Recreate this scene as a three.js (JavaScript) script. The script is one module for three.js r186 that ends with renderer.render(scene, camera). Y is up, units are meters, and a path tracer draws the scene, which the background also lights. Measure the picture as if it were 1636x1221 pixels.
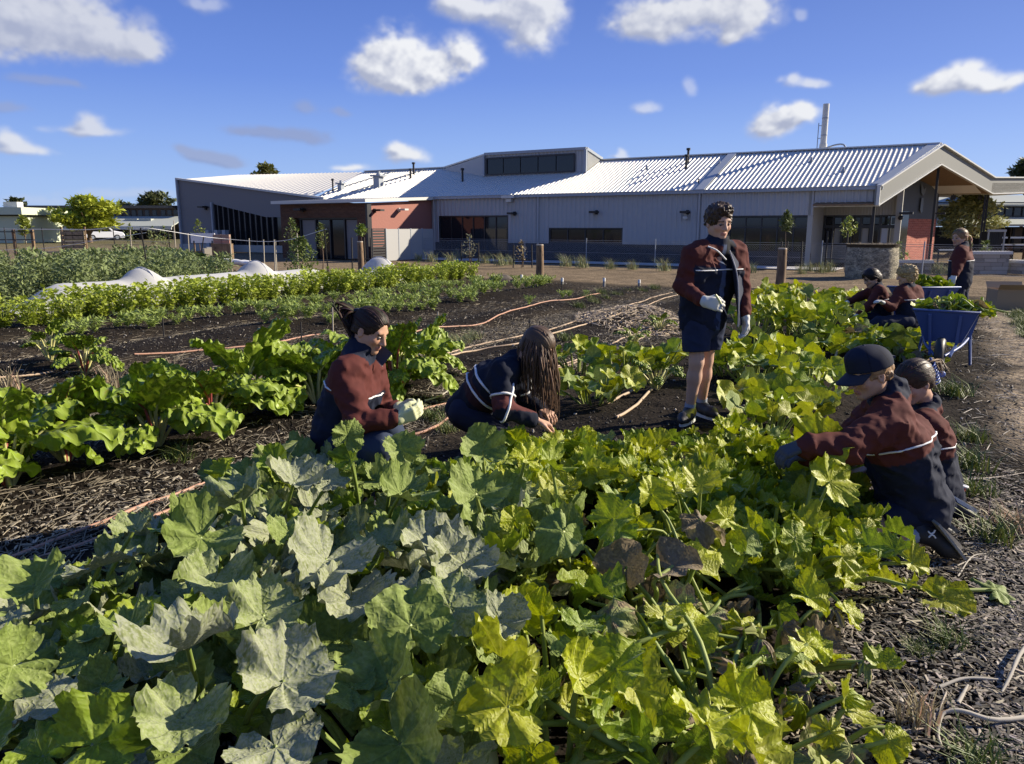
import * as THREE from 'three';
import { mergeGeometries } from 'three/addons/utils/BufferGeometryUtils.js';

// ---------- camera, sky, sun, exposure ----------
const scene = new THREE.Scene();
const EYE = 1.6, FOC = 1224, PITCH = Math.atan(248 / 1224), CP = Math.cos(PITCH), SP = Math.sin(PITCH);
const camera = new THREE.PerspectiveCamera((2 * Math.atan(610.5 / FOC) * 180) / Math.PI, 1024 / 764, 0.1, 3000);
camera.position.set(0, EYE, 0);
camera.rotation.x = -PITCH;
const renderer = new THREE.WebGLRenderer({ antialias: true });
renderer.setSize(1024, 764);
renderer.toneMapping = THREE.LinearToneMapping;
renderer.toneMappingExposure = 1.85;
renderer.shadowMap.enabled = true;
const SUN_AZ = 0.24, SUN_EL = (27 * Math.PI) / 180;
const SUN_DIR = new THREE.Vector3(Math.cos(SUN_EL) * Math.cos(SUN_AZ), Math.sin(SUN_EL), -Math.cos(SUN_EL) * Math.sin(SUN_AZ));
const sun = new THREE.DirectionalLight(new THREE.Color().setRGB(1, 0.89, 0.72), 5);
sun.name = 'sun';
sun.position.copy(SUN_DIR).multiplyScalar(120);
sun.castShadow = true;
sun.shadow.mapSize.set(4096, 4096);
Object.assign(sun.shadow.camera, { left: -60, right: 60, top: 60, bottom: -60, near: 1, far: 300 });
scene.add(sun);
const SKY_LEVEL = 0.545;

// ---------- small helpers ----------
const { lerp, clamp, smoothstep } = THREE.MathUtils;
const V3 = (x, y, z) => new THREE.Vector3(x, y, z);
const rng = (s) => () => { s = (s + 0x6d2b79f5) | 0; let t = Math.imul(s ^ (s >>> 15), 1 | s); t = (t + Math.imul(t ^ (t >>> 7), 61 | t)) ^ t; return ((t ^ (t >>> 14)) >>> 0) / 4294967296; };
const hash3 = (x, y, z) => { let h = Math.imul(x, 374761393) ^ Math.imul(y, 668265263) ^ Math.imul(z, 1274126177); h = Math.imul(h ^ (h >>> 13), 1274126177); return ((h ^ (h >>> 16)) >>> 0) / 4294967296; };
function vnoise(x, y, z = 0) {
  const ix = Math.floor(x), iy = Math.floor(y), iz = Math.floor(z), fx = x - ix, fy = y - iy, fz = z - iz;
  const a = fx * fx * (3 - 2 * fx), b = fy * fy * (3 - 2 * fy), c = fz * fz * (3 - 2 * fz);
  const n = (i, j, k) => hash3(ix + i, iy + j, iz + k);
  return lerp(lerp(lerp(n(0, 0, 0), n(1, 0, 0), a), lerp(n(0, 1, 0), n(1, 1, 0), a), b), lerp(lerp(n(0, 0, 1), n(1, 0, 1), a), lerp(n(0, 1, 1), n(1, 1, 1), a), b), c);
}
function fbm(x, y, z = 0, oct = 4) { let s = 0, a = 0.5, t = 0; for (let i = 0; i < oct; i++) { s += a * vnoise(x, y, z); t += a; a *= 0.5; x = x * 2.03 + 11.7; y = y * 2.03 + 5.1; z = z * 2.03 + 3.3; } return s / t; }
// a sight line through a pixel of the 1636 x 1221 photograph: direction in the world
const ray = (px, py) => { const x = (px - 818) / FOC, y = -(py - 610.5) / FOC; return V3(x, y * CP - SP, -(y * SP + CP)); };
const G = (px, py, h = 0) => { const r = ray(px, py); return V3(0, EYE, 0).addScaledVector(r, (h - EYE) / r.y); };   // where it meets height h
const D = (px, py, f) => { const r = ray(px, py); return V3(0, EYE, 0).addScaledVector(r, f / -r.z); };              // where it is f metres ahead
const onPlane = (px, py, p, n) => { const r = ray(px, py), o = V3(0, EYE, 0); return o.clone().addScaledVector(r, p.clone().sub(o).dot(n) / r.dot(n)); };

const taken = {};
const numbered = (n) => { const k = (taken[n] = (taken[n] ?? -1) + 1); return k ? n + '_' + String(k).padStart(3, '0') : n; };
function obj(name, geo, mat, parent = scene) {
  const m = new THREE.Mesh(Array.isArray(geo) ? merge(geo) : geo, mat);
  m.name = numbered(name); m.castShadow = m.receiveShadow = true;
  parent.add(m);
  return m;
}
function tag(o, label, category, group, kind) {
  if (label) o.userData.label = label;
  if (category) o.userData.category = category;
  if (group) o.userData.group = group;
  if (kind) o.userData.kind = kind;
  return o;
}
function thing(name, label, category, pos = V3(0, 0, 0), turn = 0, group) {
  const o = new THREE.Group(); o.name = numbered(name); scene.add(o);
  o.position.copy(pos); o.rotation.y = turn;
  return tag(o, label, category, group);
}
function dup(root, pos, turn, label, group, scale) {
  const r = root.clone(); r.name = numbered(root.name.replace(/_\d{3}$/, '')); scene.add(r);
  r.traverse((c) => { if (c !== r) c.name = numbered(c.name.replace(/_\d{3}$/, '')); });
  r.position.copy(pos); r.rotation.set(0, turn, 0);
  if (scale) r.scale.setScalar(scale);
  r.userData = { ...root.userData };
  if (label) r.userData.label = label;
  if (group) r.userData.group = group;
  return r;
}
const stuff = (o) => { o.userData.kind = 'stuff'; return o; };
const structure = (name, geo, mat) => { const o = obj(name, geo, mat); o.userData.kind = 'structure'; return o; };

// ---------- geometry ----------
function geom(pos, idx, uv, col, nrm) {
  const g = new THREE.BufferGeometry();
  g.setAttribute('position', new THREE.BufferAttribute(pos instanceof Float32Array ? pos : new Float32Array(pos), 3));
  if (idx) g.setIndex(new THREE.BufferAttribute(new Uint32Array(idx), 1));
  if (uv) g.setAttribute('uv', new THREE.BufferAttribute(new Float32Array(uv), 2));
  if (col) g.setAttribute('color', new THREE.BufferAttribute(new Float32Array(col), 3));
  if (nrm) g.setAttribute('normal', new THREE.BufferAttribute(nrm instanceof Float32Array ? nrm : new Float32Array(nrm), 3));
  else g.computeVertexNormals();
  return g;
}
function merge(list) {
  if (list.length === 1) return list[0];
  const color = list.some((g) => g.attributes.color), uv = list.some((g) => g.attributes.uv);
  return mergeGeometries(list.map((g) => {
    g = g.index ? g.toNonIndexed() : g;
    const n = g.attributes.position.count;
    for (const k of Object.keys(g.attributes)) if (!['position', 'normal', 'uv', 'color'].includes(k)) g.deleteAttribute(k);
    if (uv && !g.attributes.uv) g.setAttribute('uv', new THREE.BufferAttribute(new Float32Array(n * 2), 2));
    if (color && !g.attributes.color) g.setAttribute('color', new THREE.BufferAttribute(new Float32Array(n * 3).fill(1), 3));
    return g;
  }));
}
function paint(g, rgb) { const n = g.attributes.position.count, c = new Float32Array(n * 3); for (let i = 0; i < n; i++) c.set(rgb, i * 3); g.setAttribute('color', new THREE.BufferAttribute(c, 3)); return g; }
function box(w, h, d, x = 0, y = 0, z = 0, ry = 0) {                // box with uv in metres
  const g = new THREE.BoxGeometry(w, h, d), uv = g.attributes.uv, p = g.attributes.position, n = g.attributes.normal;
  for (let i = 0; i < uv.count; i++) {
    const X = p.getX(i), Y = p.getY(i), Z = p.getZ(i);
    if (Math.abs(n.getX(i)) > 0.5) uv.setXY(i, Z, Y); else if (Math.abs(n.getY(i)) > 0.5) uv.setXY(i, X, Z); else uv.setXY(i, X, Y);
  }
  if (ry) g.rotateY(ry);
  return g.translate(x, y, z);
}
function frameOf(dir) { const t = dir.clone().normalize(), a = Math.abs(t.y) > 0.9 ? V3(1, 0, 0) : V3(0, 1, 0), n = a.cross(t).normalize(), b = t.clone().cross(n); return [t, n, b]; }
function bar(a, b, w, h = w) {                                       // square bar from a to b
  const [t] = frameOf(b.clone().sub(a)), L = a.distanceTo(b), g = new THREE.BoxGeometry(w, h, L);
  const m = new THREE.Matrix4(); const [tt, n, bb] = frameOf(t); m.makeBasis(n, bb, tt).setPosition(a.clone().add(b).multiplyScalar(0.5));
  return g.applyMatrix4(m);
}
function tube(pts, rad, nr = 6, caps = true) {                       // round tube along points, radius a number or a function of 0..1
  const pos = [], nrm = [], uv = [], idx = [], N = pts.length; let n;
  let len = 0;
  for (let i = 0; i < N; i++) {
    const t = pts[Math.min(i + 1, N - 1)].clone().sub(pts[Math.max(i - 1, 0)]).normalize();
    if (!n) n = frameOf(t)[1]; else n.addScaledVector(t, -n.dot(t)).normalize();
    const b = t.clone().cross(n), r = typeof rad === 'function' ? rad(i / (N - 1), i) : rad;
    if (i) len += pts[i].distanceTo(pts[i - 1]);
    for (let k = 0; k <= nr; k++) { const a = (k / nr) * 2 * Math.PI, c = Math.cos(a), s = Math.sin(a); const d = [n.x * c + b.x * s, n.y * c + b.y * s, n.z * c + b.z * s]; pos.push(pts[i].x + d[0] * r, pts[i].y + d[1] * r, pts[i].z + d[2] * r); nrm.push(...d); uv.push(k / nr, len); }
  }
  const w = nr + 1;
  for (let i = 0; i < N - 1; i++) for (let k = 0; k < nr; k++) { const a = i * w + k; idx.push(a, a + 1, a + w, a + 1, a + w + 1, a + w); }
  if (caps) for (const [i, s] of [[0, 1], [N - 1, -1]]) for (let k = 1; k < nr - 1; k++) { const a = i * w; s > 0 ? idx.push(a, a + k + 1, a + k) : idx.push(a, a + k, a + k + 1); }
  return geom(pos, idx, uv, null, nrm);
}
const cyl = (a, b, ra, rb = ra, nr = 8) => tube([a, a.clone().lerp(b, 0.5), b], (t) => lerp(ra, rb, t), nr);
function spline(pts, n) { const c = new THREE.CatmullRomCurve3(pts, false, 'centripetal'); return c.getPoints(n); }
function poly(pts, back) {                                           // planar polygon (fan) from 3-D points, uv in metres
  const pos = [], uv = [], idx = [], o = pts[0], e = pts[1].clone().sub(o).normalize(); let nn = V3();
  for (let i = 1; i < pts.length - 1; i++) nn.add(pts[i].clone().sub(o).cross(pts[i + 1].clone().sub(o)));
  nn.normalize(); const f = nn.clone().cross(e);
  const shape = pts.map((p) => { const d = p.clone().sub(o); return new THREE.Vector2(d.dot(e), d.dot(f)); });
  for (const p of pts) pos.push(p.x, p.y, p.z); for (const s of shape) uv.push(s.x, s.y);
  for (const t of THREE.ShapeUtils.triangulateShape(shape, [])) back ? idx.push(t[0], t[2], t[1]) : idx.push(...t);
  return geom(pos, idx, uv);
}
function slab(pts, off) {                                            // polygon with thickness along the vector off
  const q = pts.map((p) => p.clone().add(off)), parts = [poly(pts), poly(q, true)];
  for (let i = 0; i < pts.length; i++) { const j = (i + 1) % pts.length; parts.push(poly([pts[i], q[i], q[j], pts[j]])); }
  return merge(parts);
}
// ---------- materials (linear base colours) ----------
const lin = (r, g, b) => new THREE.Color().setRGB(r, g, b);
const srgb = (h) => new THREE.Color(h);
const std = (c, rough = 0.8, more = {}) => new THREE.MeshStandardMaterial({ color: Array.isArray(c) ? lin(...c) : c, roughness: rough, side: THREE.DoubleSide, ...more });
const leafy = (c, through = 0.4, rough = 0.75, more = {}) => new THREE.MeshPhysicalMaterial({ color: Array.isArray(c) ? lin(...c) : c, roughness: rough, transmission: through, thickness: 0, side: THREE.DoubleSide, specularIntensity: 0.5, ...more });
function dataTex(w, h, fn, color = true, rep = true) {
  const d = new Uint8Array(w * h * 4);
  for (let y = 0; y < h; y++) for (let x = 0; x < w; x++) { const c = fn(x / w, y / h, x, y), i = (y * w + x) * 4; d[i] = clamp(c[0], 0, 1) * 255; d[i + 1] = clamp(c[1], 0, 1) * 255; d[i + 2] = clamp(c[2], 0, 1) * 255; d[i + 3] = (c[3] ?? 1) * 255; }
  const t = new THREE.DataTexture(d, w, h); if (rep) t.wrapS = t.wrapT = THREE.RepeatWrapping; t.magFilter = THREE.LinearFilter; if (color) t.colorSpace = THREE.SRGBColorSpace; t.needsUpdate = true;
  return t;
}
// periodic noise for tiles: P cells per tile
const pnoise = (u, v, P, s = 0) => { const x = u * P, y = v * P, ix = Math.floor(x), iy = Math.floor(y), fx = x - ix, fy = y - iy, a = fx * fx * (3 - 2 * fx), b = fy * fy * (3 - 2 * fy), n = (i, j) => hash3(((ix + i) % P + P) % P, ((iy + j) % P + P) % P, s); return lerp(lerp(n(0, 0), n(1, 0), a), lerp(n(0, 1), n(1, 1), a), b); };
const pfbm = (u, v, P, s = 0, o = 4) => { let r = 0, a = 0.5, t = 0; for (let i = 0; i < o; i++) { r += a * pnoise(u, v, P << i, s + i * 7); t += a; a *= 0.5; } return r / t; };
function scaled(t, sx, sy = sx) { const c = t.clone(); c.repeat.set(sx, sy); c.needsUpdate = true; return c; }
// ---------- sky: air and clouds as a function of direction ----------
{
  const W = 4096, H = 2048, data = new Float32Array(W * H * 4);
  const s2l = (c) => Math.pow(c / 255, 2.2);
  const stops = [[-90, 120, 130, 140], [-1, 150, 175, 215], [0, 174, 201, 241], [3, 159, 190, 240], [6, 139, 173, 237], [10, 112, 147, 225], [15, 96, 129, 208], [30, 78, 116, 195], [90, 62, 96, 170]];
  const air = (el) => { let k = 1; while (k < stops.length - 1 && stops[k][0] < el) k++; const a = stops[k - 1], b = stops[k], t = clamp((el - a[0]) / (b[0] - a[0]), 0, 1); return [1, 2, 3].map((i) => s2l(lerp(a[i], b[i], t))); };
  const sunAz = Math.PI / 2 - SUN_AZ;
  for (let r = 0; r < H; r++) {
    const el = ((r + 0.5) / H - 0.5) * 180, base = air(el);
    for (let c = 0; c < W; c++) {
      const round = ((c + 0.5) / W - 0.5) * 2 * Math.PI, az = Math.atan2(Math.cos(round), -Math.sin(round));   // 0 ahead, + to the right
      const cs = Math.cos(az - sunAz), g = el > -1 ? 0.14 * Math.pow(Math.max(0, cs * 0.5 + 0.5), 4) * Math.exp(-Math.max(0, el - 3) / 30) : 0, i = (r * W + c) * 4;
      data[i] = base[0] + g * 0.9; data[i + 1] = base[1] + g * 0.95; data[i + 2] = base[2] + g; data[i + 3] = 1;
    }
  }
  // clouds: each a few soft puffs (azimuth, elevation, half width, half height in degrees), thickness and greyness
  const dirOf = (px, py) => { const d = ray(px, py).normalize(); return [(Math.atan2(d.x, -d.z) * 180) / Math.PI, (Math.asin(d.y) * 180) / Math.PI]; };
  const clouds = [];
  const cl = (dense, grey, ...puffs) => clouds.push({ dense, grey, puffs: puffs.map(([px, py, rx, ry]) => [...dirOf(px, py), rx / 22, ry / 22]) });
  cl(1.0, 0.5, [40, 30, 125, 62], [150, 55, 95, 42], [225, 78, 50, 24], [-120, 20, 160, 70]);
  cl(1.25, 0.05, [636, 90, 62, 58], [600, 118, 60, 36], [690, 118, 52, 32], [742, 92, 38, 40], [650, 140, 40, 22]);
  cl(1.0, 0.2, [850, 55, 60, 54], [790, 15, 80, 34], [730, 12, 50, 26], [860, 0, 50, 40]);
  cl(0.45, 0.25, [330, 4, 40, 14]);
  cl(1.1, 0.3, [1100, 20, 135, 46], [1190, 25, 56, 44], [1040, 45, 70, 28], [1172, 60, 20, 18]);
  cl(1.35, 0.12, [1262, 186, 46, 26], [1224, 208, 42, 22], [1284, 178, 26, 18]);
  cl(1.25, 0.08, [1545, 122, 44, 22], [1500, 142, 42, 18], [1600, 132, 54, 15]);
  cl(0.8, 0.2, [1265, 129, 22, 12], [1302, 132, 26, 8]);
  cl(0.6, 0.2, [1032, 168, 26, 14]); cl(0.4, 0.2, [1100, 138, 14, 18]); cl(0.35, 0.2, [1285, 20, 14, 12]);
  cl(0.9, 0.4, [138, 196, 30, 17], [132, 210, 62, 10]);
  cl(0.95, 0.3, [8, 222, 28, 20], [30, 240, 50, 11]);
  cl(0.75, 0.95, [385, 206, 40, 12], [478, 218, 62, 15], [430, 208, 30, 10]);
  cl(0.75, 0.9, [288, 238, 22, 9], [345, 252, 48, 14], [370, 262, 30, 10], [318, 248, 30, 9]);
  cl(1.1, 0.15, [655, 254, 44, 16], [640, 238, 26, 14], [560, 268, 46, 9]);
  cl(0.55, 0.9, [52, 130, 40, 14], [110, 136, 28, 10], [14, 172, 36, 10], [486, 176, 30, 14], [545, 178, 24, 9]);
  cl(0.7, 0.15, [990, 243, 12, 9], [984, 250, 24, 5]); cl(0.35, 0.6, [210, 310, 110, 12], [60, 320, 80, 10]);
  const rr = rng(77);
  for (let i = 0; i < 70; i++) {                                     // the same kind of sky all round
    const az = rr() * 360 - 180, el = 4 + 50 * rr() * rr(); if (Math.abs(az) < 42 && el < 24) continue;
    const s = 2 + 4 * rr(); clouds.push({ dense: 0.7 + 0.6 * rr(), grey: 0.3 * rr(), puffs: [0, 1, 2].map(() => [az + (rr() - 0.5) * s * 2.4, el + (rr() - 0.5) * s * 0.7, s * (0.7 + rr() * 0.6), s * (0.4 + rr() * 0.3)]) });
  }
  const lit = [0.92, 0.93, 0.95], dark = [0.42, 0.46, 0.6], murk = [0.27, 0.32, 0.52];
  for (const k of clouds) {
    let a0 = 999, a1 = -999, e0 = 99, e1 = -99;
    for (const [a, e, rx, ry] of k.puffs) { a0 = Math.min(a0, a - rx * 1.7); a1 = Math.max(a1, a + rx * 1.7); e0 = Math.min(e0, e - ry * 1.8); e1 = Math.max(e1, e + ry * 1.8); }
    const field = (a, e) => { let m = 0; for (const [pa, pe, rx, ry] of k.puffs) { const dx = (a - pa) / rx, dy = (e - pe) / (e < pe ? ry * 0.8 : ry), q = 1 - Math.sqrt(dx * dx + dy * dy) * 0.62; if (q > 0) m = m + q * q * 1.15 * (1 - m * 0.35); } return m; };
    const dens = (a, e) => { const w = fbm(a * 0.45 + 7, e * 0.6, 2.2, 3) - 0.5, w2 = fbm(a * 0.45 - 31, e * 0.6, 9.1, 3) - 0.5; const f = field(a + w * 1.1, e + w2 * 0.9); return f < 0.02 ? 0 : f + (fbm(a * 0.75, e * 1.0, 5.5, 6) - 0.5) * 0.85 * Math.min(1, f * 2.2) + (fbm(a * 2.3 + 3, e * 2.9, 8.8, 4) - 0.5) * 0.42 * Math.min(1, f * 1.6) - 0.12; };
    const r0 = Math.max(H / 2, Math.floor((e0 / 180 + 0.5) * H)), r1 = Math.min(H - 1, Math.ceil((e1 / 180 + 0.5) * H));
    for (let r = r0; r <= r1; r++) {
      const el = ((r + 0.5) / H - 0.5) * 180;
      for (let a = a0; a <= a1; a += 360 / W) {
        let round = (a * Math.PI) / 180 - Math.PI / 2; const c = Math.floor(((((round / (2 * Math.PI) + 0.5) % 1) + 1) % 1) * W), i = (r * W + c) * 4;
        const d = dens(a, el); if (d <= 0.03) continue;
        const d2 = dens(a + 0.55, el + 0.4), al = Math.min(0.97, k.dense * 0.92 * Math.pow(smoothstep(d, 0.02, 0.72), 0.9)) * smoothstep(el, 0.2, 2.2);
        const edge = clamp(0.55 + (d - d2) * 1.6 - Math.max(0, d - 0.75) * 0.25, 0, 1) * (1 - k.grey), body = k.grey > 0.8 ? murk : dark;
        for (let j = 0; j < 3; j++) data[i + j] = lerp(data[i + j], lerp(body[j], lit[j], edge), al);
      }
    }
  }
  for (let i = 0; i < data.length; i++) if (i % 4 < 3) data[i] *= SKY_LEVEL;
  const t = new THREE.DataTexture(data, W, H, THREE.RGBAFormat, THREE.FloatType);
  t.mapping = THREE.EquirectangularReflectionMapping; t.magFilter = THREE.LinearFilter; t.needsUpdate = true;
  scene.background = t; scene.environment = t;
}
// ---------- main school building ----------
// its own axes: x to the right along the long front, y up, z towards the garden; origin at the front right corner under the gable
const BTURN = -Math.atan2(0.518, 0.855), BPOS = V3(14.54, 0, -31);
const BU = V3(-Math.cos(BTURN), 0, Math.sin(BTURN)), BN = V3(Math.sin(BTURN), 0, Math.cos(BTURN));
const toB = (p) => { const d = p.clone().sub(BPOS); return V3(-d.dot(BU), p.y, d.dot(BN)); };
const fac = (px, py, z = 0) => toB(onPlane(px, py, BPOS.clone().addScaledVector(BN, z), BN));       // on a plane parallel to the front
const facX = (px, py, x) => toB(onPlane(px, py, BPOS.clone().addScaledVector(BU, -x), BU));        // on a plane across it
const school = thing('school_building', 'long grey ribbed-metal school building with white roof, monitor window and pointed entry gable', 'building', BPOS, BTURN);
const M = {};
M.clad = std([0.37, 0.375, 0.375], 0.55);
M.cladDark = std([0.17, 0.165, 0.165], 0.6);
M.gable = std([0.17, 0.175, 0.16], 0.6);
M.roof = std([0.6, 0.58, 0.52], 0.45, { metalness: 0.1 });
M.trim = std([0.55, 0.55, 0.51], 0.45);
M.gutter = std([0.3, 0.33, 0.36], 0.45);
M.black = std([0.012, 0.012, 0.014], 0.5);
M.frame = std([0.022, 0.023, 0.026], 0.4);
M.glass = new THREE.MeshPhysicalMaterial({ color: lin(0.012, 0.013, 0.016), roughness: 0.06, side: THREE.DoubleSide, ior: 1.5 });
M.inside = std([0.02, 0.018, 0.016], 0.9);
const brickTex = (a, b, mortar, s) => dataTex(512, 512, (u, v) => {
  const rows = 12, cols = 4, r = Math.floor(v * rows), fv = v * rows - r, uu = u * cols + (r % 2) * 0.5, c = Math.floor(uu) % cols, fu = uu - Math.floor(uu), m = fv < 0.13 || fu < 0.045, n = hash3(c, r, s), f = pfbm(u, v, 32, s) - 0.5;
  return [0, 1, 2].map((i) => (m ? mortar[i] : lerp(a[i], b[i], n)) + f * 0.12);
});
const tBrown = scaled(brickTex([0.3, 0.2, 0.14], [0.37, 0.25, 0.17], [0.33, 0.24, 0.18], 3), 1.02);
const tRed = scaled(brickTex([0.58, 0.29, 0.23], [0.68, 0.36, 0.28], [0.74, 0.56, 0.48], 5), 1.02);
const tGrey = scaled(brickTex([0.17, 0.18, 0.2], [0.22, 0.23, 0.25], [0.1, 0.1, 0.11], 9), 1.02);
M.brickRed = std([1, 1, 1], 0.85, { map: tRed });
M.brickBrown = std([1, 1, 1], 0.85, { map: tBrown });
M.brickGrey = std([1, 1, 1], 0.7, { map: tGrey });
M.render = std([0.3, 0.125, 0.095], 0.85, { bumpMap: scaled(dataTex(256, 256, (u, v) => [0, 0, 0].fill(pfbm(u, v, 16, 4)), false), 1), bumpScale: 0.006 });
M.paleBlock = std([0.42, 0.41, 0.38], 0.85, { map: scaled(brickTex([0.8, 0.8, 0.78], [0.9, 0.9, 0.88], [0.55, 0.55, 0.53], 21), 1.02) });
M.timber = std([0.25, 0.15, 0.07], 0.6, { map: dataTex(128, 256, (u, v) => { const g = 0.75 + 0.25 * pnoise(u, v, 32, 2), l = (u * 8) % 1 < 0.06 ? 0.6 : 1; return [g * l, g * l, g * l]; }) });
M.paleWall = std([0.36, 0.35, 0.31], 0.8);
// ribbed sheet over the rectangle x0..x1, y0..y1 in the front plane, ribs standing up; slant = [y at x0, y at x1] of a sloping top
function ribbed(x0, x1, y0, y1, z = 0, pitch = 0.24, deep = 0.045, y1b = y1) {
  const prof = [], n = Math.max(1, Math.round((x1 - x0) / pitch)), w = (x1 - x0) / n;
  for (let i = 0; i < n; i++) { const a = x0 + i * w; prof.push([a, 0], [a + w * 0.62, 0], [a + w * 0.7, deep], [a + w * 0.92, deep]); }
  prof.push([x1, 0]);
  const pos = [], idx = [];
  for (const [x, d] of prof) { const t = (x - x0) / (x1 - x0); pos.push(x, y0, z + d, x, lerp(y1, y1b, t), z + d); }
  for (let i = 0; i < prof.length - 1; i++) { const a = i * 2; idx.push(a, a + 2, a + 1, a + 1, a + 2, a + 3); }
  return geom(pos, idx).toNonIndexed();
}
const flat = (g) => { g = g.index ? g.toNonIndexed() : g; g.computeVertexNormals(); return g; };
// roof ribs running up the slope between lower line L(x) and upper line U(x)
function roofSheet(xs, L, U, deep = 0.032) {
  const pos = [], idx = []; let k = 0;
  for (let i = 0; i < xs.length - 1; i++) {
    const a = xs[i], w = xs[i + 1] - xs[i];
    for (const [f, d] of [[0, 0], [0.66, 0], [0.73, deep], [0.93, deep], [1, 0]]) { const x = a + f * w, l = L(x), u = U(x); pos.push(...l, ...u); pos[pos.length - 5] += d; pos[pos.length - 2] += d; }
    for (let j = 0; j < 4; j++) { const q = k + j * 2; idx.push(q, q + 2, q + 1, q + 1, q + 2, q + 3); }
    k += 10;
  }
  return flat(geom(pos, idx));
}
const xsOf = (a, b, p) => { const n = Math.round((b - a) / p); return Array.from({ length: n + 1 }, (_, i) => a + ((b - a) * i) / n); };
const EAVE = 3.17, RIDGE = 5.06, RB = -4.83, PITCHR = (RIDGE - EAVE) / 4.83;
const roofY = (z) => EAVE + Math.min(-z, 9.66 + z) * PITCHR;

// front wall: ribbed cladding round the window openings, dark brick base
const [w1l, w1r, w2l, w2r, w3l, w3r] = [fac(701, 345), fac(812, 345), fac(877, 364), fac(995, 364), fac(1140, 345), fac(1296, 345)];
const cladBottom = fac(1000, 390.5).y, X1 = -22.1, X0 = -2.5;
{
  const top = 3.06, g = [];
  const win = [[w1l.x, w1r.x, w1l.y, 0.28], [w2l.x, w2r.x, w2l.y, fac(900, 389.5).y], [w3l.x, X0, w3l.y, 0.5]];
  let x = X1;
  for (const [a, b, t] of win) { g.push(ribbed(x, a, cladBottom, top)); g.push(ribbed(a, b, t, top)); x = b; }
  if (x < X0 - 0.01) g.push(ribbed(x, X0, cladBottom, top));
  obj('cladding', merge(g), M.clad, school);
  const base = [box(w1l.x - X1, cladBottom, 0.2, (X1 + w1l.x) / 2, cladBottom / 2, -0.115), box(w2l.x - w1r.x, cladBottom, 0.2, (w1r.x + w2l.x) / 2, cladBottom / 2, -0.115), box(w3l.x - w2l.x, win[1][3], 0.2, (w2l.x + w3l.x) / 2, win[1][3] / 2, -0.115), box(X0 - w3l.x, 0.5, 0.2, (w3l.x + X0) / 2, 0.25, -0.115)];
  for (const g2 of base) obj('brick_base', g2, M.brickGrey, school);
  obj('back_wall', merge([box(44, 3.1, 0.2, -22, 1.55, -9.4), box(0.2, 3.1, 9, -43.9, 1.55, -4.8), box(42, 0.1, 9, -22.5, 0.01, -4.9)]), M.inside, school);
  const window = (l, r, top2, bot, cols, transom, name = 'window') => {
    const w = r - l, f = obj(name, merge([box(w, 0.07, 0.12, (l + r) / 2, top2 - 0.035, -0.09), box(w, 0.07, 0.12, (l + r) / 2, bot + 0.035, -0.09), box(0.07, top2 - bot - 0.144, 0.12, l + 0.036, (top2 + bot) / 2, -0.09), box(0.07, top2 - bot - 0.144, 0.12, r - 0.036, (top2 + bot) / 2, -0.09)]), M.frame, school);
    const h = top2 - bot - 0.14, pw = (w - 0.14) / cols, hs = transom ? [[bot + 0.07, h * (1 - transom)], [bot + 0.07 + h * (1 - transom), h * transom]] : [[bot + 0.07, h]];
    for (let i = 0; i < cols; i++) for (const [b0, hh] of hs) obj('pane', box(pw - 0.05, hh - 0.03, 0.02, l + 0.07 + pw * (i + 0.5), b0 + hh / 2, -0.1), M.glass, f);
    for (let i = 1; i < cols; i++) obj('mullion', box(0.05, h, 0.1, l + 0.07 + pw * i, bot + 0.07 + h / 2, -0.092), M.frame, f);
    if (transom) obj('transom', box(w - 0.15, 0.06, 0.11, (l + r) / 2, hs[1][0], -0.087), M.frame, f);
    return f;
  };
  window(w1l.x, w1r.x, w1l.y, 0.28, 6, 0);
  window(w2l.x, w2r.x, w2l.y, win[1][3], 4, 0);
  window(w3l.x, X0, w3l.y, 0.5, 6, 0.3);
  // gutter and downpipes
  obj('gutter', merge([box(22.1 + 9, 0.13, 0.14, -15.5, EAVE - 0.065, 0.14), box(22.1 + 9, 0.02, 0.18, -15.5, EAVE + 0.011, 0.14)]), M.gutter, school);
  for (const [px, y0] of [[695, 0.35], [861, 0.05], [1117, cladBottom]]) { const p = fac(px, 350); obj('downpipe', cyl(V3(p.x, y0, 0.09), V3(p.x, EAVE - 0.13, 0.09), 0.05, 0.05, 8), M.clad, school); }
  const rh = fac(816, 317); obj('rainwater_head', merge([box(0.7, 0.14, 0.24, rh.x, EAVE - 0.09, 0.24), box(0.3, 0.16, 0.18, rh.x, EAVE - 0.26, 0.16)]), M.trim, school);
  // shallow hood lamps on the wall
  for (const [px, py] of [[820, 341], [951, 339], [1096, 339]]) { const p = fac(px, py, 0.1); obj('wall_lamp', merge([box(0.34, 0.1, 0.42, p.x, p.y, 0.25), box(0.12, 0.2, 0.07, p.x + 0.06, p.y - 0.01, 0.07)]), M.black, school); }
  const cam = fac(1096, 348, 0.05); obj('camera_dome', merge([new THREE.SphereGeometry(0.11, 12, 8).translate(cam.x, cam.y, 0.16), box(0.1, 0.1, 0.1, cam.x, cam.y + 0.1, 0.09)]), M.trim, school);
}
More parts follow.
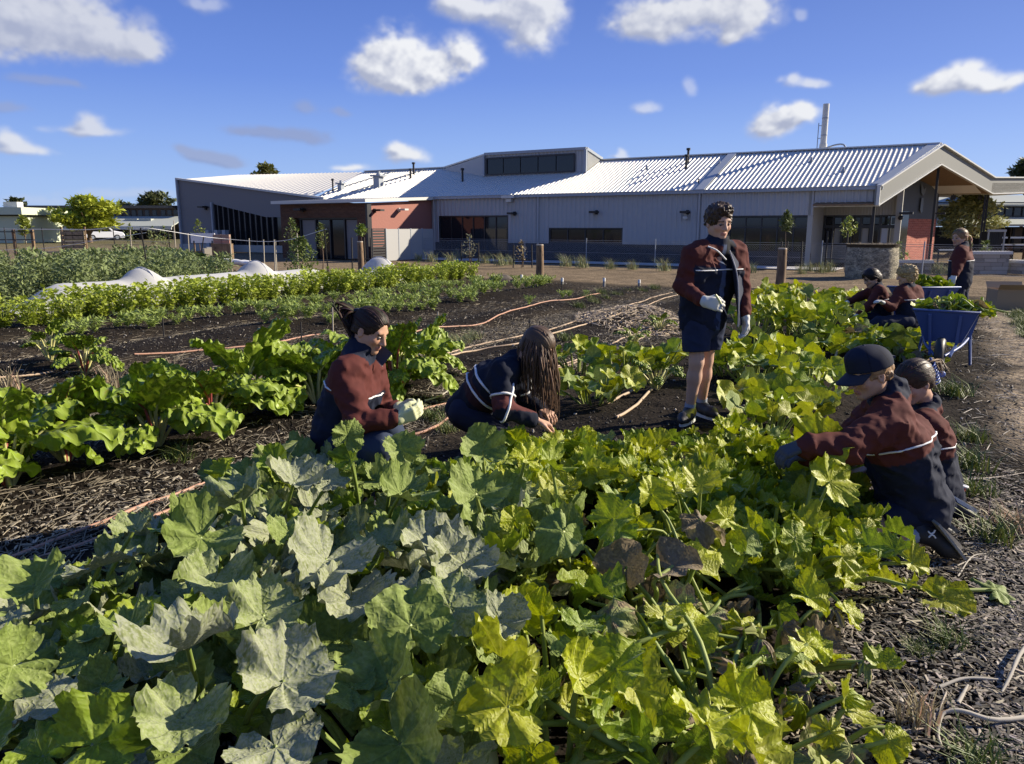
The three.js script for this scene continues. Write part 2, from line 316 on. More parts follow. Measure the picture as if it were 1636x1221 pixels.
// main roof
const gableX = (z) => -z * (1.66 / 4.83);                            // the gable runs askew: further right towards the ridge
{
  const ze = 0.2, ye = EAVE - 0.2 * PITCHR + 0.035, front = (x) => (x > 0.06 ? -(x - 0.05) * (4.83 / 1.66) : ze);
  obj('roof', merge([roofSheet(xsOf(-31, 1.6, 0.2), (x) => { const z = front(x); return [x, ye + (ze - z) * PITCHR, z]; }, (x) => [x, RIDGE + 0.035, RB]), flat(geom([1.6, RIDGE + 0.03, RB, -31, RIDGE + 0.03, RB, -31, EAVE, -9.66, 3.3, EAVE, -9.66], [0, 1, 2, 0, 2, 3]))]), M.roof, school);
  obj('ridge_cap', bar(V3(-31, RIDGE + 0.06, RB), V3(1.6, RIDGE + 0.06, RB), 0.34, 0.06), M.roof, school);
  // pale flashing strips up the roof
  for (const px of [1160]) { const p = fac(px, 292), t = []; const x = fac(1120, 304).x; obj('roof_flashing', slab([V3(x - 0.2, ye + 0.06, 0.2), V3(x + 0.2, ye + 0.06, 0.2), V3(x + 0.2, RIDGE + 0.06, RB + 0.1), V3(x - 0.2, RIDGE + 0.06, RB + 0.1)], V3(0, 0.03, 0)), M.gutter, school); }
  obj('gable_flashing', slab([V3(-0.35, EAVE + 0.06, 0.18), V3(0.02, EAVE + 0.06, 0.18), V3(1.66, RIDGE + 0.07, RB), V3(1.2, RIDGE + 0.07, RB)], V3(0, 0.03, 0)), M.gutter, school);
  // warped roof of the far wing, rising to its left corner
  const cl = fac(284, 287), el = fac(500, 316), L = (x) => { const t = clamp((-31 - x) / (-31 - cl.x), 0, 1); return [x, lerp(el.y + 0.0, cl.y, t), 0.15]; };
  obj('roof', roofSheet(xsOf(cl.x, -31, 0.35), L, (x) => { const t = clamp((-31 - x) / (-31 - cl.x), 0, 1); return [x, lerp(RIDGE, RIDGE + 0.22, t), RB]; }, 0.03), M.roof, school);
  // wing wall with sloping parapet and a leaning strip of dark glazing
  const q = (px, py) => { const p = fac(px, py); p.z = 0.02; return p; };
  const gTopL = q(340, 326), gMid = q(425, 347), gR = q(446, 347), bot = 0.45, endL = cl.x;
  const wl = [];
  wl.push(slab([V3(endL, 0, 0.02), V3(gTopL.x, 0, 0.02), V3(gTopL.x, lerp(cl.y, el.y, (gTopL.x - endL) / (el.x - endL)), 0.02), V3(endL, cl.y, 0.02)], V3(0, 0, -0.2)));
  const topAt = (x) => lerp(cl.y, el.y, (x - endL) / (el.x - endL));
  wl.push(slab([V3(gTopL.x, gTopL.y, 0.02), V3(gMid.x, gMid.y, 0.02), V3(gR.x, gR.y, 0.02), V3(-27, gR.y, 0.02), V3(-27, topAt(-27), 0.02), V3(gTopL.x, topAt(gTopL.x), 0.02)], V3(0, 0, -0.2)));
  obj('wing_wall', merge(wl), M.cladDark, school);
  obj('parapet_cap', bar(V3(endL - 0.1, cl.y + 0.06, 0.0), V3(el.x + 1, topAt(el.x + 1) + 0.06, 0.0), 0.3, 0.12), M.trim, school);
  obj('corner_trim', bar(V3(endL, 0, 0.1), V3(endL, cl.y, 0.1), 0.14), M.gutter, school);
  obj('glazing_edge', bar(V3(gTopL.x, 0.3, 0.12), V3(gTopL.x, gTopL.y + 0.1, 0.12), 0.12), M.gutter, school);
  const gl = obj('slanted_window', slab([V3(gTopL.x, bot, -0.1), V3(gR.x + 0.4, bot, -0.1), V3(gR.x + 0.4, gR.y, -0.1), V3(gMid.x, gMid.y, -0.1), V3(gTopL.x, gTopL.y, -0.1)], V3(0, 0, -0.03)), M.glass, school);
  for (let i = 1; i < 12; i++) { const x = lerp(gTopL.x, gR.x, i / 12), y = x < gMid.x ? lerp(gTopL.y, gMid.y, (x - gTopL.x) / (gMid.x - gTopL.x)) : gMid.y; obj('mullion', box(0.09, y - bot, 0.16, x, (y + bot) / 2, -0.01), M.frame, gl); }
  for (const px of [352, 366, 378]) { const x = q(px, 370).x; obj('bollard', box(0.3, 1.4, 0.3, x, 0.7, 0.9), M.gutter, school); }
  obj('wing_plinth', box(gR.x - endL + 0.5, bot, 0.3, (gR.x + endL) / 2, bot / 2, -0.02), M.paleWall, school);
  for (const [px, py] of [[283, 331], [330, 331]]) { const p = fac(px, py); obj('wall_lamp', merge([box(0.5, 0.1, 0.5, p.x, p.y, 0.3), box(0.14, 0.26, 0.1, p.x, p.y - 0.05, 0.1)]), M.black, school); }
  // things standing on the roof
  const onRoof = (px, py) => toB(onPlane(px, py, BPOS.clone().setY(EAVE), V3(0, 1, 0).applyAxisAngle(BU.clone(), 0).addScaledVector(BN, PITCHR).normalize()));
  const vent = (px, py, h, r, m = M.black) => { const p = onRoof(px, py); obj('roof_vent', merge([cyl(V3(p.x, p.y - 0.1, p.z), V3(p.x, p.y + h, p.z), r, r, 8), cyl(V3(p.x, p.y + h * 0.86, p.z), V3(p.x, p.y + h, p.z), r * 1.7, r * 1.7, 8)]), m, school); };
  vent(532, 306, 0.75, 0.05); vent(656, 286, 0.6, 0.06); vent(661, 280, 0.75, 0.06); vent(739, 291, 0.75, 0.06); vent(1096, 271, 0.7, 0.06); vent(1099, 262, 0.75, 0.06); vent(1116, 295, 0.25, 0.03);
  for (const [px, py, s] of [[545, 305, 0.42], [605, 299, 0.62]]) { const p = onRoof(px, py); obj('roof_cowl', merge([box(s * 0.7, s * 1.1, s * 0.7, p.x, p.y + s * 0.4, p.z), box(s * 1.25, s * 0.16, s, p.x, p.y + s * 1.05, p.z), cyl(V3(p.x, p.y + s, p.z), V3(p.x, p.y + s * 1.45, p.z), s * 0.2, s * 0.2, 8)]), M.gutter, school); }
  for (const [px, py] of [[1296, 260], [1347, 276], [1033, 272], [1149, 265]]) { const p = onRoof(px, py); obj('roof_flange', merge([cyl(V3(p.x, p.y, p.z), V3(p.x, p.y + 0.16, p.z), 0.12, 0.05, 10), cyl(V3(p.x, p.y + 0.1, p.z), V3(p.x, p.y + 0.24, p.z), 0.04, 0.04, 6)]), M.gutter, school); }
  for (let k = 0; k < 3; k++) { const a = onRoof(520 + k * 0, 309), b = onRoof(640, 272); if (k < 2) obj('roof_flashing', bar(V3(a.x + k * 2.2, a.y + 0.05, a.z), V3(b.x + k * 2.4, b.y + 0.05, b.z), 0.2, 0.09), M.gutter, school); }
  // tall white flue with its ladder
  const cb = fac(1315, 238, -5.4), ct = fac(1320.5, 166, -5.4), fl = obj('flue', merge([cyl(V3(cb.x, 4.6, -5.4), V3(cb.x, ct.y, -5.4), 0.14, 0.14, 14), cyl(V3(cb.x, 4.7, -5.4), V3(cb.x, 5.4, -5.4), 0.19, 0.17, 14)]), M.trim, school);
  obj('flue_ladder', merge([cyl(V3(cb.x - 0.26, 4.8, -5.35), V3(cb.x - 0.26, lerp(5.2, ct.y, 0.58), -5.35), 0.02, 0.02, 5), bar(V3(cb.x - 0.26, lerp(5, ct.y, 0.3), -5.35), V3(cb.x, lerp(5, ct.y, 0.3), -5.35), 0.03), bar(V3(cb.x - 0.26, lerp(5, ct.y, 0.56), -5.35), V3(cb.x, lerp(5, ct.y, 0.56), -5.35), 0.03)]), M.gutter, fl);
  obj('flue_collar', merge([cyl(V3(cb.x, lerp(5, ct.y, 0.35), -5.4), V3(cb.x, lerp(5, ct.y, 0.37), -5.4), 0.15, 0.15, 14), cyl(V3(cb.x, lerp(5, ct.y, 0.7), -5.4), V3(cb.x, lerp(5, ct.y, 0.72), -5.4), 0.15, 0.15, 14)]), M.gutter, fl);
  obj('flue_pipe', tube(spline([V3(cb.x + 0.1, 5.16, -5.2), V3(cb.x + 0.6, 5.3, -5.1), V3(cb.x + 0.95, 5.28, -5.0), V3(cb.x + 1.1, 5.05, -4.9)], 8), 0.04, 6), M.gutter, fl);
}
// roof monitor with the long dark window
{
  const z = -2.9, br = fac(935, 277, z), tr = fac(932, 238, z), tl = fac(775, 249, z), bl = fac(775, 283, z), T = lerp(tr.y, tl.y, 0.5), x0 = tl.x, x1 = br.x, yb = roofY(z) + 0.04;
  const l = fac(777, 252.5, z + 0.05), r = fac(918, 247, z + 0.05), lb = fac(777, 279, z + 0.05), rb = fac(918, 274, z + 0.05), wt = (l.y + r.y) / 2, wb = (lb.y + rb.y) / 2;
  const mon = obj('roof_monitor', merge([ribbed(x0, l.x, yb - 0.2, T, z), ribbed(l.x, r.x, yb - 0.2, wb, z), ribbed(l.x, r.x, wt, T, z), ribbed(r.x, x1, yb - 0.2, T, z)]), M.clad, school);
  const side = V3(x1, T, z), back = V3(x1, RIDGE + 0.02, RB), foot = V3(x1, yb - 0.1, z);
  const ribs = []; for (let i = 0; i < 14; i++) { const a = i / 14, b = (i + 0.5) / 14, c = (i + 0.6) / 14, d = (i + 0.92) / 14, P = (t, o, top) => V3(x1 + o, top ? lerp(T, RIDGE + 0.02, t) : lerp(yb, RIDGE, t) - 0.1, lerp(z, RB, t)); ribs.push(poly([P(a, 0, 0), P(b, 0, 0), P(b, 0, 1), P(a, 0, 1)]), poly([P(b, 0, 0), P(c, 0.04, 0), P(c, 0.04, 1), P(b, 0, 1)]), poly([P(c, 0.04, 0), P(d, 0.04, 0), P(d, 0.04, 1), P(c, 0.04, 1)]), poly([P(d, 0.04, 0), P((i + 1) / 14, 0, 0), P((i + 1) / 14, 0, 1), P(d, 0.04, 1)])); }
  obj('monitor_side', merge(ribs), M.trim, mon);
  const far = V3(-24.8, roofY(-4.5), -4.5);
  obj('monitor_side', slab([V3(x0, yb - 0.15, z + 0.005), V3(x0, T, z + 0.005), far, V3(-24.5, far.y - 0.25, -4.3)], V3(0, 0, -0.08)), M.clad, mon);
  obj('monitor_roof', slab([V3(x0, T + 0.02, z), V3(x1, T + 0.02, z), V3(x1, RIDGE + 0.06, RB), V3(-24.8, RIDGE + 0.02, RB)], V3(0, 0.08, 0)), M.roof, mon);
  obj('monitor_trim', merge([bar(V3(x0, T + 0.05, z + 0.06), V3(x1 + 0.06, T + 0.05, z + 0.06), 0.1, 0.14), bar(V3(x1 + 0.03, yb, z + 0.06), V3(x1 + 0.03, T, z + 0.06), 0.14), bar(V3(x1 + 0.05, T + 0.05, z), V3(x1 + 0.05, RIDGE + 0.1, RB), 0.1, 0.14), bar(V3(x0 - 0.04, yb, z + 0.06), V3(x0 - 0.04, T, z + 0.06), 0.1)]), M.gutter, mon);
  const w = obj('window', merge([bar(V3(l.x, wt, z + 0.06), V3(r.x, wt, z + 0.06), 0.08), bar(V3(l.x, wb, z + 0.06), V3(r.x, wb, z + 0.06), 0.08), bar(V3(l.x, wb, z + 0.06), V3(l.x, wt, z + 0.06), 0.08), bar(V3(r.x, wb, z + 0.06), V3(r.x, wt, z + 0.06), 0.08)]), M.frame, mon);
  for (let i = 0; i < 5; i++) obj('pane', box((r.x - l.x) / 5 - 0.05, wt - wb - 0.06, 0.03, l.x + ((r.x - l.x) / 5) * (i + 0.5), (wt + wb) / 2, z + 0.01), M.glass, w);
}
// brick block in front with its red side wall
{
  const zf = 5.3, A = X1 - 0.02, r = fac(583, 322, zf), l = fac(447, 325, zf), top = (r.y + l.y) / 2 - 0.06, back = 3.0, W = r.x - l.x;
  const blk = obj('brick_block', merge([box(1.0, top, 0.3, l.x + 0.5, top / 2, zf - 0.15), box(0.55, top, 0.3, r.x - 0.275, top / 2, zf - 0.15), box(W - 1.55, top - 2.05, 0.3, (l.x + 1 + r.x - 0.55) / 2, (top + 2.05) / 2, zf - 0.15), box(0.25, top, zf, l.x + 0.13, top / 2, zf / 2 - 0.31)]), M.brickBrown, school);
  obj('red_side_wall', slab([V3(r.x, 0, zf - 0.305), V3(r.x, 0, 0), V3(r.x, back, 0), V3(r.x, top, zf - 0.305)], V3(-0.25, 0, 0)), M.render, school);
  obj('corner_pier', box(0.12, top, 0.3, r.x + 0.062, top / 2, zf - 0.15), M.frame, school);
  obj('block_roof', slab([V3(l.x - 0.35, top + 0.02, zf + 0.3), V3(r.x + 0.28, top + 0.02, zf + 0.3), V3(r.x + 0.28, back + 0.02, 0.2), V3(l.x - 0.35, back + 0.02, 0.2)], V3(0, 0.15, 0)), M.trim, school);
  const n = [[0.05, 0.3, 1], [0.3, 0.52, 0], [0.53, 0.75, 0], [0.76, 0.97, 1]], wx = l.x + 1, ww = W - 1.55, sw = obj('door_screen', merge([box(ww, 0.08, 0.14, wx + ww / 2, 2.01, zf - 0.25), ...n.map(([a]) => box(0.07, 1.97, 0.14, wx + ww * a, 0.985, zf - 0.25))]), M.frame, blk);
  for (const [a, b, pale] of n) obj(pale ? 'louvre_panel' : 'glass_door', box(ww * (b - a) - 0.09, 1.92, 0.05, wx + (ww * (a + b)) / 2 + 0.02, 0.98, zf - 0.3), pale ? M.cladDark : M.glass, blk);
  const p = fac(484, 335, zf); obj('wall_lamp', merge([box(0.5, 0.1, 0.4, p.x, p.y, zf + 0.25), box(0.1, 0.2, 0.06, p.x, p.y - 0.02, zf + 0.034)]), M.black, blk);
  for (const [px, py, m] of [[598, 336, M.black], [637, 335, M.trim]]) { const q = facX(px, py, r.x); obj('wall_lamp', merge([box(0.5, 0.09, 0.3, r.x + 0.27, q.y, q.z), box(0.06, 0.2, 0.12, r.x + 0.034, q.y - 0.02, q.z)]), m, school); }
  // yard gate and metal fence beside it
  const fx = r.x + 1.3, fz = (px, py) => facX(px, py, fx), a = fz(616, 366), b = fz(692, 366), g0 = fz(594, 366);
  const yf = thing('yard_fence', 'pale grey sheet-metal fence beside the red wall, half in shade', 'fence', BPOS, BTURN), fh = a.y;
  const nP = 4; for (let i = 0; i < nP; i++) { const z0 = lerp(a.z, b.z, i / nP), z1 = lerp(a.z, b.z, (i + 1) / nP); obj('fence_panel', box(0.04, fh, Math.abs(z1 - z0) - 0.05, fx, fh / 2, (z0 + z1) / 2), std([0.34, 0.34, 0.33], 0.6), yf); obj('fence_post', box(0.07, fh + 0.03, 0.05, fx, (fh + 0.03) / 2, z0), M.gutter, yf); }
  const yg = thing('yard_gate', 'dark slatted metal gate between the brown block and the grey fence', 'gate', BPOS, BTURN);
  obj('gate_frame', merge([bar(V3(fx, 0.1, a.z + 0.06), V3(fx, fh, a.z + 0.06), 0.05), bar(V3(fx, 0.1, g0.z), V3(fx, fh, g0.z), 0.05), bar(V3(fx, fh, g0.z), V3(fx, fh, a.z + 0.06), 0.05)]), M.frame, yg);
  for (let i = 0; i < 11; i++) obj('slat', box(0.03, 0.09, Math.abs(g0.z - a.z) - 0.12, fx, 0.15 + (i * (fh - 0.25)) / 10, (g0.z + a.z + 0.06) / 2), M.black, yg);
}
// entry gable on the right: fascia, timber soffit, porch walls, posts, brick pier
{
  const gd = V3(1.66, 0, -4.83).normalize(), gn = V3(4.83, 0, 1.66).normalize(), wdir = (d) => d.clone().applyAxisAngle(V3(0, 1, 0), BTURN);
  const gp = (px, py, off = 0) => toB(onPlane(px, py, BPOS.clone().addScaledVector(wdir(gn), off), wdir(gn)));
  const tops = [[1404, 297], [1505, 231], [1587, 283.5], [1720, 284]].map((p) => gp(...p, 0.03)), bots = [[1404, 328], [1504, 263], [1583, 309.5], [1720, 306]].map((p) => gp(...p, 0.03));
  bots.forEach((b, i) => { b.x = tops[i].x; b.z = tops[i].z; });
  const fas = obj('gable_fascia', merge([0, 1, 2].map((i) => slab([bots[i], bots[i + 1], tops[i + 1], tops[i]], gn.clone().multiplyScalar(-0.12)))), M.gable, school);
  const tr = []; for (let i = 0; i < 3; i++) { const o = gn.clone().multiplyScalar(0.02); tr.push(bar(bots[i].clone().add(o), bots[i + 1].clone().add(o), 0.14, 0.05), bar(tops[i].clone().add(o), tops[i + 1].clone().add(o), 0.2, 0.06)); }
  tr.push(bar(bots[0].clone().addScaledVector(gn, 0.02), tops[0].clone().addScaledVector(gn, 0.02), 0.12)); obj('gable_trim', merge(tr), M.trim, fas);
  // front fascia box over the porch
  obj('porch_fascia', ribbed(X0 + 0.02, -0.02, bots[0].y + 0.02, 3.06, 0.01), M.clad, school);
  obj('porch_fascia_trim', bar(V3(X0, bots[0].y, 0.03), V3(-0.02, bots[0].y, 0.03), 0.06, 0.08), M.trim, school);
  const u = V3(-1, 0, 0), up = V3(0, 0.06, 0), ext = (p, d) => p.clone().addScaledVector(u, d);
  obj('soffit', merge([slab([bots[0].clone().add(V3(-0.04, 0, -0.1)), bots[1], ext(bots[1], 2.4), ext(bots[0], 2.4).add(V3(0, 0, -0.1))], up), slab([bots[1], bots[2], ext(bots[2], 5), ext(bots[1], 5)], up)]), M.timber, school);
  obj('canopy_roof', merge([slab([tops[1], tops[2], ext(tops[2], 5), ext(tops[1], 3)], up), slab([bots[2], bots[3], bots[3].clone().add(V3(-6, 0, -8)), bots[2].clone().add(V3(-5, 0, 0))], V3(0, 0.5, 0))]), M.roof, school);
  // porch back wall, parallel to the front
  const zw = -2.5, xr = fac(1441, 340, zw).x, sill = fac(1330, 392, zw).y, head = fac(1330, 344, zw).y, mid = fac(1330, 362, zw).y;
  obj('porch_base', box(xr - X0, sill, 0.2, (xr + X0) / 2, sill / 2, zw - 0.1), M.paleBlock, school);
  obj('porch_wall', merge([ribbed(X0, xr, head, 3.35, zw, 0.12, 0.015), box(0.2, 3.1, 2.5, X0 - 0.1, 1.55, zw / 2)]), M.paleWall, school);
  const pw = obj('porch_window', merge([box(xr - X0, 0.07, 0.14, (xr + X0) / 2, head - 0.035, zw - 0.07), box(xr - X0, 0.07, 0.14, (xr + X0) / 2, sill + 0.037, zw - 0.07), box(xr - X0 - 0.02, 0.14, 0.12, (xr + X0) / 2, mid, zw - 0.07)]), M.frame, school);
  for (let i = 0; i <= 8; i++) { const x = lerp(X0 + 0.04, xr - 0.04, i / 8); obj('mullion', box(i % 2 ? 0.06 : 0.1, head - sill - 0.15, 0.13, x, (head + sill) / 2, zw - 0.068), M.frame, pw); if (i < 8) { const x2 = x + (xr - X0) / 16; obj('pane', box((xr - X0) / 8 - 0.14, mid - sill - 0.15, 0.02, x2, (mid + sill) / 2, zw - 0.09), i % 3 === 1 ? M.paleWall : i === 6 ? std([0.5, 0.52, 0.55], 0.3) : M.glass, pw); obj('pane', box((xr - X0) / 8 - 0.1, head - mid - 0.2, 0.02, x2, (head + mid) / 2, zw - 0.09), M.glass, pw); } }
  const pl = fac(1436, 350, zw + 0.1); obj('porch_column', bar(V3(pl.x, 0, zw + 0.2), V3(pl.x, 3.3, zw + 0.2), 0.22), M.paleWall, school);
  obj('wall_lamp', merge([box(0.5, 0.09, 0.4, pl.x + 0.3, fac(1446, 341, zw).y, zw + 0.5), new THREE.SphereGeometry(0.1, 10, 8).translate(pl.x + 0.1, fac(1446, 341, zw).y - 0.18, zw + 0.45)]), M.black, school);
  // brick pier and charcoal wall behind the gable
  const P = (px, py) => gp(px, py, -1.7), pl0 = P(1452, 350), pr0 = P(1496, 350), wl0 = P(1424, 300), ht = P(1475, 350).y, thick = gn.clone().multiplyScalar(-0.3);
  obj('brick_pier', slab([V3(pl0.x, 0, pl0.z), V3(pr0.x, 0, pr0.z), V3(pr0.x, ht, pr0.z), V3(pl0.x, ht, pl0.z)], thick), M.brickRed, school);
  obj('upper_wall', slab([V3(wl0.x, 2.3, wl0.z), V3(wl0.x, 4.6, wl0.z), V3(pr0.x, 4.6, pr0.z), V3(pr0.x, ht + 0.002, pr0.z), V3(pl0.x, ht + 0.002, pl0.z), V3(pl0.x, 2.3, pl0.z)].reverse(), thick), std([0.075, 0.085, 0.09], 0.7), school);
  obj('entry_door', slab([V3(wl0.x, 0.05, wl0.z), V3(pl0.x, 0.05, pl0.z), V3(pl0.x, 2.3, pl0.z), V3(wl0.x, 2.3, wl0.z)], thick.clone().multiplyScalar(0.3)), M.glass, school);
  const side2 = gd.clone().multiplyScalar(0.0).add(V3(-1.6, 0, 0)); obj('pier_return', slab([V3(pr0.x + 0.003, 0, pr0.z - 0.1), V3(pr0.x - 4, 0, pr0.z - 0.4), V3(pr0.x - 4, 4.4, pr0.z - 0.4), V3(pr0.x + 0.003, 4.4, pr0.z - 0.1)], V3(0, 0, -0.2)), M.brickBrown, school);
  // crest on the upper wall: plain pale shield and ribbon
  const c0 = gp(1474, 306, -1.66), cr = (dx, dy) => c0.clone().addScaledVector(gd, dx).add(V3(0, dy, 0)).addScaledVector(gn, 0.02);
  obj('wall_crest', merge([slab([cr(-0.28, 0.35), cr(-0.2, -0.05), cr(0, -0.2), cr(0.2, -0.05), cr(0.28, 0.25), cr(0.05, 0.1)], gn.clone().multiplyScalar(0.03)), slab([cr(-0.12, -0.3), cr(0.12, -0.3), cr(0.14, -0.9), cr(0, -1.0), cr(-0.16, -0.85)], gn.clone().multiplyScalar(0.03))]), std([0.12, 0.14, 0.15], 0.5), school);
  const post = (px, pyTop, off, lean) => { const p = gp(px, pyTop, off); return [V3(p.x, 0, p.z), V3(p.x, p.y, p.z)]; };
  for (const [px, py, off] of [[1500, 266, -0.25], [1397, 330, -0.3], [1552, 313, -2.6], [1575, 311, -0.35], [1579, 311, -0.35]]) { const [a, b] = post(px, py, off); obj('porch_post', bar(a, b, px > 1574 ? 0.09 : 0.1), M.black, school); }
  for (const px of [1523, 1566]) { const p = gp(px, 315, -1.2); obj('canopy_lamp', merge([box(0.2, 0.22, 0.2, p.x, p.y - 0.02, p.z), cyl(V3(p.x, p.y + 0.08, p.z), V3(p.x, p.y + 0.4, p.z), 0.02, 0.02, 5)]), M.black, school); }
  const e = gp(1502, 341, -0.9); obj('wall_lamp', box(0.45, 0.07, 0.35, e.x, e.y, e.z), M.black, school);
}
// ---------- ground ----------
// rows of the garden run 30 degrees to the right of straight ahead: s across the rows (to the right), l along them
const sOf = (x, f) => 0.866 * x - 0.5 * f, lOf = (x, f) => 0.5 * x + 0.866 * f, SL = (s, l) => [0.866 * s + 0.5 * l, -0.5 * s + 0.866 * l];
const bump = (s, c, w) => { const d = Math.abs(s - c) / w; return d < 1 ? (1 - d * d) * (1 - d * d) : 0; };
const inGarden = (l) => smoothstep(l, -1, 1) * (1 - smoothstep(l, 18.5, 20));
function groundH(x, f) {
  const s = sOf(x, f) + (fbm(x * 0.35, f * 0.35, 3, 2) - 0.5) * 0.5, l = lOf(x, f), k = inGarden(l);
  let h = (bump(s, -1.7, 2.1) * 0.13 + bump(s, -4.85, 0.8) * 0.09 + bump(s, -7.1, 0.75) * 0.1 + bump(s, -9.3, 0.9) * 0.09 + bump(s, -10.9, 0.8) * 0.09 + bump(s, -12.6, 0.9) * 0.09) * k;
  h += (fbm(x * 1.3, f * 1.3, 8, 3) - 0.5) * 0.08 + bump(s, 1.9, 0.8) * 0.1 * k - bump(s, 2.9, 0.6) * 0.06 * k;
  return h * (1 - smoothstep(f, 24, 26));
}
const GR = (px, py) => { let p = G(px, py); for (let i = 0; i < 4; i++) p = G(px, py, groundH(p.x, -p.z)); return p; };   // where a sight line meets the garden ground
const onG = (x, f, up = 0) => V3(x, groundH(x, f) + up, -f);
const soilTex = dataTex(1024, 1024, (u, v) => { const a = pfbm(u, v, 8, 1, 5), b = pfbm(u, v, 64, 4, 3), c = pnoise(u, v, 256, 9), g = clamp(0.3 + a * 0.35 + (b - 0.5) * 0.75 + (c > 0.88 ? 0.35 : 0) - (c < 0.15 ? 0.16 : 0), 0.06, 1); return [g, g * 0.985, g * 0.96]; }, false);
const soilBump = dataTex(1024, 1024, (u, v) => { const g = pfbm(u, v, 16, 1, 5) * 0.6 + pfbm(u, v, 96, 21, 2) * 0.4; return [g, g, g]; }, false);
const ZONE = { soil: [0.034, 0.027, 0.021], furrow: [0.11, 0.088, 0.06], chips: [0.15, 0.12, 0.085], dirt: [0.6, 0.485, 0.345], gravel: [0.38, 0.29, 0.185], grass: [0.26, 0.26, 0.1] };
function zoneColor(x, f) {
  const w = (fbm(x * 0.9, f * 0.9, 17, 3) - 0.5) * 1.1, s = sOf(x, f) + w * 0.8, l = lOf(x, f), c = [0, 0, 0]; let left = 1;
  const put = (z, k) => { k = clamp(k, 0, 1) * left; for (let i = 0; i < 3; i++) c[i] += ZONE[z][i] * k; left -= k; };
  put('gravel', smoothstep(l + w, 20.2, 21.2));
  const R = smoothstep(s, 0.25, 0.8);
  put('grass', R * smoothstep(f, 11.5, 13) * (1 - smoothstep(f, 15.5, 17)) * smoothstep(s, 0.6, 1.6) * 0.8);
  put('chips', R * (1 - smoothstep(f, 3.9, 5.2)));
  put('dirt', R * 0.95);
  const b = Math.max(bump(s, -3.95, 0.5) * 0.25, bump(s, -5.8, 0.6) * 1.1, bump(s, -6.2, 0.5), bump(s, -8.1, 0.6) * 0.6, bump(s, -10.1, 0.5) * 0.5, bump(s, -11.7, 0.45) * 0.5, bump(s, -3.4, 0.3) * 0.5) + smoothstep(l, 17.5, 19.5) * 0.7;
  put('furrow', b);
  put('dirt', smoothstep(-s, 15.5, 17.5) * 0.6);
  put('soil', 1);
  return c;
}
{
  const x0 = -18, x1 = 17, f0 = 0.6, f1 = 27, step = 0.085, nx = Math.round((x1 - x0) / step), nf = Math.round((f1 - f0) / step), pos = [], uv = [], col = [], idx = [];
  for (let j = 0; j <= nf; j++) for (let i = 0; i <= nx; i++) {
    const x = lerp(x0, x1, i / nx), f = lerp(f0, f1, j / nf), edge = Math.min(i, nx - i, j, nf - j) === 0;
    const near = f < 9 ? (vnoise(x * 9, f * 9, 2) - 0.5) * 0.022 : 0;
    pos.push(x, edge ? -0.05 : groundH(x, f) + near, -f); uv.push(x / 1.7, f / 1.7);
    const c = zoneColor(x, f), v = 0.85 + 0.3 * vnoise(x * 2.2, f * 2.2, 5); col.push(c[0] * v, c[1] * v, c[2] * v);
  }
  for (let j = 0; j < nf; j++) for (let i = 0; i < nx; i++) { const a = j * (nx + 1) + i; idx.push(a, a + 1, a + nx + 1, a + 1, a + nx + 2, a + nx + 1); }
  structure('garden_ground', geom(pos, idx, uv, col), new THREE.MeshPhysicalMaterial({ vertexColors: true, map: soilTex, bumpMap: soilBump, bumpScale: 0.03, specularIntensity: 0.15, roughness: 1 }));
  // the land round it, out to the horizon
  const lp = [], lu = [], lc = [], li = [], ring = [0, 12, 20, 28, 36, 48, 64, 90, 130, 200, 400, 900, 2200], na = 96;
  ring.forEach((r, j) => { for (let i = 0; i <= na; i++) { const a = (i / na) * 2 * Math.PI, x = Math.sin(a) * r, f = Math.cos(a) * r; lp.push(x, -0.035, -f); lu.push(x / 2.3, f / 2.3); const far = smoothstep(r, 50, 100), v = 0.9 + 0.25 * vnoise(x * 0.3, f * 0.3, 1); lc.push(lerp(0.38, 0.24, far) * v, lerp(0.29, 0.22, far) * v, lerp(0.185, 0.11, far) * v); } });
  for (let j = 0; j < ring.length - 1; j++) for (let i = 0; i < na; i++) { const a = j * (na + 1) + i, b = a + na + 1; li.push(a, a + 1, b, a + 1, b + 1, b); }
  const land = geom(lp, li, lu, lc); const nn = land.attributes.normal; for (let i = 0; i < nn.count; i++) nn.setXYZ(i, 0, 1, 0);
  structure('ground', land, new THREE.MeshPhysicalMaterial({ vertexColors: true, map: soilTex, bumpMap: soilBump, bumpScale: 0.03, specularIntensity: 0.15, roughness: 1, side: THREE.DoubleSide }));
  // concrete path along the building
  const w = (x, z, y) => V3(x, y, z).applyAxisAngle(V3(0, 1, 0), BTURN).add(BPOS);
  structure('footpath', slab([w(-29, 1.2, 0), w(-1, 1.2, 0), w(-1, 3.2, 0), w(-29, 3.2, 0)].reverse(), V3(0, 0.02, 0)), std([0.5, 0.48, 0.44], 0.85));
}
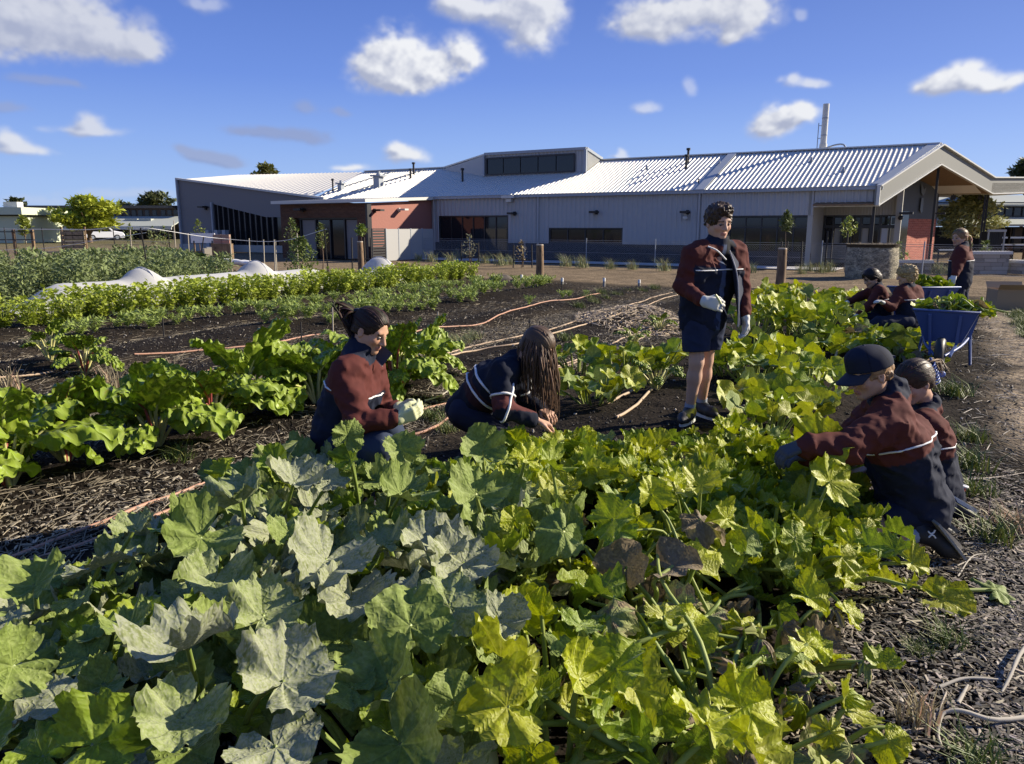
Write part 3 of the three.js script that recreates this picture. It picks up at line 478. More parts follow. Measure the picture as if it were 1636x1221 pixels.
// loose litter: wood chips, straw, twigs (instances of a few slivers)
const sliver = (w, t, l, bend) => { const g = new THREE.BoxGeometry(w, t, l, 1, 1, 2), p = g.attributes.position; for (let i = 0; i < p.count; i++) { const z = p.getZ(i) / l; p.setY(i, p.getY(i) + bend * (0.25 - z * z) * l); p.setX(i, p.getX(i) * (1 - 0.5 * Math.abs(z))); } g.computeVertexNormals(); return g; };
function scatter(name, label, cat, geo, mat, n, seed, place, tint) {
  const r = rng(seed), m = new THREE.InstancedMesh(geo, mat, n), M4 = new THREE.Matrix4(), q = new THREE.Quaternion(), c = new THREE.Color(); let k = 0;
  for (let tries = 0; k < n && tries < n * 12; tries++) {
    const at = place(r); if (!at) continue;
    q.setFromEuler(new THREE.Euler((r() - 0.5) * (at.tilt ?? 0.5), r() * 6.283 * (at.spin ?? 1) + (at.dir ?? 0), (r() - 0.5) * (at.tilt ?? 0.5)));
    m.setMatrixAt(k, M4.compose(at.p, q, V3(at.s * (0.6 + 0.8 * r()), at.s, at.s * (0.5 + r())))); const t = tint(r); m.setColorAt(k, c.setRGB(...t)); k++;
  }
  m.count = k; m.name = numbered(name); m.castShadow = m.receiveShadow = true; scene.add(m);
  return tag(m, label, cat, null, 'stuff');
}
{
  const white = std([1, 1, 1], 0.85);
  const chip = sliver(0.0075, 0.003, 0.032, 0.25), stalk = sliver(0.0045, 0.003, 0.16, 0.05), crumb = new THREE.IcosahedronGeometry(0.012, 0).scale(1, 0.6, 1);
  const chipTint = (r) => { const k = r() < 0.5 ? 0.03 + 0.07 * r() : 0.16 + 0.4 * r() * r(); return [k, k * (0.82 + 0.07 * r()), k * (0.58 + 0.16 * r())]; };
  const strawTint = (r) => { const k = r() < 0.35 ? 0.05 + 0.1 * r() : 0.14 + 0.36 * r() * r(); return [k, k * 0.85, k * 0.6]; };
  // right-hand path in front: chips thick on the ground
  scatter('wood_chips', 'pale and dark wood chips spread over the path at the lower right', 'wood chips', chip, white, 56000, 11, (r) => {
    const f = 1.6 + 4.6 * r() * r() ** 0.4, s = -0.35 + 3.2 * r(), [x] = [(s + 0.5 * f) / 0.866]; if (x > 4.6) return null;
    if (sOf(x, f) < 0.2 && r() < 0.5) return null; if (f > 3.6 && r() < (f - 3.6) * 0.55) return null;
    return { p: onG(x, f, 0.012), s: 0.5 + 0.9 * r() ** 2, tilt: 0.7 };
  }, chipTint);
  scatter('straw_shreds', 'shredded straw and bark scattered between the chard row and the squash bed', 'straw shreds', chip, white, 16000, 15, (r) => {
    const q = r(), [c, w] = q < 0.55 ? [-4.05, 0.5] : q < 0.8 ? [-5.9, 0.5] : [-7.9 + (r() - 0.5) * 5, 1.2], l = 1 + 14 * r() ** 1.6, [x, f] = SL(c + (r() + r() - 1) * w, l); if (f < 1.4) return null;
    return { p: onG(x, f, 0.014), s: 0.5 + 1.1 * r() ** 2, dir: -0.52, spin: r() < 0.4 ? 0.3 : 1, tilt: 0.6 };
  }, (r) => { const k = r() < 0.35 ? 0.05 + 0.1 * r() : 0.2 + 0.4 * r() * r(); return [k, k * 0.87, k * 0.64]; });
  const strawLine = [[-4.35, 0.3, 0.55], [-3.75, 0.2, 0.3], [-5.75, 0.45, 1], [-6.3, 0.4, 1], [-3.6, 0.3, 0.5], [-8.2, 0.4, 0.5], [-10.1, 0.35, 0.4], [-11.7, 0.3, 0.3], [0.6, 0.5, 0.35], [1.6, 0.9, 0.25]];
  scatter('straw', 'dry straw and twigs lying along the furrows between the beds', 'straw', stalk, white, 24000, 12, (r) => {
    const [c, w, k] = strawLine[Math.floor(r() * strawLine.length)]; if (r() > k) return null; const l = 1 + 18.5 * r() ** 1.4, s = c + (r() + r() - 1) * w * 1.5, [x, f] = SL(s, l); if (f < 1.2) return null;
    return { p: onG(x, f, 0.015), s: 0.35 + 0.75 * r(), dir: -0.52, spin: r() < 0.6 ? 0.22 : 1, tilt: 0.3 };
  }, strawTint);
  scatter('mulch_crumbs', 'crumbs of bark and pale flecks on the black garden soil', 'mulch', crumb, white, 42000, 13, (r) => {
    const l = 0.8 + 19 * r() ** 1.5, s = -14 + 14.6 * r(), [x, f] = SL(s, l); if (f < 1.5) return null; return { p: onG(x, f, 0.006), s: 0.3 + 1.2 * r() ** 3, tilt: 3 };
  }, (r) => { const p = r() < 0.1, k = p ? 0.16 + 0.3 * r() : 0.02 + 0.035 * r(); return [k, k * 0.9, k * 0.75]; });
  scatter('dry_twigs', 'thin bleached twigs strewn over the bare dirt of the right path', 'twigs', stalk, white, 1500, 14, (r) => { const f = 2 + 12 * r(), s = 0.1 + 2.6 * r(), x = (s + 0.5 * f) / 0.866; return { p: onG(x, f, 0.012), s: 0.4 + 0.9 * r(), tilt: 0.25 }; }, (r) => { const k = 0.15 + 0.45 * r(); return [k, k * 0.9, k * 0.74]; });
}
// ---------- leaves ----------
// squash leaf in its own plane: the stalk joins at the origin, the tip points to +z, upper side to +y, about 1 long
const VEINS = [0, 0.72, -0.66, 1.5, -1.58, 2.35, -2.3];
function leafRadius(a, r0) {                                         // five rounded lobes and a notch at the stalk
  let lobes = 0; for (const v of [0, 0.85, -0.85, 1.75, -1.75]) lobes = Math.max(lobes, Math.exp(-(((a - v) / 0.5) ** 2)));
  const notch = 1 - 0.72 * Math.exp(-(((Math.PI - Math.abs(a)) / 0.26) ** 2));
  return (0.535 + 0.065 * lobes) * notch * r0;
}
function squashLeaf(seed, o = {}) {
  const { cup = 0.1, ruffle = 0.06, fold = 0, droop = 0.15, tooth = 0.03, jag = 0.2, pleat = 0.05, na = 72, nr = 9, wither = 0 } = o, R = rng(seed), ph = [R() * 9, R() * 9, R() * 9], pos = [0, 0, 0], uv = [0.5, 0.36], idx = [];
  for (let j = 1; j <= nr; j++) for (let i = 0; i <= na; i++) {
    const a = (i / na - 0.5) * 2 * Math.PI * 0.985, t = j / nr; let r = leafRadius(a, 1) * (1 + jag * (fbm(a * 1.6 + ph[0] + 20, 3.3, seed, 3) - 0.5) * 2 * t);
    const teeth = Math.abs(((a * 5.2 + ph[1] + Math.sin(a * 3)) % 1 + 1) % 1 - 0.5) * 2 - 0.5; if (j >= nr - 1) r *= 1 + (j === nr ? 1 : 0.4) * tooth * teeth * 2.2 + (hash3(i, seed, 5) - 0.5) * tooth;
    r *= t; let x = Math.sin(a) * r, z = Math.cos(a) * r;
    let v = 9; for (const q of VEINS) v = Math.min(v, Math.abs(a - q)); const ridge = Math.exp(-((v / 0.1) ** 2));
    let y = cup * r * r * 4 * 0.5 - ridge * 0.022 * t * (1 - t * 0.5) + 0.19 * (fbm(x * 3.1 + ph[1], z * 3.1 + ph[2], seed, 2) - 0.5) * Math.min(1, t * 1.6) + ruffle * t * t * (Math.sin(a * 5 + ph[0]) * 0.6 + Math.sin(a * 9 + ph[1]) * 0.45 + Math.sin(a * 2 + ph[2]) * 0.8) + 0.02 * (fbm(x * 9 + ph[0], z * 9, 1, 2) - 0.5);
    { const q = Math.cos(a * 4.6 + ph[0]) * 0.5 + Math.cos(a * 7.3 + ph[2]) * 0.5; y += pleat * t ** 1.3 * q + pleat * 0.55 * t ** 5 * Math.sin(a * 17 + ph[1]) + pleat * 0.35 * t ** 7 * Math.sin(a * 29 + ph[0]); }
    y -= droop * Math.max(0, z) ** 2 * 1.6; y += fold * Math.abs(x) * 0.9;
    if (wither) { const k = wither * t; x *= 1 - 0.45 * k * (0.6 + 0.8 * vnoise(a * 3 + ph[0], 1)); z *= 1 - 0.35 * k * (0.5 + vnoise(a * 3, 7)); y -= k * 0.3 * (0.4 + vnoise(a * 2.5 + ph[2], 4)) + k * 0.14 * Math.sin(a * 13); }
    pos.push(x, y, z); uv.push(0.5 + x * 0.72, 0.36 + z * 0.72);
  }
  for (let i = 0; i < na; i++) idx.push(0, 1 + i, 2 + i);
  for (let j = 0; j < nr - 1; j++) for (let i = 0; i < na; i++) { const a = 1 + j * (na + 1) + i, b = a + na + 1; idx.push(a, b, a + 1, a + 1, b, b + 1); }
  return geom(pos, idx, uv);
}
function leafTexture(size, seed, base, alt, vein, mildew, brown = 0, fine = 1) {
  return dataTex(size, size, (u, v) => {
    const x = (u - 0.5) / 0.72, z = (v - 0.36) / 0.72, r = Math.hypot(x, z), a = Math.atan2(x, z); let w = 0;
    for (const q of VEINS) { const d = Math.abs(a - q) * r; w = Math.max(w, clamp(1 - d / (0.011 + 0.008 * (0.6 - r)), 0, 1)); const side = Math.abs((((r * 7.5 + (a > q ? 1 : -1) * (a - q) * 3.4 * r * (1)) % 1) + 1) % 1 - 0.5); if (Math.abs(a - q) < 0.34 && r > 0.08) w = Math.max(w, 0.6 * fine * clamp(1 - side / 0.05, 0, 1)); }
    const n = fbm(x * 5 + seed, z * 5, seed, 4), n2 = fbm(x * 26 + seed, z * 26, seed + 3, 3), n3 = fbm(x * 60, z * 60, seed + 5, 2);
    let c = [0, 1, 2].map((i) => lerp(base[i], alt[i], clamp(n * 1.4 - 0.2, 0, 1)) * (0.84 + 0.32 * n2));
    c = c.map((k, i) => lerp(k, vein[i], w * 0.38));
    if (mildew) { const m = clamp(smoothstep(n * 0.55 + n2 * 0.4 + (0.55 - Math.abs(r - 0.3)) * 0.25, 0.62 - mildew * 0.45, 0.95 - mildew * 0.4) * (0.1 + 1.5 * n3) + (n3 > 0.62 ? 0.3 : 0), 0, 1) * 0.9; c = c.map((k, i) => lerp(k, [0.61, 0.62, 0.55][i], m * Math.min(1, mildew * 1.05))); }
    if (brown) { const m = smoothstep(fbm(x * 4 + 9, z * 4, seed + 8, 4) + (r - 0.3) * 0.5, 0.66 - brown * 0.3, 0.78 - brown * 0.2); c = c.map((k, i) => lerp(k, [0.5, 0.44, 0.33][i] * (0.7 + 0.6 * n2), m)); }
    return c;
  }, true, false);
}
const leafBump = dataTex(512, 512, (u, v) => { const x = (u - 0.5) / 0.72, z = (v - 0.36) / 0.72, r = Math.hypot(x, z), a = Math.atan2(x, z); let w = 0; for (const q of VEINS) w = Math.max(w, clamp(1 - (Math.abs(a - q) * r) / 0.02, 0, 1)); const b = 1 - Math.min(1, 3 * Math.abs(vnoise(x * 17, z * 17, 2) - 0.5)); const g = 0.5 + 0.3 * b + 0.14 * fbm(x * 40, z * 40, 3, 2) - 0.15 * w; return [g, g, g]; }, false, false);
const LEAF = {
  grey: [leafTexture(512, 1, [0.4, 0.44, 0.22], [0.48, 0.52, 0.3], [0.58, 0.6, 0.4], 0.85), leafTexture(512, 2, [0.4, 0.46, 0.2], [0.48, 0.54, 0.27], [0.58, 0.6, 0.38], 0.6)].map((t) => leafy([1, 1, 1], 0.16, 0.8, { map: t, bumpMap: leafBump, bumpScale: 0.0045 })),
  sage: [leafTexture(512, 3, [0.42, 0.49, 0.2], [0.49, 0.55, 0.26], [0.55, 0.6, 0.34], 0.3)].map((t) => leafy([1, 1, 1], 0.24, 0.72, { map: t, bumpMap: leafBump, bumpScale: 0.0045 })),
  green: [leafTexture(512, 4, [0.46, 0.56, 0.13], [0.56, 0.64, 0.16], [0.66, 0.7, 0.3], 0.1), leafTexture(512, 5, [0.52, 0.6, 0.1], [0.62, 0.67, 0.13], [0.7, 0.72, 0.3], 0)].map((t) => leafy([1, 1, 1], 0.5, 0.6, { map: t, bumpMap: leafBump, bumpScale: 0.0045 })),
  lime: [leafTexture(512, 6, [0.68, 0.73, 0.09], [0.77, 0.79, 0.13], [0.8, 0.8, 0.34], 0.0), leafTexture(512, 7, [0.66, 0.7, 0.12], [0.75, 0.76, 0.17], [0.8, 0.78, 0.4], 0.24)].map((t) => leafy([1, 1, 1], 0.58, 0.55, { map: t, bumpMap: leafBump, bumpScale: 0.0045 })),
  dead: [leafTexture(512, 8, [0.5, 0.45, 0.36], [0.4, 0.35, 0.27], [0.55, 0.5, 0.4], 0.1, 0.8), leafTexture(512, 9, [0.5, 0.54, 0.3], [0.56, 0.56, 0.34], [0.6, 0.6, 0.4], 0.2, 0.55)].map((t) => leafy([1, 1, 1], 0.22, 0.85, { map: t, bumpMap: leafBump, bumpScale: 0.0045 })),
};
const LG = {
  flat: [1, 2, 3, 4].map((s) => squashLeaf(s * 13, { cup: 0.2, ruffle: 0.07, droop: 0.22, pleat: 0.05 })),
  wavy: [5, 6, 7, 8].map((s) => squashLeaf(s * 17, { cup: 0.42, ruffle: 0.1, droop: 0.2, fold: 0.16, tooth: 0.04, pleat: 0.075 })),
  folded: [9, 10, 11].map((s) => squashLeaf(s * 19, { cup: 0.08, ruffle: 0.12, fold: 0.6, droop: 0.4, tooth: 0.06, pleat: 0.07 })),
  droopy: [12, 13, 14].map((s) => squashLeaf(s * 23, { cup: -0.16, ruffle: 0.12, droop: 0.55, fold: -0.16 })),
  dead: [15, 16, 17].map((s) => squashLeaf(s * 29, { cup: -0.2, ruffle: 0.12, droop: 0.5, wither: 0.9, na: 48 })),
  small: [21, 22, 23].map((s) => squashLeaf(s * 31, { cup: 0.12, ruffle: 0.09, fold: 0.25, droop: 0.2, na: 22, nr: 4, tooth: 0.06 })),
};
const M_STALK = leafy([0.2, 0.27, 0.05], 0.2, 0.55), M_STALKP = leafy([0.3, 0.36, 0.09], 0.2, 0.55), M_FRUIT = std([0.5, 0.52, 0.22], 0.45);
const pick = (a, r) => a[Math.floor(r() * a.length) % a.length];
// leaf blade as a part: base point, direction of its tip, direction of its upper side, length in metres
function putLeaf(parent, origin, geo, mat, at, tip, up, size, name = 'leaf') {
  const z = tip.clone().normalize(), x = up.clone().cross(z).normalize(), y = z.clone().cross(x), m = obj(name, geo, mat, parent);
  m.matrixAutoUpdate = true; const M4 = new THREE.Matrix4().makeBasis(x, y, z); m.quaternion.setFromRotationMatrix(M4); m.position.copy(at).sub(origin); m.scale.setScalar(size);
  return m;
}
function putStalk(parent, origin, a, b, r, mat, sag = 0.06) {
  const m = a.clone().lerp(b, 0.55).add(V3(0, sag, 0)), P = spline([a, m, b].map((p) => p.clone().sub(origin)), 7);
  return obj('leaf_stalk', tube(P, (t) => r * (1.25 - 0.5 * t), 6), mat, parent);
}
// one squash plant: leaves on upright stalks round a crown
const KINDS = {
  grey: { wild: 1.35, mats: [[LEAF.grey, 5], [LEAF.sage, 4], [LEAF.green, 1]], shapes: ['flat', 'wavy', 'wavy', 'folded', 'droopy'], h: [0.3, 0.5], size: [0.17, 0.27], stalk: M_STALK },
  sage: { wild: 1.4, mats: [[LEAF.sage, 5], [LEAF.grey, 2], [LEAF.green, 3]], shapes: ['flat', 'wavy', 'folded'], h: [0.28, 0.48], size: [0.14, 0.23], stalk: M_STALK },
  mixed: { mats: [[LEAF.green, 5], [LEAF.lime, 4], [LEAF.sage, 2]], shapes: ['folded', 'wavy', 'folded', 'flat'], wild: 1.7, h: [0.2, 0.37], size: [0.11, 0.21], stalk: M_STALKP },
  lime: { mats: [[LEAF.lime, 6], [LEAF.green, 4], [LEAF.sage, 1]], shapes: ['folded', 'wavy', 'folded'], wild: 2, h: [0.15, 0.35], size: [0.1, 0.19], stalk: M_STALKP },
  worn: { mats: [[LEAF.lime, 3], [LEAF.green, 3], [LEAF.dead, 5], [LEAF.sage, 1]], shapes: ['folded', 'droopy', 'dead', 'dead', 'wavy'], wild: 2, h: [0.08, 0.3], size: [0.11, 0.19], stalk: M_STALKP },
};
function weighted(list, r) { let t = r() * list.reduce((a, b) => a + b[1], 0); for (const [m, w] of list) if ((t -= w) <= 0) return pick(m, r); return list[0][0][0]; }
function squashPlant(label, x, f, kind, n, spread, seed, opt = {}) {
  const k = KINDS[kind], r = rng(seed), o = onG(x, f, 0.0), p = thing('squash_plant', label, 'squash plant', o), hs = opt.h ?? 1, zs = opt.size ?? 1;
  n = Math.round(n * (opt.more ?? 1));
  for (let i = 0; i < n; i++) {
    const a = i * 2.4 + r() * 0.9, rad = spread * Math.sqrt((i + 0.4) / n) * (0.8 + 0.4 * r()), px = x + Math.cos(a) * rad, pf = f + Math.sin(a) * rad, h = lerp(...k.h, r()) * hs * (1 - 0.25 * (rad / spread) ** 2);
    const out = V3(Math.cos(a), 0, -Math.sin(a)), top = onG(px, pf, h), size = lerp(...k.size, r()) * zs * (opt.near ? 1 : 1);
    const mat = weighted(k.mats, r), shape = LEAF.dead.includes(mat) && r() < 0.7 ? 'dead' : pick(k.shapes, r);
    const yaw = r() * 6.28, tip = out.clone().multiplyScalar(0.8).add(V3(Math.cos(yaw), 0, Math.sin(yaw)).multiplyScalar(0.7)).add(V3(0, (shape === 'folded' ? 0.45 : 0) + (r() - 0.5) * 0.7 * (k.wild ?? 1), 0));
    const up = V3((r() - 0.5) * 0.9 * (k.wild ?? 1) + (opt.lean ?? 0.1), 1, (r() - 0.5) * 0.9 * (k.wild ?? 1) + 0.25);
    putLeaf(p, o, pick(LG[shape], r), mat, top, tip, up, size);
    putStalk(p, o, onG(x + Math.cos(a) * 0.06 + (px - x) * 0.25, f + Math.sin(a) * 0.06 + (pf - f) * 0.25, 0.02), top, 0.007 + 0.004 * r(), k.stalk, 0.05 * r());
  }
  return p;
}
// ---------- the squash bed in front ----------
{
  // leading leaves, read off the photograph: pixel, size in metres, kind, shape, where the tip points and which way the upper side faces (x right, y up, z to the viewer)
  let cur; const leads = {};
  const at = (px, py, h) => { let p = G(px, py, h); for (let i = 0; i < 3; i++) p = G(px, py, h + groundH(p.x, -p.z)); return p; };
  const lead = (plant, px, py, h, size, mat, shape, tip, up, v = 0) => (leads[plant] ??= []).push({ px, py, h, size, mat, shape, tip, up, v });
  // big mildewed leaves, left half
  lead('A', 300, 1035, 0.52, 0.42, ['grey', 0], 'wavy', [0.2, -0.1, -1], [-0.35, 1, 0.5], 0);
  lead('A', 452, 1090, 0.46, 0.4, ['grey', 0], 'wavy', [0.5, 0.25, -0.8], [0.35, 1, 0.7], 1);
  lead('A', 290, 1150, 0.42, 0.33, ['grey', 1], 'wavy', [-0.4, -0.2, 0.9], [0.2, 1, 0.5], 2);
  lead('A', 440, 1195, 0.4, 0.34, ['grey', 0], 'flat', [0.5, -0.1, 0.6], [0.1, 1, 0.3], 3);
  lead('B', 320, 860, 0.55, 0.4, ['sage', 0], 'wavy', [-0.5, -0.25, 0.8], [0.2, 0.8, 0.9], 0);
  lead('B', 385, 800, 0.56, 0.42, ['grey', 1], 'wavy', [0.5, 0.3, -0.7], [-0.5, 1, 0.35], 1);
  lead('B', 470, 770, 0.56, 0.38, ['grey', 0], 'wavy', [0.15, 0.15, -0.9], [0.2, 0.9, 0.75], 2);
  lead('B', 525, 770, 0.52, 0.28, ['grey', 0], 'flat', [0.8, 0, -0.4], [0.2, 1, 0.3], 3);
  lead('B', 460, 850, 0.5, 0.26, ['sage', 0], 'folded', [-0.2, 0.5, -0.7], [0.3, 0.8, 0.6], 1);
  lead('C', 520, 895, 0.56, 0.4, ['grey', 0], 'wavy', [-0.3, -0.25, 0.9], [0.45, 1, 0.45], 3);
  lead('C', 340, 930, 0.48, 0.34, ['grey', 1], 'wavy', [-0.1, -0.2, 0.8], [0.35, 1, 0.5], 2);
  lead('C', 560, 960, 0.48, 0.34, ['grey', 0], 'wavy', [0.1, -0.3, 0.9], [0.3, 0.9, 0.6], 0);
  lead('C', 420, 985, 0.46, 0.34, ['grey', 1], 'wavy', [0.3, 0.3, -0.8], [0.25, 0.8, 0.8], 1);
  lead('D', 690, 875, 0.55, 0.36, ['grey', 0], 'wavy', [-0.35, 0.3, -0.7], [0.35, 0.9, 0.6], 2);
  lead('D', 740, 900, 0.52, 0.36, ['grey', 0], 'wavy', [0.3, 0.4, -0.7], [0.1, 0.8, 0.9], 0);
  lead('D', 655, 1000, 0.48, 0.4, ['sage', 0], 'flat', [-0.25, 0.55, -0.6], [0.25, 0.75, 0.9], 1);
  lead('D', 718, 970, 0.5, 0.34, ['grey', 1], 'flat', [0.25, 0.6, -0.6], [0.1, 0.7, 0.9], 3);
  lead('D', 800, 990, 0.44, 0.27, ['grey', 0], 'wavy', [0.6, 0.2, -0.6], [0.2, 0.9, 0.5], 2);
  lead('E', 620, 1090, 0.42, 0.4, ['sage', 0], 'wavy', [0.2, 0.5, -0.6], [-0.55, 0.8, 0.55], 1);
  lead('E', 560, 1100, 0.4, 0.24, ['sage', 0], 'flat', [-0.6, 0.1, -0.3], [0.3, 1, 0.4], 0);
  lead('E', 725, 1120, 0.4, 0.26, ['sage', 0], 'flat', [0.3, 0.7, -0.4], [0.1, 0.6, 1], 2);
  lead('E', 640, 1190, 0.34, 0.4, ['sage', 0], 'wavy', [0.5, -0.2, 0.6], [-0.4, 1, 0.4], 3);
  lead('F', 55, 935, 0.46, 0.36, ['sage', 0], 'wavy', [-0.2, 0.3, -0.8], [0.1, 0.75, 0.9], 3);
  lead('F', 160, 905, 0.4, 0.4, ['grey', 0], 'flat', [0.3, -0.1, -0.8], [-0.6, 1, 0.35], 0);
  lead('F', 215, 845, 0.45, 0.26, ['grey', 1], 'wavy', [-0.5, 0.2, -0.6], [0.2, 0.9, 0.5], 1);
  lead('F', 30, 1000, 0.34, 0.36, ['grey', 0], 'flat', [-0.2, -0.1, 0.8], [-0.4, 1, 0.2], 2);
  lead('F', 20, 1065, 0.44, 0.3, ['sage', 0], 'folded', [-0.3, 0.1, 0.9], [0.8, 0.6, 0.4], 2);
  lead('F', 120, 960, 0.4, 0.22, ['sage', 0], 'flat', [0.6, 0.1, 0.4], [0.2, 1, 0.3], 0);
  lead('G', 180, 1010, 0.4, 0.3, ['sage', 0], 'flat', [0.3, 0, -0.6], [-0.5, 1, 0.3], 0);
  lead('G', 140, 1050, 0.36, 0.28, ['sage', 0], 'flat', [-0.6, -0.1, 0.3], [0.1, 1, 0.3], 2);
  lead('G', 205, 1000, 0.45, 0.22, ['sage', 0], 'wavy', [0.7, 0, 0.3], [0.2, 1, 0.4], 1);
  lead('G', 165, 1095, 0.42, 0.2, ['sage', 0], 'wavy', [-0.4, 0, 0.5], [0.2, 1, 0.4], 3);
  lead('G', 90, 1120, 0.34, 0.32, ['grey', 0], 'flat', [-0.6, -0.1, 0.6], [-0.3, 1, 0.2], 1);
  lead('G', 150, 1190, 0.42, 0.34, ['green', 0], 'folded', [0.8, 0.15, -0.2], [-0.3, 0.7, 0.8], 1);
  lead('G', 70, 1210, 0.34, 0.26, ['green', 0], 'folded', [-0.8, 0.2, -0.1], [0.3, 0.8, 0.6], 0);
  lead('G', 300, 1200, 0.36, 0.25, ['sage', 0], 'flat', [0.3, 0, 0.5], [0.1, 1, 0.4], 2);
  // bright leaves, lower middle and right
  lead('H', 800, 1050, 0.42, 0.36, ['lime', 1], 'folded', [0.9, -0.1, 0.25], [0.2, 0.8, -0.7], 0);
  lead('H', 810, 1130, 0.42, 0.33, ['lime', 1], 'folded', [-0.8, 0.2, 0.3], [0.5, 0.75, 0.7], 1);
  lead('H', 925, 1085, 0.42, 0.3, ['lime', 0], 'wavy', [-0.3, 0.6, -0.4], [0.75, 0.5, 0.5], 2);
  lead('H', 985, 1070, 0.42, 0.3, ['green', 1], 'folded', [0.4, 0.6, -0.5], [-0.6, 0.6, 0.7], 0);
  lead('H', 960, 1160, 0.36, 0.24, ['green', 0], 'wavy', [-0.2, 0.3, 0.6], [0.4, 0.8, 0.5], 1);
  lead('I', 1130, 1160, 0.36, 0.34, ['lime', 0], 'folded', [0.45, 0.1, 0.8], [0.6, 0.8, 0.5], 2);
  lead('I', 1185, 1130, 0.36, 0.3, ['lime', 0], 'folded', [0.9, 0.15, -0.2], [-0.2, 0.7, 0.8], 0);
  lead('I', 1200, 1200, 0.3, 0.32, ['lime', 1], 'folded', [0.5, -0.3, 0.8], [0.7, 0.7, 0.3], 1);
  lead('I', 1290, 1030, 0.24, 0.26, ['lime', 0], 'flat', [0.5, -0.25, 0.5], [0.5, 0.9, 0.6], 1);
  lead('J', 1190, 870, 0.32, 0.26, ['sage', 0], 'flat', [0.8, -0.1, 0.3], [0.3, 1, 0.6], 2);
  lead('J', 1290, 955, 0.26, 0.28, ['lime', 0], 'folded', [0.8, -0.2, 0.4], [0.4, 0.8, 0.6], 1);
  lead('J', 1270, 860, 0.38, 0.24, ['green', 1], 'flat', [0.4, 0.35, -0.4], [0.1, 0.7, 0.9], 1);
  lead('J', 1345, 890, 0.3, 0.24, ['lime', 1], 'folded', [0.3, 0.7, -0.3], [0.6, 0.4, 0.7], 0);
  lead('J', 1355, 980, 0.16, 0.24, ['lime', 0], 'flat', [0.35, -0.5, 0.6], [0.7, 0.7, 0.5], 3);
  lead('J', 1325, 770, 0.46, 0.4, ['lime', 0], 'folded', [0.5, 0.3, -0.3], [0.3, 0.6, 0.8], 2);
  lead('J', 1312, 715, 0.56, 0.48, ['lime', 0], 'folded', [0.75, 0.6, -0.1], [-0.45, 0.5, 0.75], 0);
  lead('K', 1040, 790, 0.5, 0.26, ['lime', 0], 'folded', [0.2, 0.7, -0.3], [0.2, 0.3, 0.9], 1);
  lead('K', 1120, 775, 0.5, 0.28, ['lime', 1], 'wavy', [0.7, 0.2, -0.2], [-0.4, 0.8, 0.6], 2);
  lead('K', 1075, 770, 0.52, 0.2, ['lime', 0], 'folded', [0.7, -0.3, 0.2], [0.5, 0.8, 0.2], 0);
  lead('K', 1160, 830, 0.42, 0.24, ['lime', 0], 'folded', [-0.5, 0.2, 0.3], [0.4, 0.7, 0.6], 1);
  lead('L', 980, 830, 0.5, 0.3, ['green', 1], 'folded', [0.5, 0.6, 0.2], [-0.7, 0.5, 0.5], 2);
  lead('L', 900, 850, 0.48, 0.32, ['sage', 0], 'droopy', [-0.4, -0.3, 0.7], [0.3, 1, 0.5], 0);
  lead('L', 880, 740, 0.52, 0.3, ['green', 1], 'wavy', [-0.4, 0.2, 0.4], [0.3, 0.9, 0.5], 0);
  lead('M', 760, 790, 0.56, 0.38, ['sage', 0], 'wavy', [-0.1, 0.5, -0.7], [0.3, 0.7, 0.8], 0);
  lead('M', 770, 720, 0.6, 0.34, ['sage', 0], 'wavy', [-0.2, 0.6, -0.5], [0.3, 0.6, 0.9], 2);
  lead('M', 822, 830, 0.46, 0.2, ['lime', 0], 'flat', [-0.1, 0.7, -0.3], [0.3, 0.3, 1], 2);
  lead('M', 840, 735, 0.56, 0.24, ['lime', 0], 'folded', [-0.5, 0.3, 0.4], [0.5, 0.7, 0.4], 0);
  lead('N', 640, 790, 0.52, 0.36, ['sage', 0], 'wavy', [-0.3, 0.1, 0.6], [0.2, 0.9, 0.6], 0);
  lead('N', 560, 735, 0.55, 0.26, ['green', 0], 'wavy', [0.3, 0.7, -0.3], [-0.5, 0.5, 0.7], 1);
  lead('N', 555, 695, 0.66, 0.24, ['sage', 0], 'folded', [0.35, 0.75, -0.2], [0.5, 0.4, 0.8], 0);
  lead('N', 640, 720, 0.6, 0.28, ['sage', 0], 'folded', [-0.3, 0.6, -0.3], [0.4, 0.5, 0.8], 1);
  lead('N', 440, 735, 0.5, 0.24, ['green', 0], 'wavy', [-0.4, 0.4, -0.5], [-0.3, 0.8, 0.5], 2);
  lead('N', 360, 755, 0.46, 0.24, ['green', 1], 'folded', [0.1, 0.7, -0.4], [-0.6, 0.5, 0.7], 0);
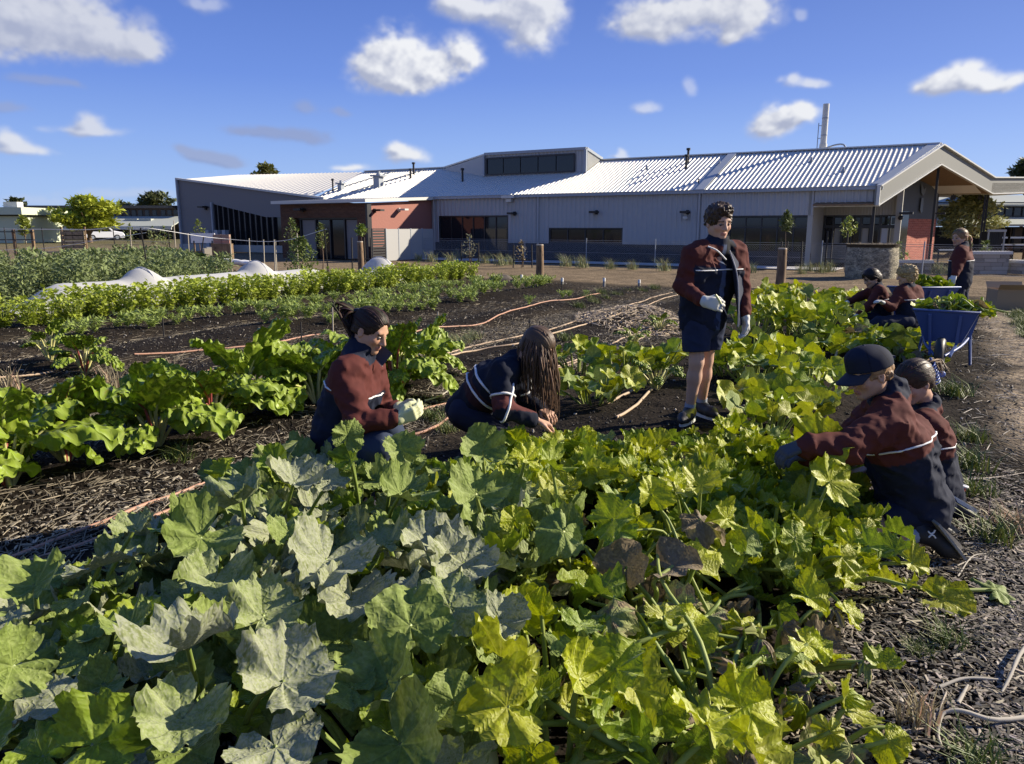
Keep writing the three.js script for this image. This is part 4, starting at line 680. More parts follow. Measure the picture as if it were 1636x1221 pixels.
  const spec = [
    ['A', 'squash plant with very large grey mildewed leaves in the middle of the front left bed', 330, 1150, 'grey', 9, 0.45],
    ['B', 'squash plant with large sage and grey leaves nearest the straw path and chard row', 410, 935, 'grey', 12, 0.38],
    ['C', 'squash plant with pale powdery leaves between the largest grey leaves and the kneeling person', 490, 1010, 'grey', 12, 0.42],
    ['D', 'squash plant with upright fan-shaped grey leaves in the middle of the bed', 700, 1030, 'grey', 12, 0.42],
    ['E', 'squash plant with smooth sage leaves and a pale fruit at the lower middle edge', 640, 1215, 'sage', 10, 0.36],
    ['F', 'squash plant with one tall sage leaf beside the two hoses at the left edge', 70, 1085, 'grey', 11, 0.34],
    ['G', 'squash plant with small yellow-green upper leaves in the lower left corner', 150, 1190, 'sage', 16, 0.42],
    ['H', 'squash plant with bright ruffled yellow-green leaves at the lower middle right', 900, 1200, 'mixed', 10, 0.4],
    ['I', 'squash plant with glowing folded and withered brown leaves at the lower right edge', 1150, 1190, 'worn', 14, 0.42],
    ['J', 'squash plant with lime leaves spilling over the path edge before the kneeling person', 1255, 925, 'lime', 26, 0.46],
    ['K', 'squash plant with lime triangular leaves on bare stalks left of the person in the cap', 1110, 890, 'lime', 24, 0.5],
    ['L', 'squash plant with dull half-withered leaves in front of the long-haired person', 920, 930, 'worn', 18, 0.42],
    ['M', 'squash plant with tall pale sage leaves just in front of the bending person', 790, 880, 'mixed', 22, 0.46],
    ['N', 'squash plant with tall leaves standing against the knees of the person in maroon', 590, 860, 'sage', 18, 0.46],
  ];
  let seed = 100;
  for (const [k, label, px, py, kind, n, spread] of spec) {
    const o = GR(px, py), p = squashPlant(label, o.x, -o.z, kind, n, spread, seed++, { h: 'ABFG'.includes(k) ? 0.68 : kind === 'grey' || kind === 'sage' ? 0.8 : 0.95, size: 0.74, more: kind === 'worn' ? 1.7 : 3.6 });
    const base = onG(o.x, -o.z), r = rng(seed * 7);
    for (const L of leads[k]) { const a = at(L.px, L.py, L.h), mat = LEAF[L.mat[0]][L.mat[1]]; putLeaf(p, base, LG[L.shape][L.v % LG[L.shape].length], mat, a, V3(...L.tip), V3(...L.up), L.size * (L.px > 700 && L.py > 1000 ? 0.5 : 0.48)); putStalk(p, base, base.clone().lerp(V3(a.x, base.y, a.z), 0.35), a, 0.0085, kind === 'grey' || kind === 'sage' ? M_STALK : M_STALKP, 0.06); }
  }
  // more plants further along the same bed
  const more = [
    ['squash plant with yellow-green leaves against the arms of the long-haired person', 880, 790, 'mixed', 26, 0.45], ['squash plant with round lit leaf between the long-haired person and the standing person', 985, 790, 'lime', 30, 0.48],
    ['squash plant with crowded pale leaves before the bare soil by the shoes', 1040, 850, 'mixed', 22, 0.42], ['squash plant with fine yellow-green leaves between the standing person and cap', 1195, 770, 'lime', 24, 0.4],
    ['squash plant with lime leaves touching the sleeves of the person in the cap', 1260, 800, 'lime', 26, 0.42], ['squash plant with leaves on the mulch by the knees of the person in the cap', 1300, 890, 'lime', 16, 0.28],
    ['squash plant with dry brown leaves among fat stalks in the lower right bed', 1060, 1010, 'worn', 22, 0.45], ['squash plant with withered leaves hanging over the black soil edge at right', 1215, 1050, 'worn', 20, 0.36],
    ['squash plant with brown crumpled leaves at the bottom right corner of the bed', 1270, 1200, 'worn', 12, 0.28], ['squash plant with sage leaves between tall pale leaves and bright ruffled ones', 790, 960, 'sage', 12, 0.36],
    ['squash plant with deep green leaves in front of the kneeling person by the hose', 470, 850, 'sage', 14, 0.4], ['squash plant with mottled leaves at the bed corner nearest the chard', 330, 960, 'grey', 9, 0.3],
  ];
  for (const [label, px, py, kind, n, spread] of more) { const o = GR(px, py); squashPlant(label, o.x, -o.z, kind, n, spread, seed++, { h: kind === 'worn' || kind === 'grey' ? 0.75 : 0.92, size: 0.78, more: kind === 'worn' ? 1.3 : 2.5 }); }
  // fat bare stalks radiating from the tired plants
  const rs = rng(5), fan = (label, px, py, list) => { const o = GR(px, py), p = thing('squash_vine', label, 'squash vine', o); for (const [qx, qy, h, rad] of list) { const b = at(qx, qy, h), a = o.clone().add(V3((rs() - 0.5) * 0.75, 0.04, (rs() - 0.5) * 0.7)); const e = b.clone(), sw = () => (rs() - 0.5) * 0.12; obj('stalk', tube(spline([a, a.clone().lerp(b, 0.35).add(V3(sw(), 0.05 + 0.05 * rs(), sw())), a.clone().lerp(b, 0.72).add(V3(sw(), 0.03 + 0.05 * rs(), sw())), b].map((q) => q.clone().sub(o)), 12), (t) => rad * 0.72 * (1.25 - 0.6 * t), 7), rs() < 0.6 ? M_STALKP : M_STALK, p); if (rs() < 0.75) { const dd = rs() < 0.35; putLeaf(p, o, pick(dd ? [...LG.droopy, ...LG.small] : [...LG.small, ...LG.folded], rs), pick(dd ? LEAF.dead : [...LEAF.lime, ...LEAF.green], rs), e, V3(rs() - 0.3, rs() - 0.5, rs() - 0.5), V3(rs() - 0.5, 1, rs() - 0.2), 0.1 + 0.08 * rs()); } } };
  fan('squash vine with many thick pale stalks fanning out in the lower right bed', 1040, 1120, [[960, 950, 0.3, 0.013], [1000, 905, 0.32, 0.012], [1050, 880, 0.34, 0.012], [1110, 900, 0.3, 0.012], [1150, 960, 0.22, 0.012], [1240, 1000, 0.16, 0.013], [1290, 1060, 0.08, 0.013], [1300, 1130, 0.07, 0.012], [1180, 1020, 0.22, 0.012], [940, 1000, 0.26, 0.012], [900, 1040, 0.2, 0.011], [1080, 960, 0.28, 0.012], [1215, 1120, 0.16, 0.013], [1010, 960, 0.2, 0.014], [1000, 1000, 0.26, 0.015], [1075, 905, 0.33, 0.013], [1130, 985, 0.26, 0.014], [975, 985, 0.3, 0.012], [1200, 1060, 0.2, 0.014], [1100, 1010, 0.24, 0.015], [925, 935, 0.3, 0.011], [1060, 985, 0.3, 0.014]]);
  fan('squash vine with lit green stalks crossing under the bright ruffled leaves', 950, 1215, [[860, 1110, 0.24, 0.016], [1000, 1100, 0.22, 0.016], [1080, 1130, 0.18, 0.015], [1130, 1190, 0.14, 0.016], [900, 1070, 0.2, 0.014], [1020, 1150, 0.2, 0.016], [830, 1160, 0.2, 0.014], [1180, 1170, 0.1, 0.013]]);
  fan('squash vine with upright stalks in the dark gap behind the lime triangular leaves', 1030, 960, [[1040, 800, 0.46, 0.009], [1080, 780, 0.46, 0.009], [990, 850, 0.36, 0.009], [1120, 830, 0.4, 0.009], [1010, 880, 0.3, 0.009], [950, 900, 0.28, 0.01], [1150, 880, 0.3, 0.009]]);
  // a pale young marrow under the leaves
  const fr = at(762, 1205, 0.12), fp = thing('squash_fruit', 'pale green squash fruit half hidden under the leaves at the bottom', 'squash', fr);
  obj('fruit', new THREE.SphereGeometry(1, 20, 14).scale(0.055, 0.055, 0.1).rotateX(0.9).rotateY(0.4), M_FRUIT, fp); obj('fruit_stalk', tube([V3(0.02, 0.09, 0.05), V3(0.03, 0.13, 0.08), V3(0.05, 0.15, 0.12)], 0.01, 6), M_STALKP, fp);
}
// ---------- other crops, weeds, bushes ----------
// crinkled chard leaf: blade along +z from the stalk, upper side +y, 1 long
function chardLeaf(seed, o = {}) {
  const { w = 0.3, droop = 0.5, crinkle = 0.05, nx = 18, nz = 30, curl = 0.5 } = o, R = rng(seed), p0 = R() * 50, pos = [], uv = [], idx = [];
  for (let j = 0; j <= nz; j++) for (let i = 0; i <= nx; i++) {
    const t = j / nz, u = (i / nx) * 2 - 1, half = w * Math.pow(Math.max(0, 1 - Math.pow(Math.abs((t - 0.54) / 0.545), 2.3)), 0.55) * (1 + 0.1 * (fbm(t * 5 + p0, u > 0 ? 1 : 5, 2, 2) - 0.5) * 2);
    let x = u * half; const bl = Math.min(1, Math.abs(vnoise(x * 13 + p0, t * 8, 3) - 0.5) * 2.6), e = u * u;
    let y = crinkle * (1 - bl ** 0.7) * (0.2 + Math.min(1, Math.abs(u) * 2.4)) - 0.02 * Math.exp(-((u / 0.1) ** 2)) + 0.04 * e * Math.abs(u) * Math.sin(t * 19 + p0 + (u > 0 ? 2 : 0)) - curl * e * half * 0.9 + 0.1 * Math.abs(u) * half;
    const a = droop * t * 1.3, z = a > 0.01 ? (Math.sin(a) / a) * t : t, dy = a > 0.01 ? -((1 - Math.cos(a)) / a) * t : 0;
    pos.push(x, y * Math.cos(a * 0.8) + dy, z + y * Math.sin(a * 0.8)); uv.push(0.5 + x, t);
  }
  for (let j = 0; j < nz; j++) for (let i = 0; i < nx; i++) { const a = j * (nx + 1) + i, b = a + nx + 1; idx.push(a, b, a + 1, a + 1, b, b + 1); }
  return geom(pos, idx, uv);
}
const chardTex = (seed, base, alt, rib) => dataTex(256, 512, (u, v) => { const x = u - 0.5, n = fbm(x * 9 + seed, v * 9, seed, 4), c = Math.min(0.5, Math.abs(vnoise(x * 13 + seed * 7, v * 8, 3) - 0.5) * 1.2), k = clamp(1 - Math.abs(x) / (0.022 * (1.15 - v)), 0, 1); let q = Math.abs((((v * 8 - Math.abs(x) * 9) % 1) + 1) % 1 - 0.5) < 0.05 ? 0.35 : 0; return [0, 1, 2].map((i) => lerp(lerp(lerp(base[i], alt[i], n) * (0.8 + 0.5 * (0.5 - c)), rib[i], Math.max(k, q * (Math.abs(x) < 0.3 ? 1 : 0)))  , base[i], 0.05)); }, true, false);
const chardBump = dataTex(256, 512, (u, v) => { const g = 1 - Math.min(1, Math.abs(vnoise((u - 0.5) * 13 + 7, v * 8, 3) - 0.5) * 2.4) ** 0.8; return [g, g, g]; }, false, false);
const M_CHARD = [leafy([1, 1, 1], 0.34, 0.6, { bumpMap: chardBump, bumpScale: 0.03, map: chardTex(1, [0.5, 0.6, 0.13], [0.62, 0.7, 0.22], [0.62, 0.66, 0.3]), specularIntensity: 0.4 }), leafy([1, 1, 1], 0.34, 0.6, { bumpMap: chardBump, bumpScale: 0.03, map: chardTex(2, [0.45, 0.56, 0.12], [0.58, 0.67, 0.2], [0.6, 0.3, 0.22]), specularIntensity: 0.4 })];
const M_RED = std([0.3, 0.07, 0.06], 0.4), M_PALE = std([0.5, 0.48, 0.2], 0.4);
const CH = [1, 2, 3, 4, 5].map((s) => chardLeaf(s * 7, { droop: [0.35, 0.8, 1.2, 0.55, 1.0][s - 1], w: [0.36, 0.33, 0.3, 0.38, 0.34][s - 1], crinkle: 0.085, curl: [0.2, 0.6, 0.5, 0.35, 0.7][s - 1] }));
function chard(label, s, l, n, seed, size = 0.42, name = 'chard_plant', cat = 'chard plant', lift = 1) {
  const [x, f] = SL(s, l), o = onG(x, f), r = rng(seed), p = thing(name, label, cat, o);
  for (let i = 0; i < n; i++) {
    const a = i * 2.4 + r(), k = i / n, out = V3(Math.cos(a), 0, Math.sin(a)), L = size * (0.65 + 0.5 * r()), st = 0.1 + 0.14 * (1 - k) * lift, red = name === 'lettuce' ? false : r() < 0.25;
    const b = out.clone().multiplyScalar(0.05 + 0.13 * k).add(V3(0, st + 0.05, 0)), tip = out.clone().multiplyScalar(0.5 + 0.6 * k).add(V3((r() - 0.5) * 0.5, 0.85 - 0.6 * k, (r() - 0.5) * 0.5)), up = V3(0, 1, 0).addScaledVector(out, -0.7 + 0.5 * k).add(V3((r() - 0.5) * 0.9, 0, (r() - 0.5) * 0.9));
    putLeaf(p, V3(), CH[k < 0.35 ? [0, 3, 1][i % 3] : [1, 2, 4][i % 3]], M_CHARD[red ? 1 : 0], b, tip, up, L);
    obj('leaf_stalk', tube([V3(out.x * 0.02, 0, out.z * 0.02), b.clone().multiplyScalar(0.6), b, b.clone().addScaledVector(tip.clone().normalize(), L * 0.25)], (t) => 0.013 - 0.006 * t, 6), red ? M_RED : M_PALE, p);
  }
  return p;
}
{
  const L = ['large crinkled chard plant at the left edge in front of the straw path', 'chard plant with red stalks at the left edge of the chard row', 'chard plant with drooping crinkled leaves over bare black soil', 'chard plant with red midribs second in from the big front chard', 'chard plant with broad bubbly leaves in the middle of the chard row', 'chard plant with tall upright lit leaf in the middle of the chard row', 'chard plant with fanned pale stalks right of the tall lit leaf', 'chard plant with glossy leaves trailing toward the grey squash', 'chard plant with small curled leaves left of the person in maroon', 'chard plant partly hidden behind the back of the person in maroon'];
  L.forEach((t, i) => chard(t, -4.85 + 0.16 * Math.sin(i * 2.3), 1.75 + i * 0.5, i === 5 || i === 0 ? 15 : 13, 40 + i, i < 2 ? 0.56 : 0.47, undefined, undefined, i === 5 ? 1.6 : 1));
  const g = GR(632, 634); chard('tall upright chard plant between the two kneeling people', sOf(g.x, -g.z), lOf(g.x, -g.z), 17, 77, 0.5, 'chard_plant', 'chard plant', 2.2);
  const b = GR(135, 596); chard('dark beet plant alone on black soil at the left', sOf(b.x, -b.z), lOf(b.x, -b.z), 14, 78, 0.3, 'beet_plant', 'beet plant');
  const b2 = GR(80, 575); chard('small beet plant on black soil beside the dark one', sOf(b2.x, -b2.z), lOf(b2.x, -b2.z), 9, 79, 0.24, 'beet_plant', 'beet plant');
  for (const [px, py, t] of [[1012, 552, 'small dark lettuce on the mound left of the standing person'], [1052, 530, 'small dark lettuce close behind the standing person'], [1048, 622, 'small leafy seedling by the short hoses in front of the person']]) { const q = GR(px, py); chard(t, sOf(q.x, -q.z), lOf(q.x, -q.z), 12, 80 + px, 0.15, 'lettuce', 'lettuce', 0.3); }
}
// bushy foliage built of many small leaves in a given volume
function leafCloud(seed, n, place, size, shape = 'oval', aspect = 0.6) {
  const r = rng(seed), pos = [], nrm = [], idx = [], col = [];
  for (let i = 0; i < n; i++) {
    const c = place(r); if (!c) continue; const s = size * (0.6 + 0.8 * r()), d = V3(r() - 0.5, r() * 0.7 - 0.15, r() - 0.5).normalize(), up = V3(r() - 0.5, 0.6 + r(), r() - 0.5).normalize(), x = up.clone().cross(d).normalize(), q = pos.length / 3, v = 0.75 + 0.5 * r();
    const P = shape === 'oval' ? [[0, 0, 0], [-aspect * 0.5, 0.05, 0.4], [aspect * 0.5, 0.05, 0.4], [0, -0.1, 1]] : [[-aspect * 0.06, 0, 0], [aspect * 0.06, 0, 0], [-aspect * 0.04, 0.25, 0.6], [0.02, -0.05, 1]];
    const y = d.clone().cross(x); for (const [a, b, e] of P) { pos.push(c.x + (x.x * a + y.x * b + d.x * e) * s, c.y + (x.y * a + y.y * b + d.y * e) * s, c.z + (x.z * a + y.z * b + d.z * e) * s); col.push(v, v, v * (0.8 + 0.2 * r())); }
    idx.push(q, q + 1, q + 2, q + 1, q + 3, q + 2);
  }
  return geom(pos, idx, null, col);
}
const vleaf = (c, t = 0.4, rough = 0.6) => leafy(c, t, rough, { vertexColors: true });
const M_CELERY = vleaf([0.38, 0.45, 0.05], 0.45, 0.55), M_CARROT = vleaf([0.29, 0.37, 0.085], 0.42, 0.7), M_TOM = vleaf([0.2, 0.25, 0.1], 0.32, 0.75), M_BUSH = vleaf([0.16, 0.21, 0.05], 0.35, 0.65), M_STEMG = std([0.25, 0.3, 0.1], 0.7), M_STEMB = std([0.16, 0.11, 0.07], 0.9);
const row = (n, fn) => { for (let i = 0; i < n; i++) fn(i); };
function variants(name, label, cat, group, k, build) { return Array.from({ length: k }, (_, i) => { const o = thing(name, label, cat, V3(0, 0, 0), 0, group); build(o, i); return { o, used: false }; }); }
function placeVar(vs, r, pos, turn, scale, label) { const v = pick(vs, r); if (!v.used) { v.used = true; v.o.position.copy(pos); v.o.rotation.y = turn; v.o.scale.setScalar(scale); if (label) v.o.userData.label = label; return v.o; } return dup(v.o, pos, turn, label, null, scale); }
{
  const r = rng(9);
  const celery = variants('celery_plant', 'bright green celery plant in the dense row crossing the garden', 'celery plant', 'celery plants in one dense row', 4, (o, i) => {
    obj('foliage', leafCloud(200 + i, 420, (q) => { const a = q() * 6.28, t = q(), rr = (0.14 + 0.2 * t) * (0.5 + 0.6 * q()); return V3(Math.cos(a) * rr, 0.03 + t * 0.58 + 0.06 * q(), Math.sin(a) * rr); }, 0.085, 'oval', 0.85), M_CELERY, o);
    obj('stalks', merge(Array.from({ length: 14 }, (_, j) => { const a = j * 2.4, e = V3(Math.cos(a) * 0.22, 0.5, Math.sin(a) * 0.22); return tube([V3(Math.cos(a) * 0.03, 0, Math.sin(a) * 0.03), e.clone().multiplyScalar(0.55).add(V3(0, 0.08, 0)), e], (t) => 0.012 - 0.007 * t, 5, false); })), M_STALKP, o).name = numbered('stalk_bunch');
  });
  row(70, (i) => { const l = 4.6 + (i >> 1) * 0.425, s = (i % 2 ? -12.95 : -12.45) + (r() - 0.5) * 0.25, [x, f] = SL(s, l + r() * 0.2); placeVar(celery, r, onG(x, f, -0.02), r() * 6.28, 0.66 + 0.2 * r() + 0.07 * Math.sin(i * 0.5)); });
  const carrot = variants('carrot_plant', 'feathery carrot top in the low rows on black soil', 'carrot plant', 'carrot tops in low rows', 4, (o, i) => {
    obj('foliage', leafCloud(300 + i, 200, (q) => { const a = q() * 6.28, t = Math.pow(q(), 0.7), rr = 0.2 * t * (0.4 + 0.7 * q()); return V3(Math.cos(a) * rr, 0.03 + t * 0.2, Math.sin(a) * rr); }, 0.075, 'oval', 0.35), M_CARROT, o);
  });
  for (const [s, a, b, gap, sc, skip] of [[-9.35, 8.5, 18.6, 0.26, 1, 0.15], [-10.75, 6, 19, 0.27, 0.9, 0.25], [-8.75, 9, 15, 0.3, 0.8, 0.4], [-11.5, 5, 17, 0.3, 0.75, 0.4], [-7.5, 12, 18, 0.5, 0.6, 0.5]]) for (let l = a; l < b; l += gap) { if (r() < skip) continue; const [x, f] = SL(s + (r() - 0.5) * 0.3, l); placeVar(carrot, r, onG(x, f, -0.01), r() * 6.28, sc * (0.75 + 0.55 * r())); }
  const tomato = variants('tomato_plant', 'dull green staked bush in the tall vegetable patch at left', 'tomato plant', 'tall bushes in the left vegetable patch', 4, (o, i) => {
    obj('foliage', leafCloud(400 + i, 520, (q) => { const a = q() * 6.28, t = q(), rr = 0.5 * Math.sqrt(q()) * (1 - 0.45 * t); return V3(Math.cos(a) * rr, 0.05 + t * 0.95, Math.sin(a) * rr); }, 0.12, 'oval', 0.42), M_TOM, o);
    obj('stem', cyl(V3(0, 0, 0), V3(0.05, 0.9, 0), 0.02, 0.008, 5), M_STEMG, o);
  });
  for (let s = -15.9; s > -22.5; s -= 0.78) for (let l = 3.5; l < 18.5; l += 0.8) { const [x, f] = SL(s + (r() - 0.5) * 0.4, l + (r() - 0.5) * 0.4); if (f < 12.5 || f > 24.5 || x / f < -0.76 || x / f > -0.36 - (f > 21 ? 0.06 : 0)) continue; placeVar(tomato, r, onG(x, f, -0.03), r() * 6.28, 0.72 + 0.34 * r()); }
  // single bushes that stand out
  const bush = (label, cat, name, px, f, h, w, n, mat, seed, lo = 0, leaf = 0.1, asp = 0.5) => {
    const x = ((px - 818) / (FOC * CP + 248 * SP)) * f, o = thing(name, label, cat, onG(x, f));
    obj('trunk', tube(spline([V3(0, 0, 0), V3(0.03, h * 0.3, 0.02), V3(-0.02, h * 0.8, 0)], 6), (t) => 0.025 * (1.2 - t), 6), M_STEMB, o);
    obj('crown', leafCloud(seed, n, (q) => { const t = q(), a = q() * 6.28, p = Math.sin(Math.PI * (0.12 + 0.86 * t)), rr = w * Math.sqrt(q()) * p * (0.75 + 0.5 * vnoise(a * 1.3 + seed, t * 4, 2)); return V3(Math.cos(a) * rr, lerp(lo, h, t), Math.sin(a) * rr); }, leaf, 'oval', asp), mat, o);
    return o;
  };
  bush('tall leafy bush standing behind the white row cover', 'bush', 'garden_bush', 480, 21, 1.32, 0.42, 900, M_BUSH, 51, 0.05, 0.11);
  bush('thin staked bush left of the tall leafy bush behind the row cover', 'bush', 'garden_bush', 466, 24, 1.85, 0.22, 260, M_BUSH, 52, 0.9);
  bush('dark broad-leaved bush by the concrete block', 'bush', 'garden_bush', 318, 22.5, 0.75, 0.7, 420, vleaf([0.1, 0.15, 0.05], 0.3), 53, 0.05, 0.2, 0.55);
  // young trees along the building
  const sap = [['young tree with dense olive crown behind the right wooden post', 1256, 27.5, 2.1, 0.24, 420, 0.75, [0.16, 0.2, 0.07]], ['young tree with sunlit yellow-green leaves in front of the porch', 1356, 28, 1.95, 0.3, 200, 0.7, [0.3, 0.36, 0.06]], ['spindly pale sapling in front of the large dark window', 749, 33, 1.25, 0.35, 120, 0.25, [0.3, 0.3, 0.2]], ['spindly brownish sapling left of the wooden post', 834, 31, 1.05, 0.3, 110, 0.2, [0.32, 0.26, 0.16]], ['small round-topped sapling beside the brown brick block', 577, 30, 1.65, 0.24, 240, 0.85, [0.22, 0.3, 0.05]], ['narrow sapling in front of the brown brick block', 513, 30, 1.7, 0.26, 200, 0.5, [0.18, 0.22, 0.06]], ['slim sapling in front of the dark slanted window', 316, 36, 1.9, 0.3, 200, 0.5, [0.22, 0.27, 0.07]], ['slim sapling at the left corner of the grey building', 262, 38, 1.6, 0.35, 150, 0.5, [0.2, 0.25, 0.08]], ['slim sapling left of the grey building with thin crown', 206, 40, 1.7, 0.35, 150, 0.5, [0.2, 0.24, 0.09]], ['slim sapling behind the left fence wire', 243, 40, 1.6, 0.35, 150, 0.5, [0.2, 0.24, 0.09]]];
  sap.forEach(([t, px, f, h, w, n, lo, c], i) => bush(t, 'young tree', 'sapling', px, f, h, w, n, vleaf(c, 0.35), 60 + i, lo * h * 0.9, 0.13, 0.5));
}
// grass tufts and weeds
{
  const blades = (seed, n, h, w, bend) => { const r = rng(seed), pos = [], idx = [], col = []; for (let i = 0; i < n; i++) { const a = r() * 6.28, o = V3(Math.cos(a), 0, Math.sin(a)).multiplyScalar(w * r()), d = V3(r() - 0.5, 0, r() - 0.5).multiplyScalar(bend), L = h * (0.45 + 0.75 * r()), s = V3(-d.z, 0, d.x).normalize().multiplyScalar(0.0028 + h * 0.008), q = pos.length / 3, v = 0.7 + 0.6 * r(), dry = r() < 0.25; for (const [t, k] of [[0, 1], [0.5, 0.8], [1, 0.05]]) { const p = o.clone().addScaledVector(d, L * t * t * 2).add(V3(0, L * (t - 0.25 * t * t), 0)); pos.push(p.x - s.x * k, p.y, p.z - s.z * k, p.x + s.x * k, p.y, p.z + s.z * k); for (let e = 0; e < 2; e++) col.push(v * (dry ? 1.5 : 1), v * (dry ? 1.15 : 1), v * (dry ? 1.3 : 1)); } idx.push(q, q + 1, q + 2, q + 1, q + 3, q + 2, q + 2, q + 3, q + 4, q + 3, q + 5, q + 4); } return geom(pos, idx, null, col); };
  const M_GRASS = vleaf([0.13, 0.18, 0.04], 0.35, 0.6), M_DRY = vleaf([0.34, 0.29, 0.18], 0.3, 0.8), M_TUSS = vleaf([0.24, 0.27, 0.12], 0.3, 0.7);
  const G1 = [1, 2, 3].map((s) => blades(s, 110, 0.17, 0.14, 1.0)), G2 = [4, 5].map((s) => blades(s, 60, 0.34, 0.1, 0.5)), G3 = [6, 7].map((s) => blades(s, 90, 0.55, 0.25, 0.7));
  const r = rng(21), put = (label, px, py, gs, m, sc, name = 'grass_tuft', cat = 'grass tuft', group) => { const p = GR(px, py), t = obj(name, pick(gs, r), m); t.position.copy(p); t.rotation.y = r() * 6.28; t.scale.setScalar(sc); tag(t, label, cat, group); };
  put('green grass tuft on the path behind the two kneeling figures at right', 1525, 632, G1, M_GRASS, 1.3); put('green grass tuft beside the path level with the maroon yoke of the person at right', 1552, 705, G1, M_GRASS, 1); put('lush grass tuft above the small red tub on the path', 1545, 748, G1, M_GRASS, 1.2); put('grass tuft touching the small red tub', 1552, 790, G1, M_GRASS, 1);
  put('grass tuft beside the sole of the kneeling person\'s shoe', 1590, 862, G1, M_GRASS, 1); put('weedy grass tuft at the right edge above the fallen leaf', 1622, 845, G1, M_DRY, 1); put('small grass tuft left of the fallen yellow leaf', 1512, 1030, G1, M_GRASS, 0.62); put('small grass tuft between the fallen leaf and the squash bed', 1465, 1045, G1, M_GRASS, 0.42);
  put('dry grass tuft standing in the wood chips', 1465, 1165, G2, M_DRY, 0.6); put('broad-bladed grass tuft at the bottom right by the bleached stick', 1560, 1225, G1, M_GRASS, 0.75); put('dry straw-coloured grass clump on the soil left of the chard', 178, 625, G2, M_DRY, 0.9); put('dry grass clump between the hoses and the chard row', 275, 615, G2, M_DRY, 1); put('dry grass clump at the far left edge of the soil', 18, 625, G2, M_DRY, 0.9);
  put('grey-green weed tuft at the far left above the beet', 62, 560, G1, M_TUSS, 1.4); put('grass tuft on the soil between the two kneeling people', 690, 672, G1, M_GRASS, 0.9); put('grass tuft beside the gloves of the person in maroon', 715, 690, G1, M_GRASS, 0.7); put('grass tuft in the furrow behind the chard plants', 285, 735, G1, M_GRASS, 0.8); put('grass tuft on the mulch left of the long-haired person\'s back', 905, 545, G1, M_GRASS, 1);
  for (const [px, py] of [[665, 560], [685, 552], [702, 558], [720, 548], [738, 550], [755, 542], [695, 545], [728, 556], [950, 486], [968, 480], [985, 474], [940, 478], [1005, 470], [1025, 468], [960, 470], [925, 492], [1045, 462], [800, 447], [815, 446], [870, 452]]) put('short grass tuft among the straw between the hoses', px, py, G1, px > 760 ? M_GRASS : M_TUSS, 1.1, 'grass_tuft', 'grass tuft', 'short grass tufts among the hoses');
  for (const [px, py] of [[470, 414], [492, 412], [520, 412], [545, 410], [598, 412], [620, 413], [638, 415], [668, 416], [690, 418], [720, 420], [732, 414], [775, 421], [800, 424], [815, 423], [905, 426], [930, 428], [975, 430], [1010, 431], [1060, 433], [1200, 436], [1280, 438], [1294, 434], [1310, 436], [1325, 435], [1500, 438], [1515, 440], [1560, 436], [1585, 436], [1610, 437], [1630, 437]]) put('grey-green tussock grass planted along the building', px, py, G3, M_TUSS, 0.8 + 0.5 * r(), 'tussock_grass', 'tussock', 'tussocks along the building');
  // the grassy strip beyond the wheelbarrow
  const lawn = new THREE.InstancedMesh(blades(31, 26, 0.09, 0.1, 1.0), M_GRASS, 3200), M4 = new THREE.Matrix4(), q = new THREE.Quaternion(); let k = 0;
  for (let i = 0; i < 12000 && k < 3200; i++) { const x = 6.4 + 9 * r(), f = 9.5 + 8 * r(), s = sOf(x, f); if (s < 0.9 || vnoise(x * 0.8, f * 0.8, 3) < 0.42 + (f < 12 ? 0.14 : 0)) continue; q.setFromAxisAngle(V3(0, 1, 0), r() * 6.28); lawn.setMatrixAt(k++, M4.compose(onG(x, f, -0.005), q, V3(1, 1, 1).multiplyScalar(0.6 + r()))); }
  lawn.count = k; lawn.name = 'grass'; lawn.castShadow = lawn.receiveShadow = true; scene.add(lawn); tag(lawn, 'short green grass on the path edge near the cardboard box', 'grass', null, 'stuff');
}
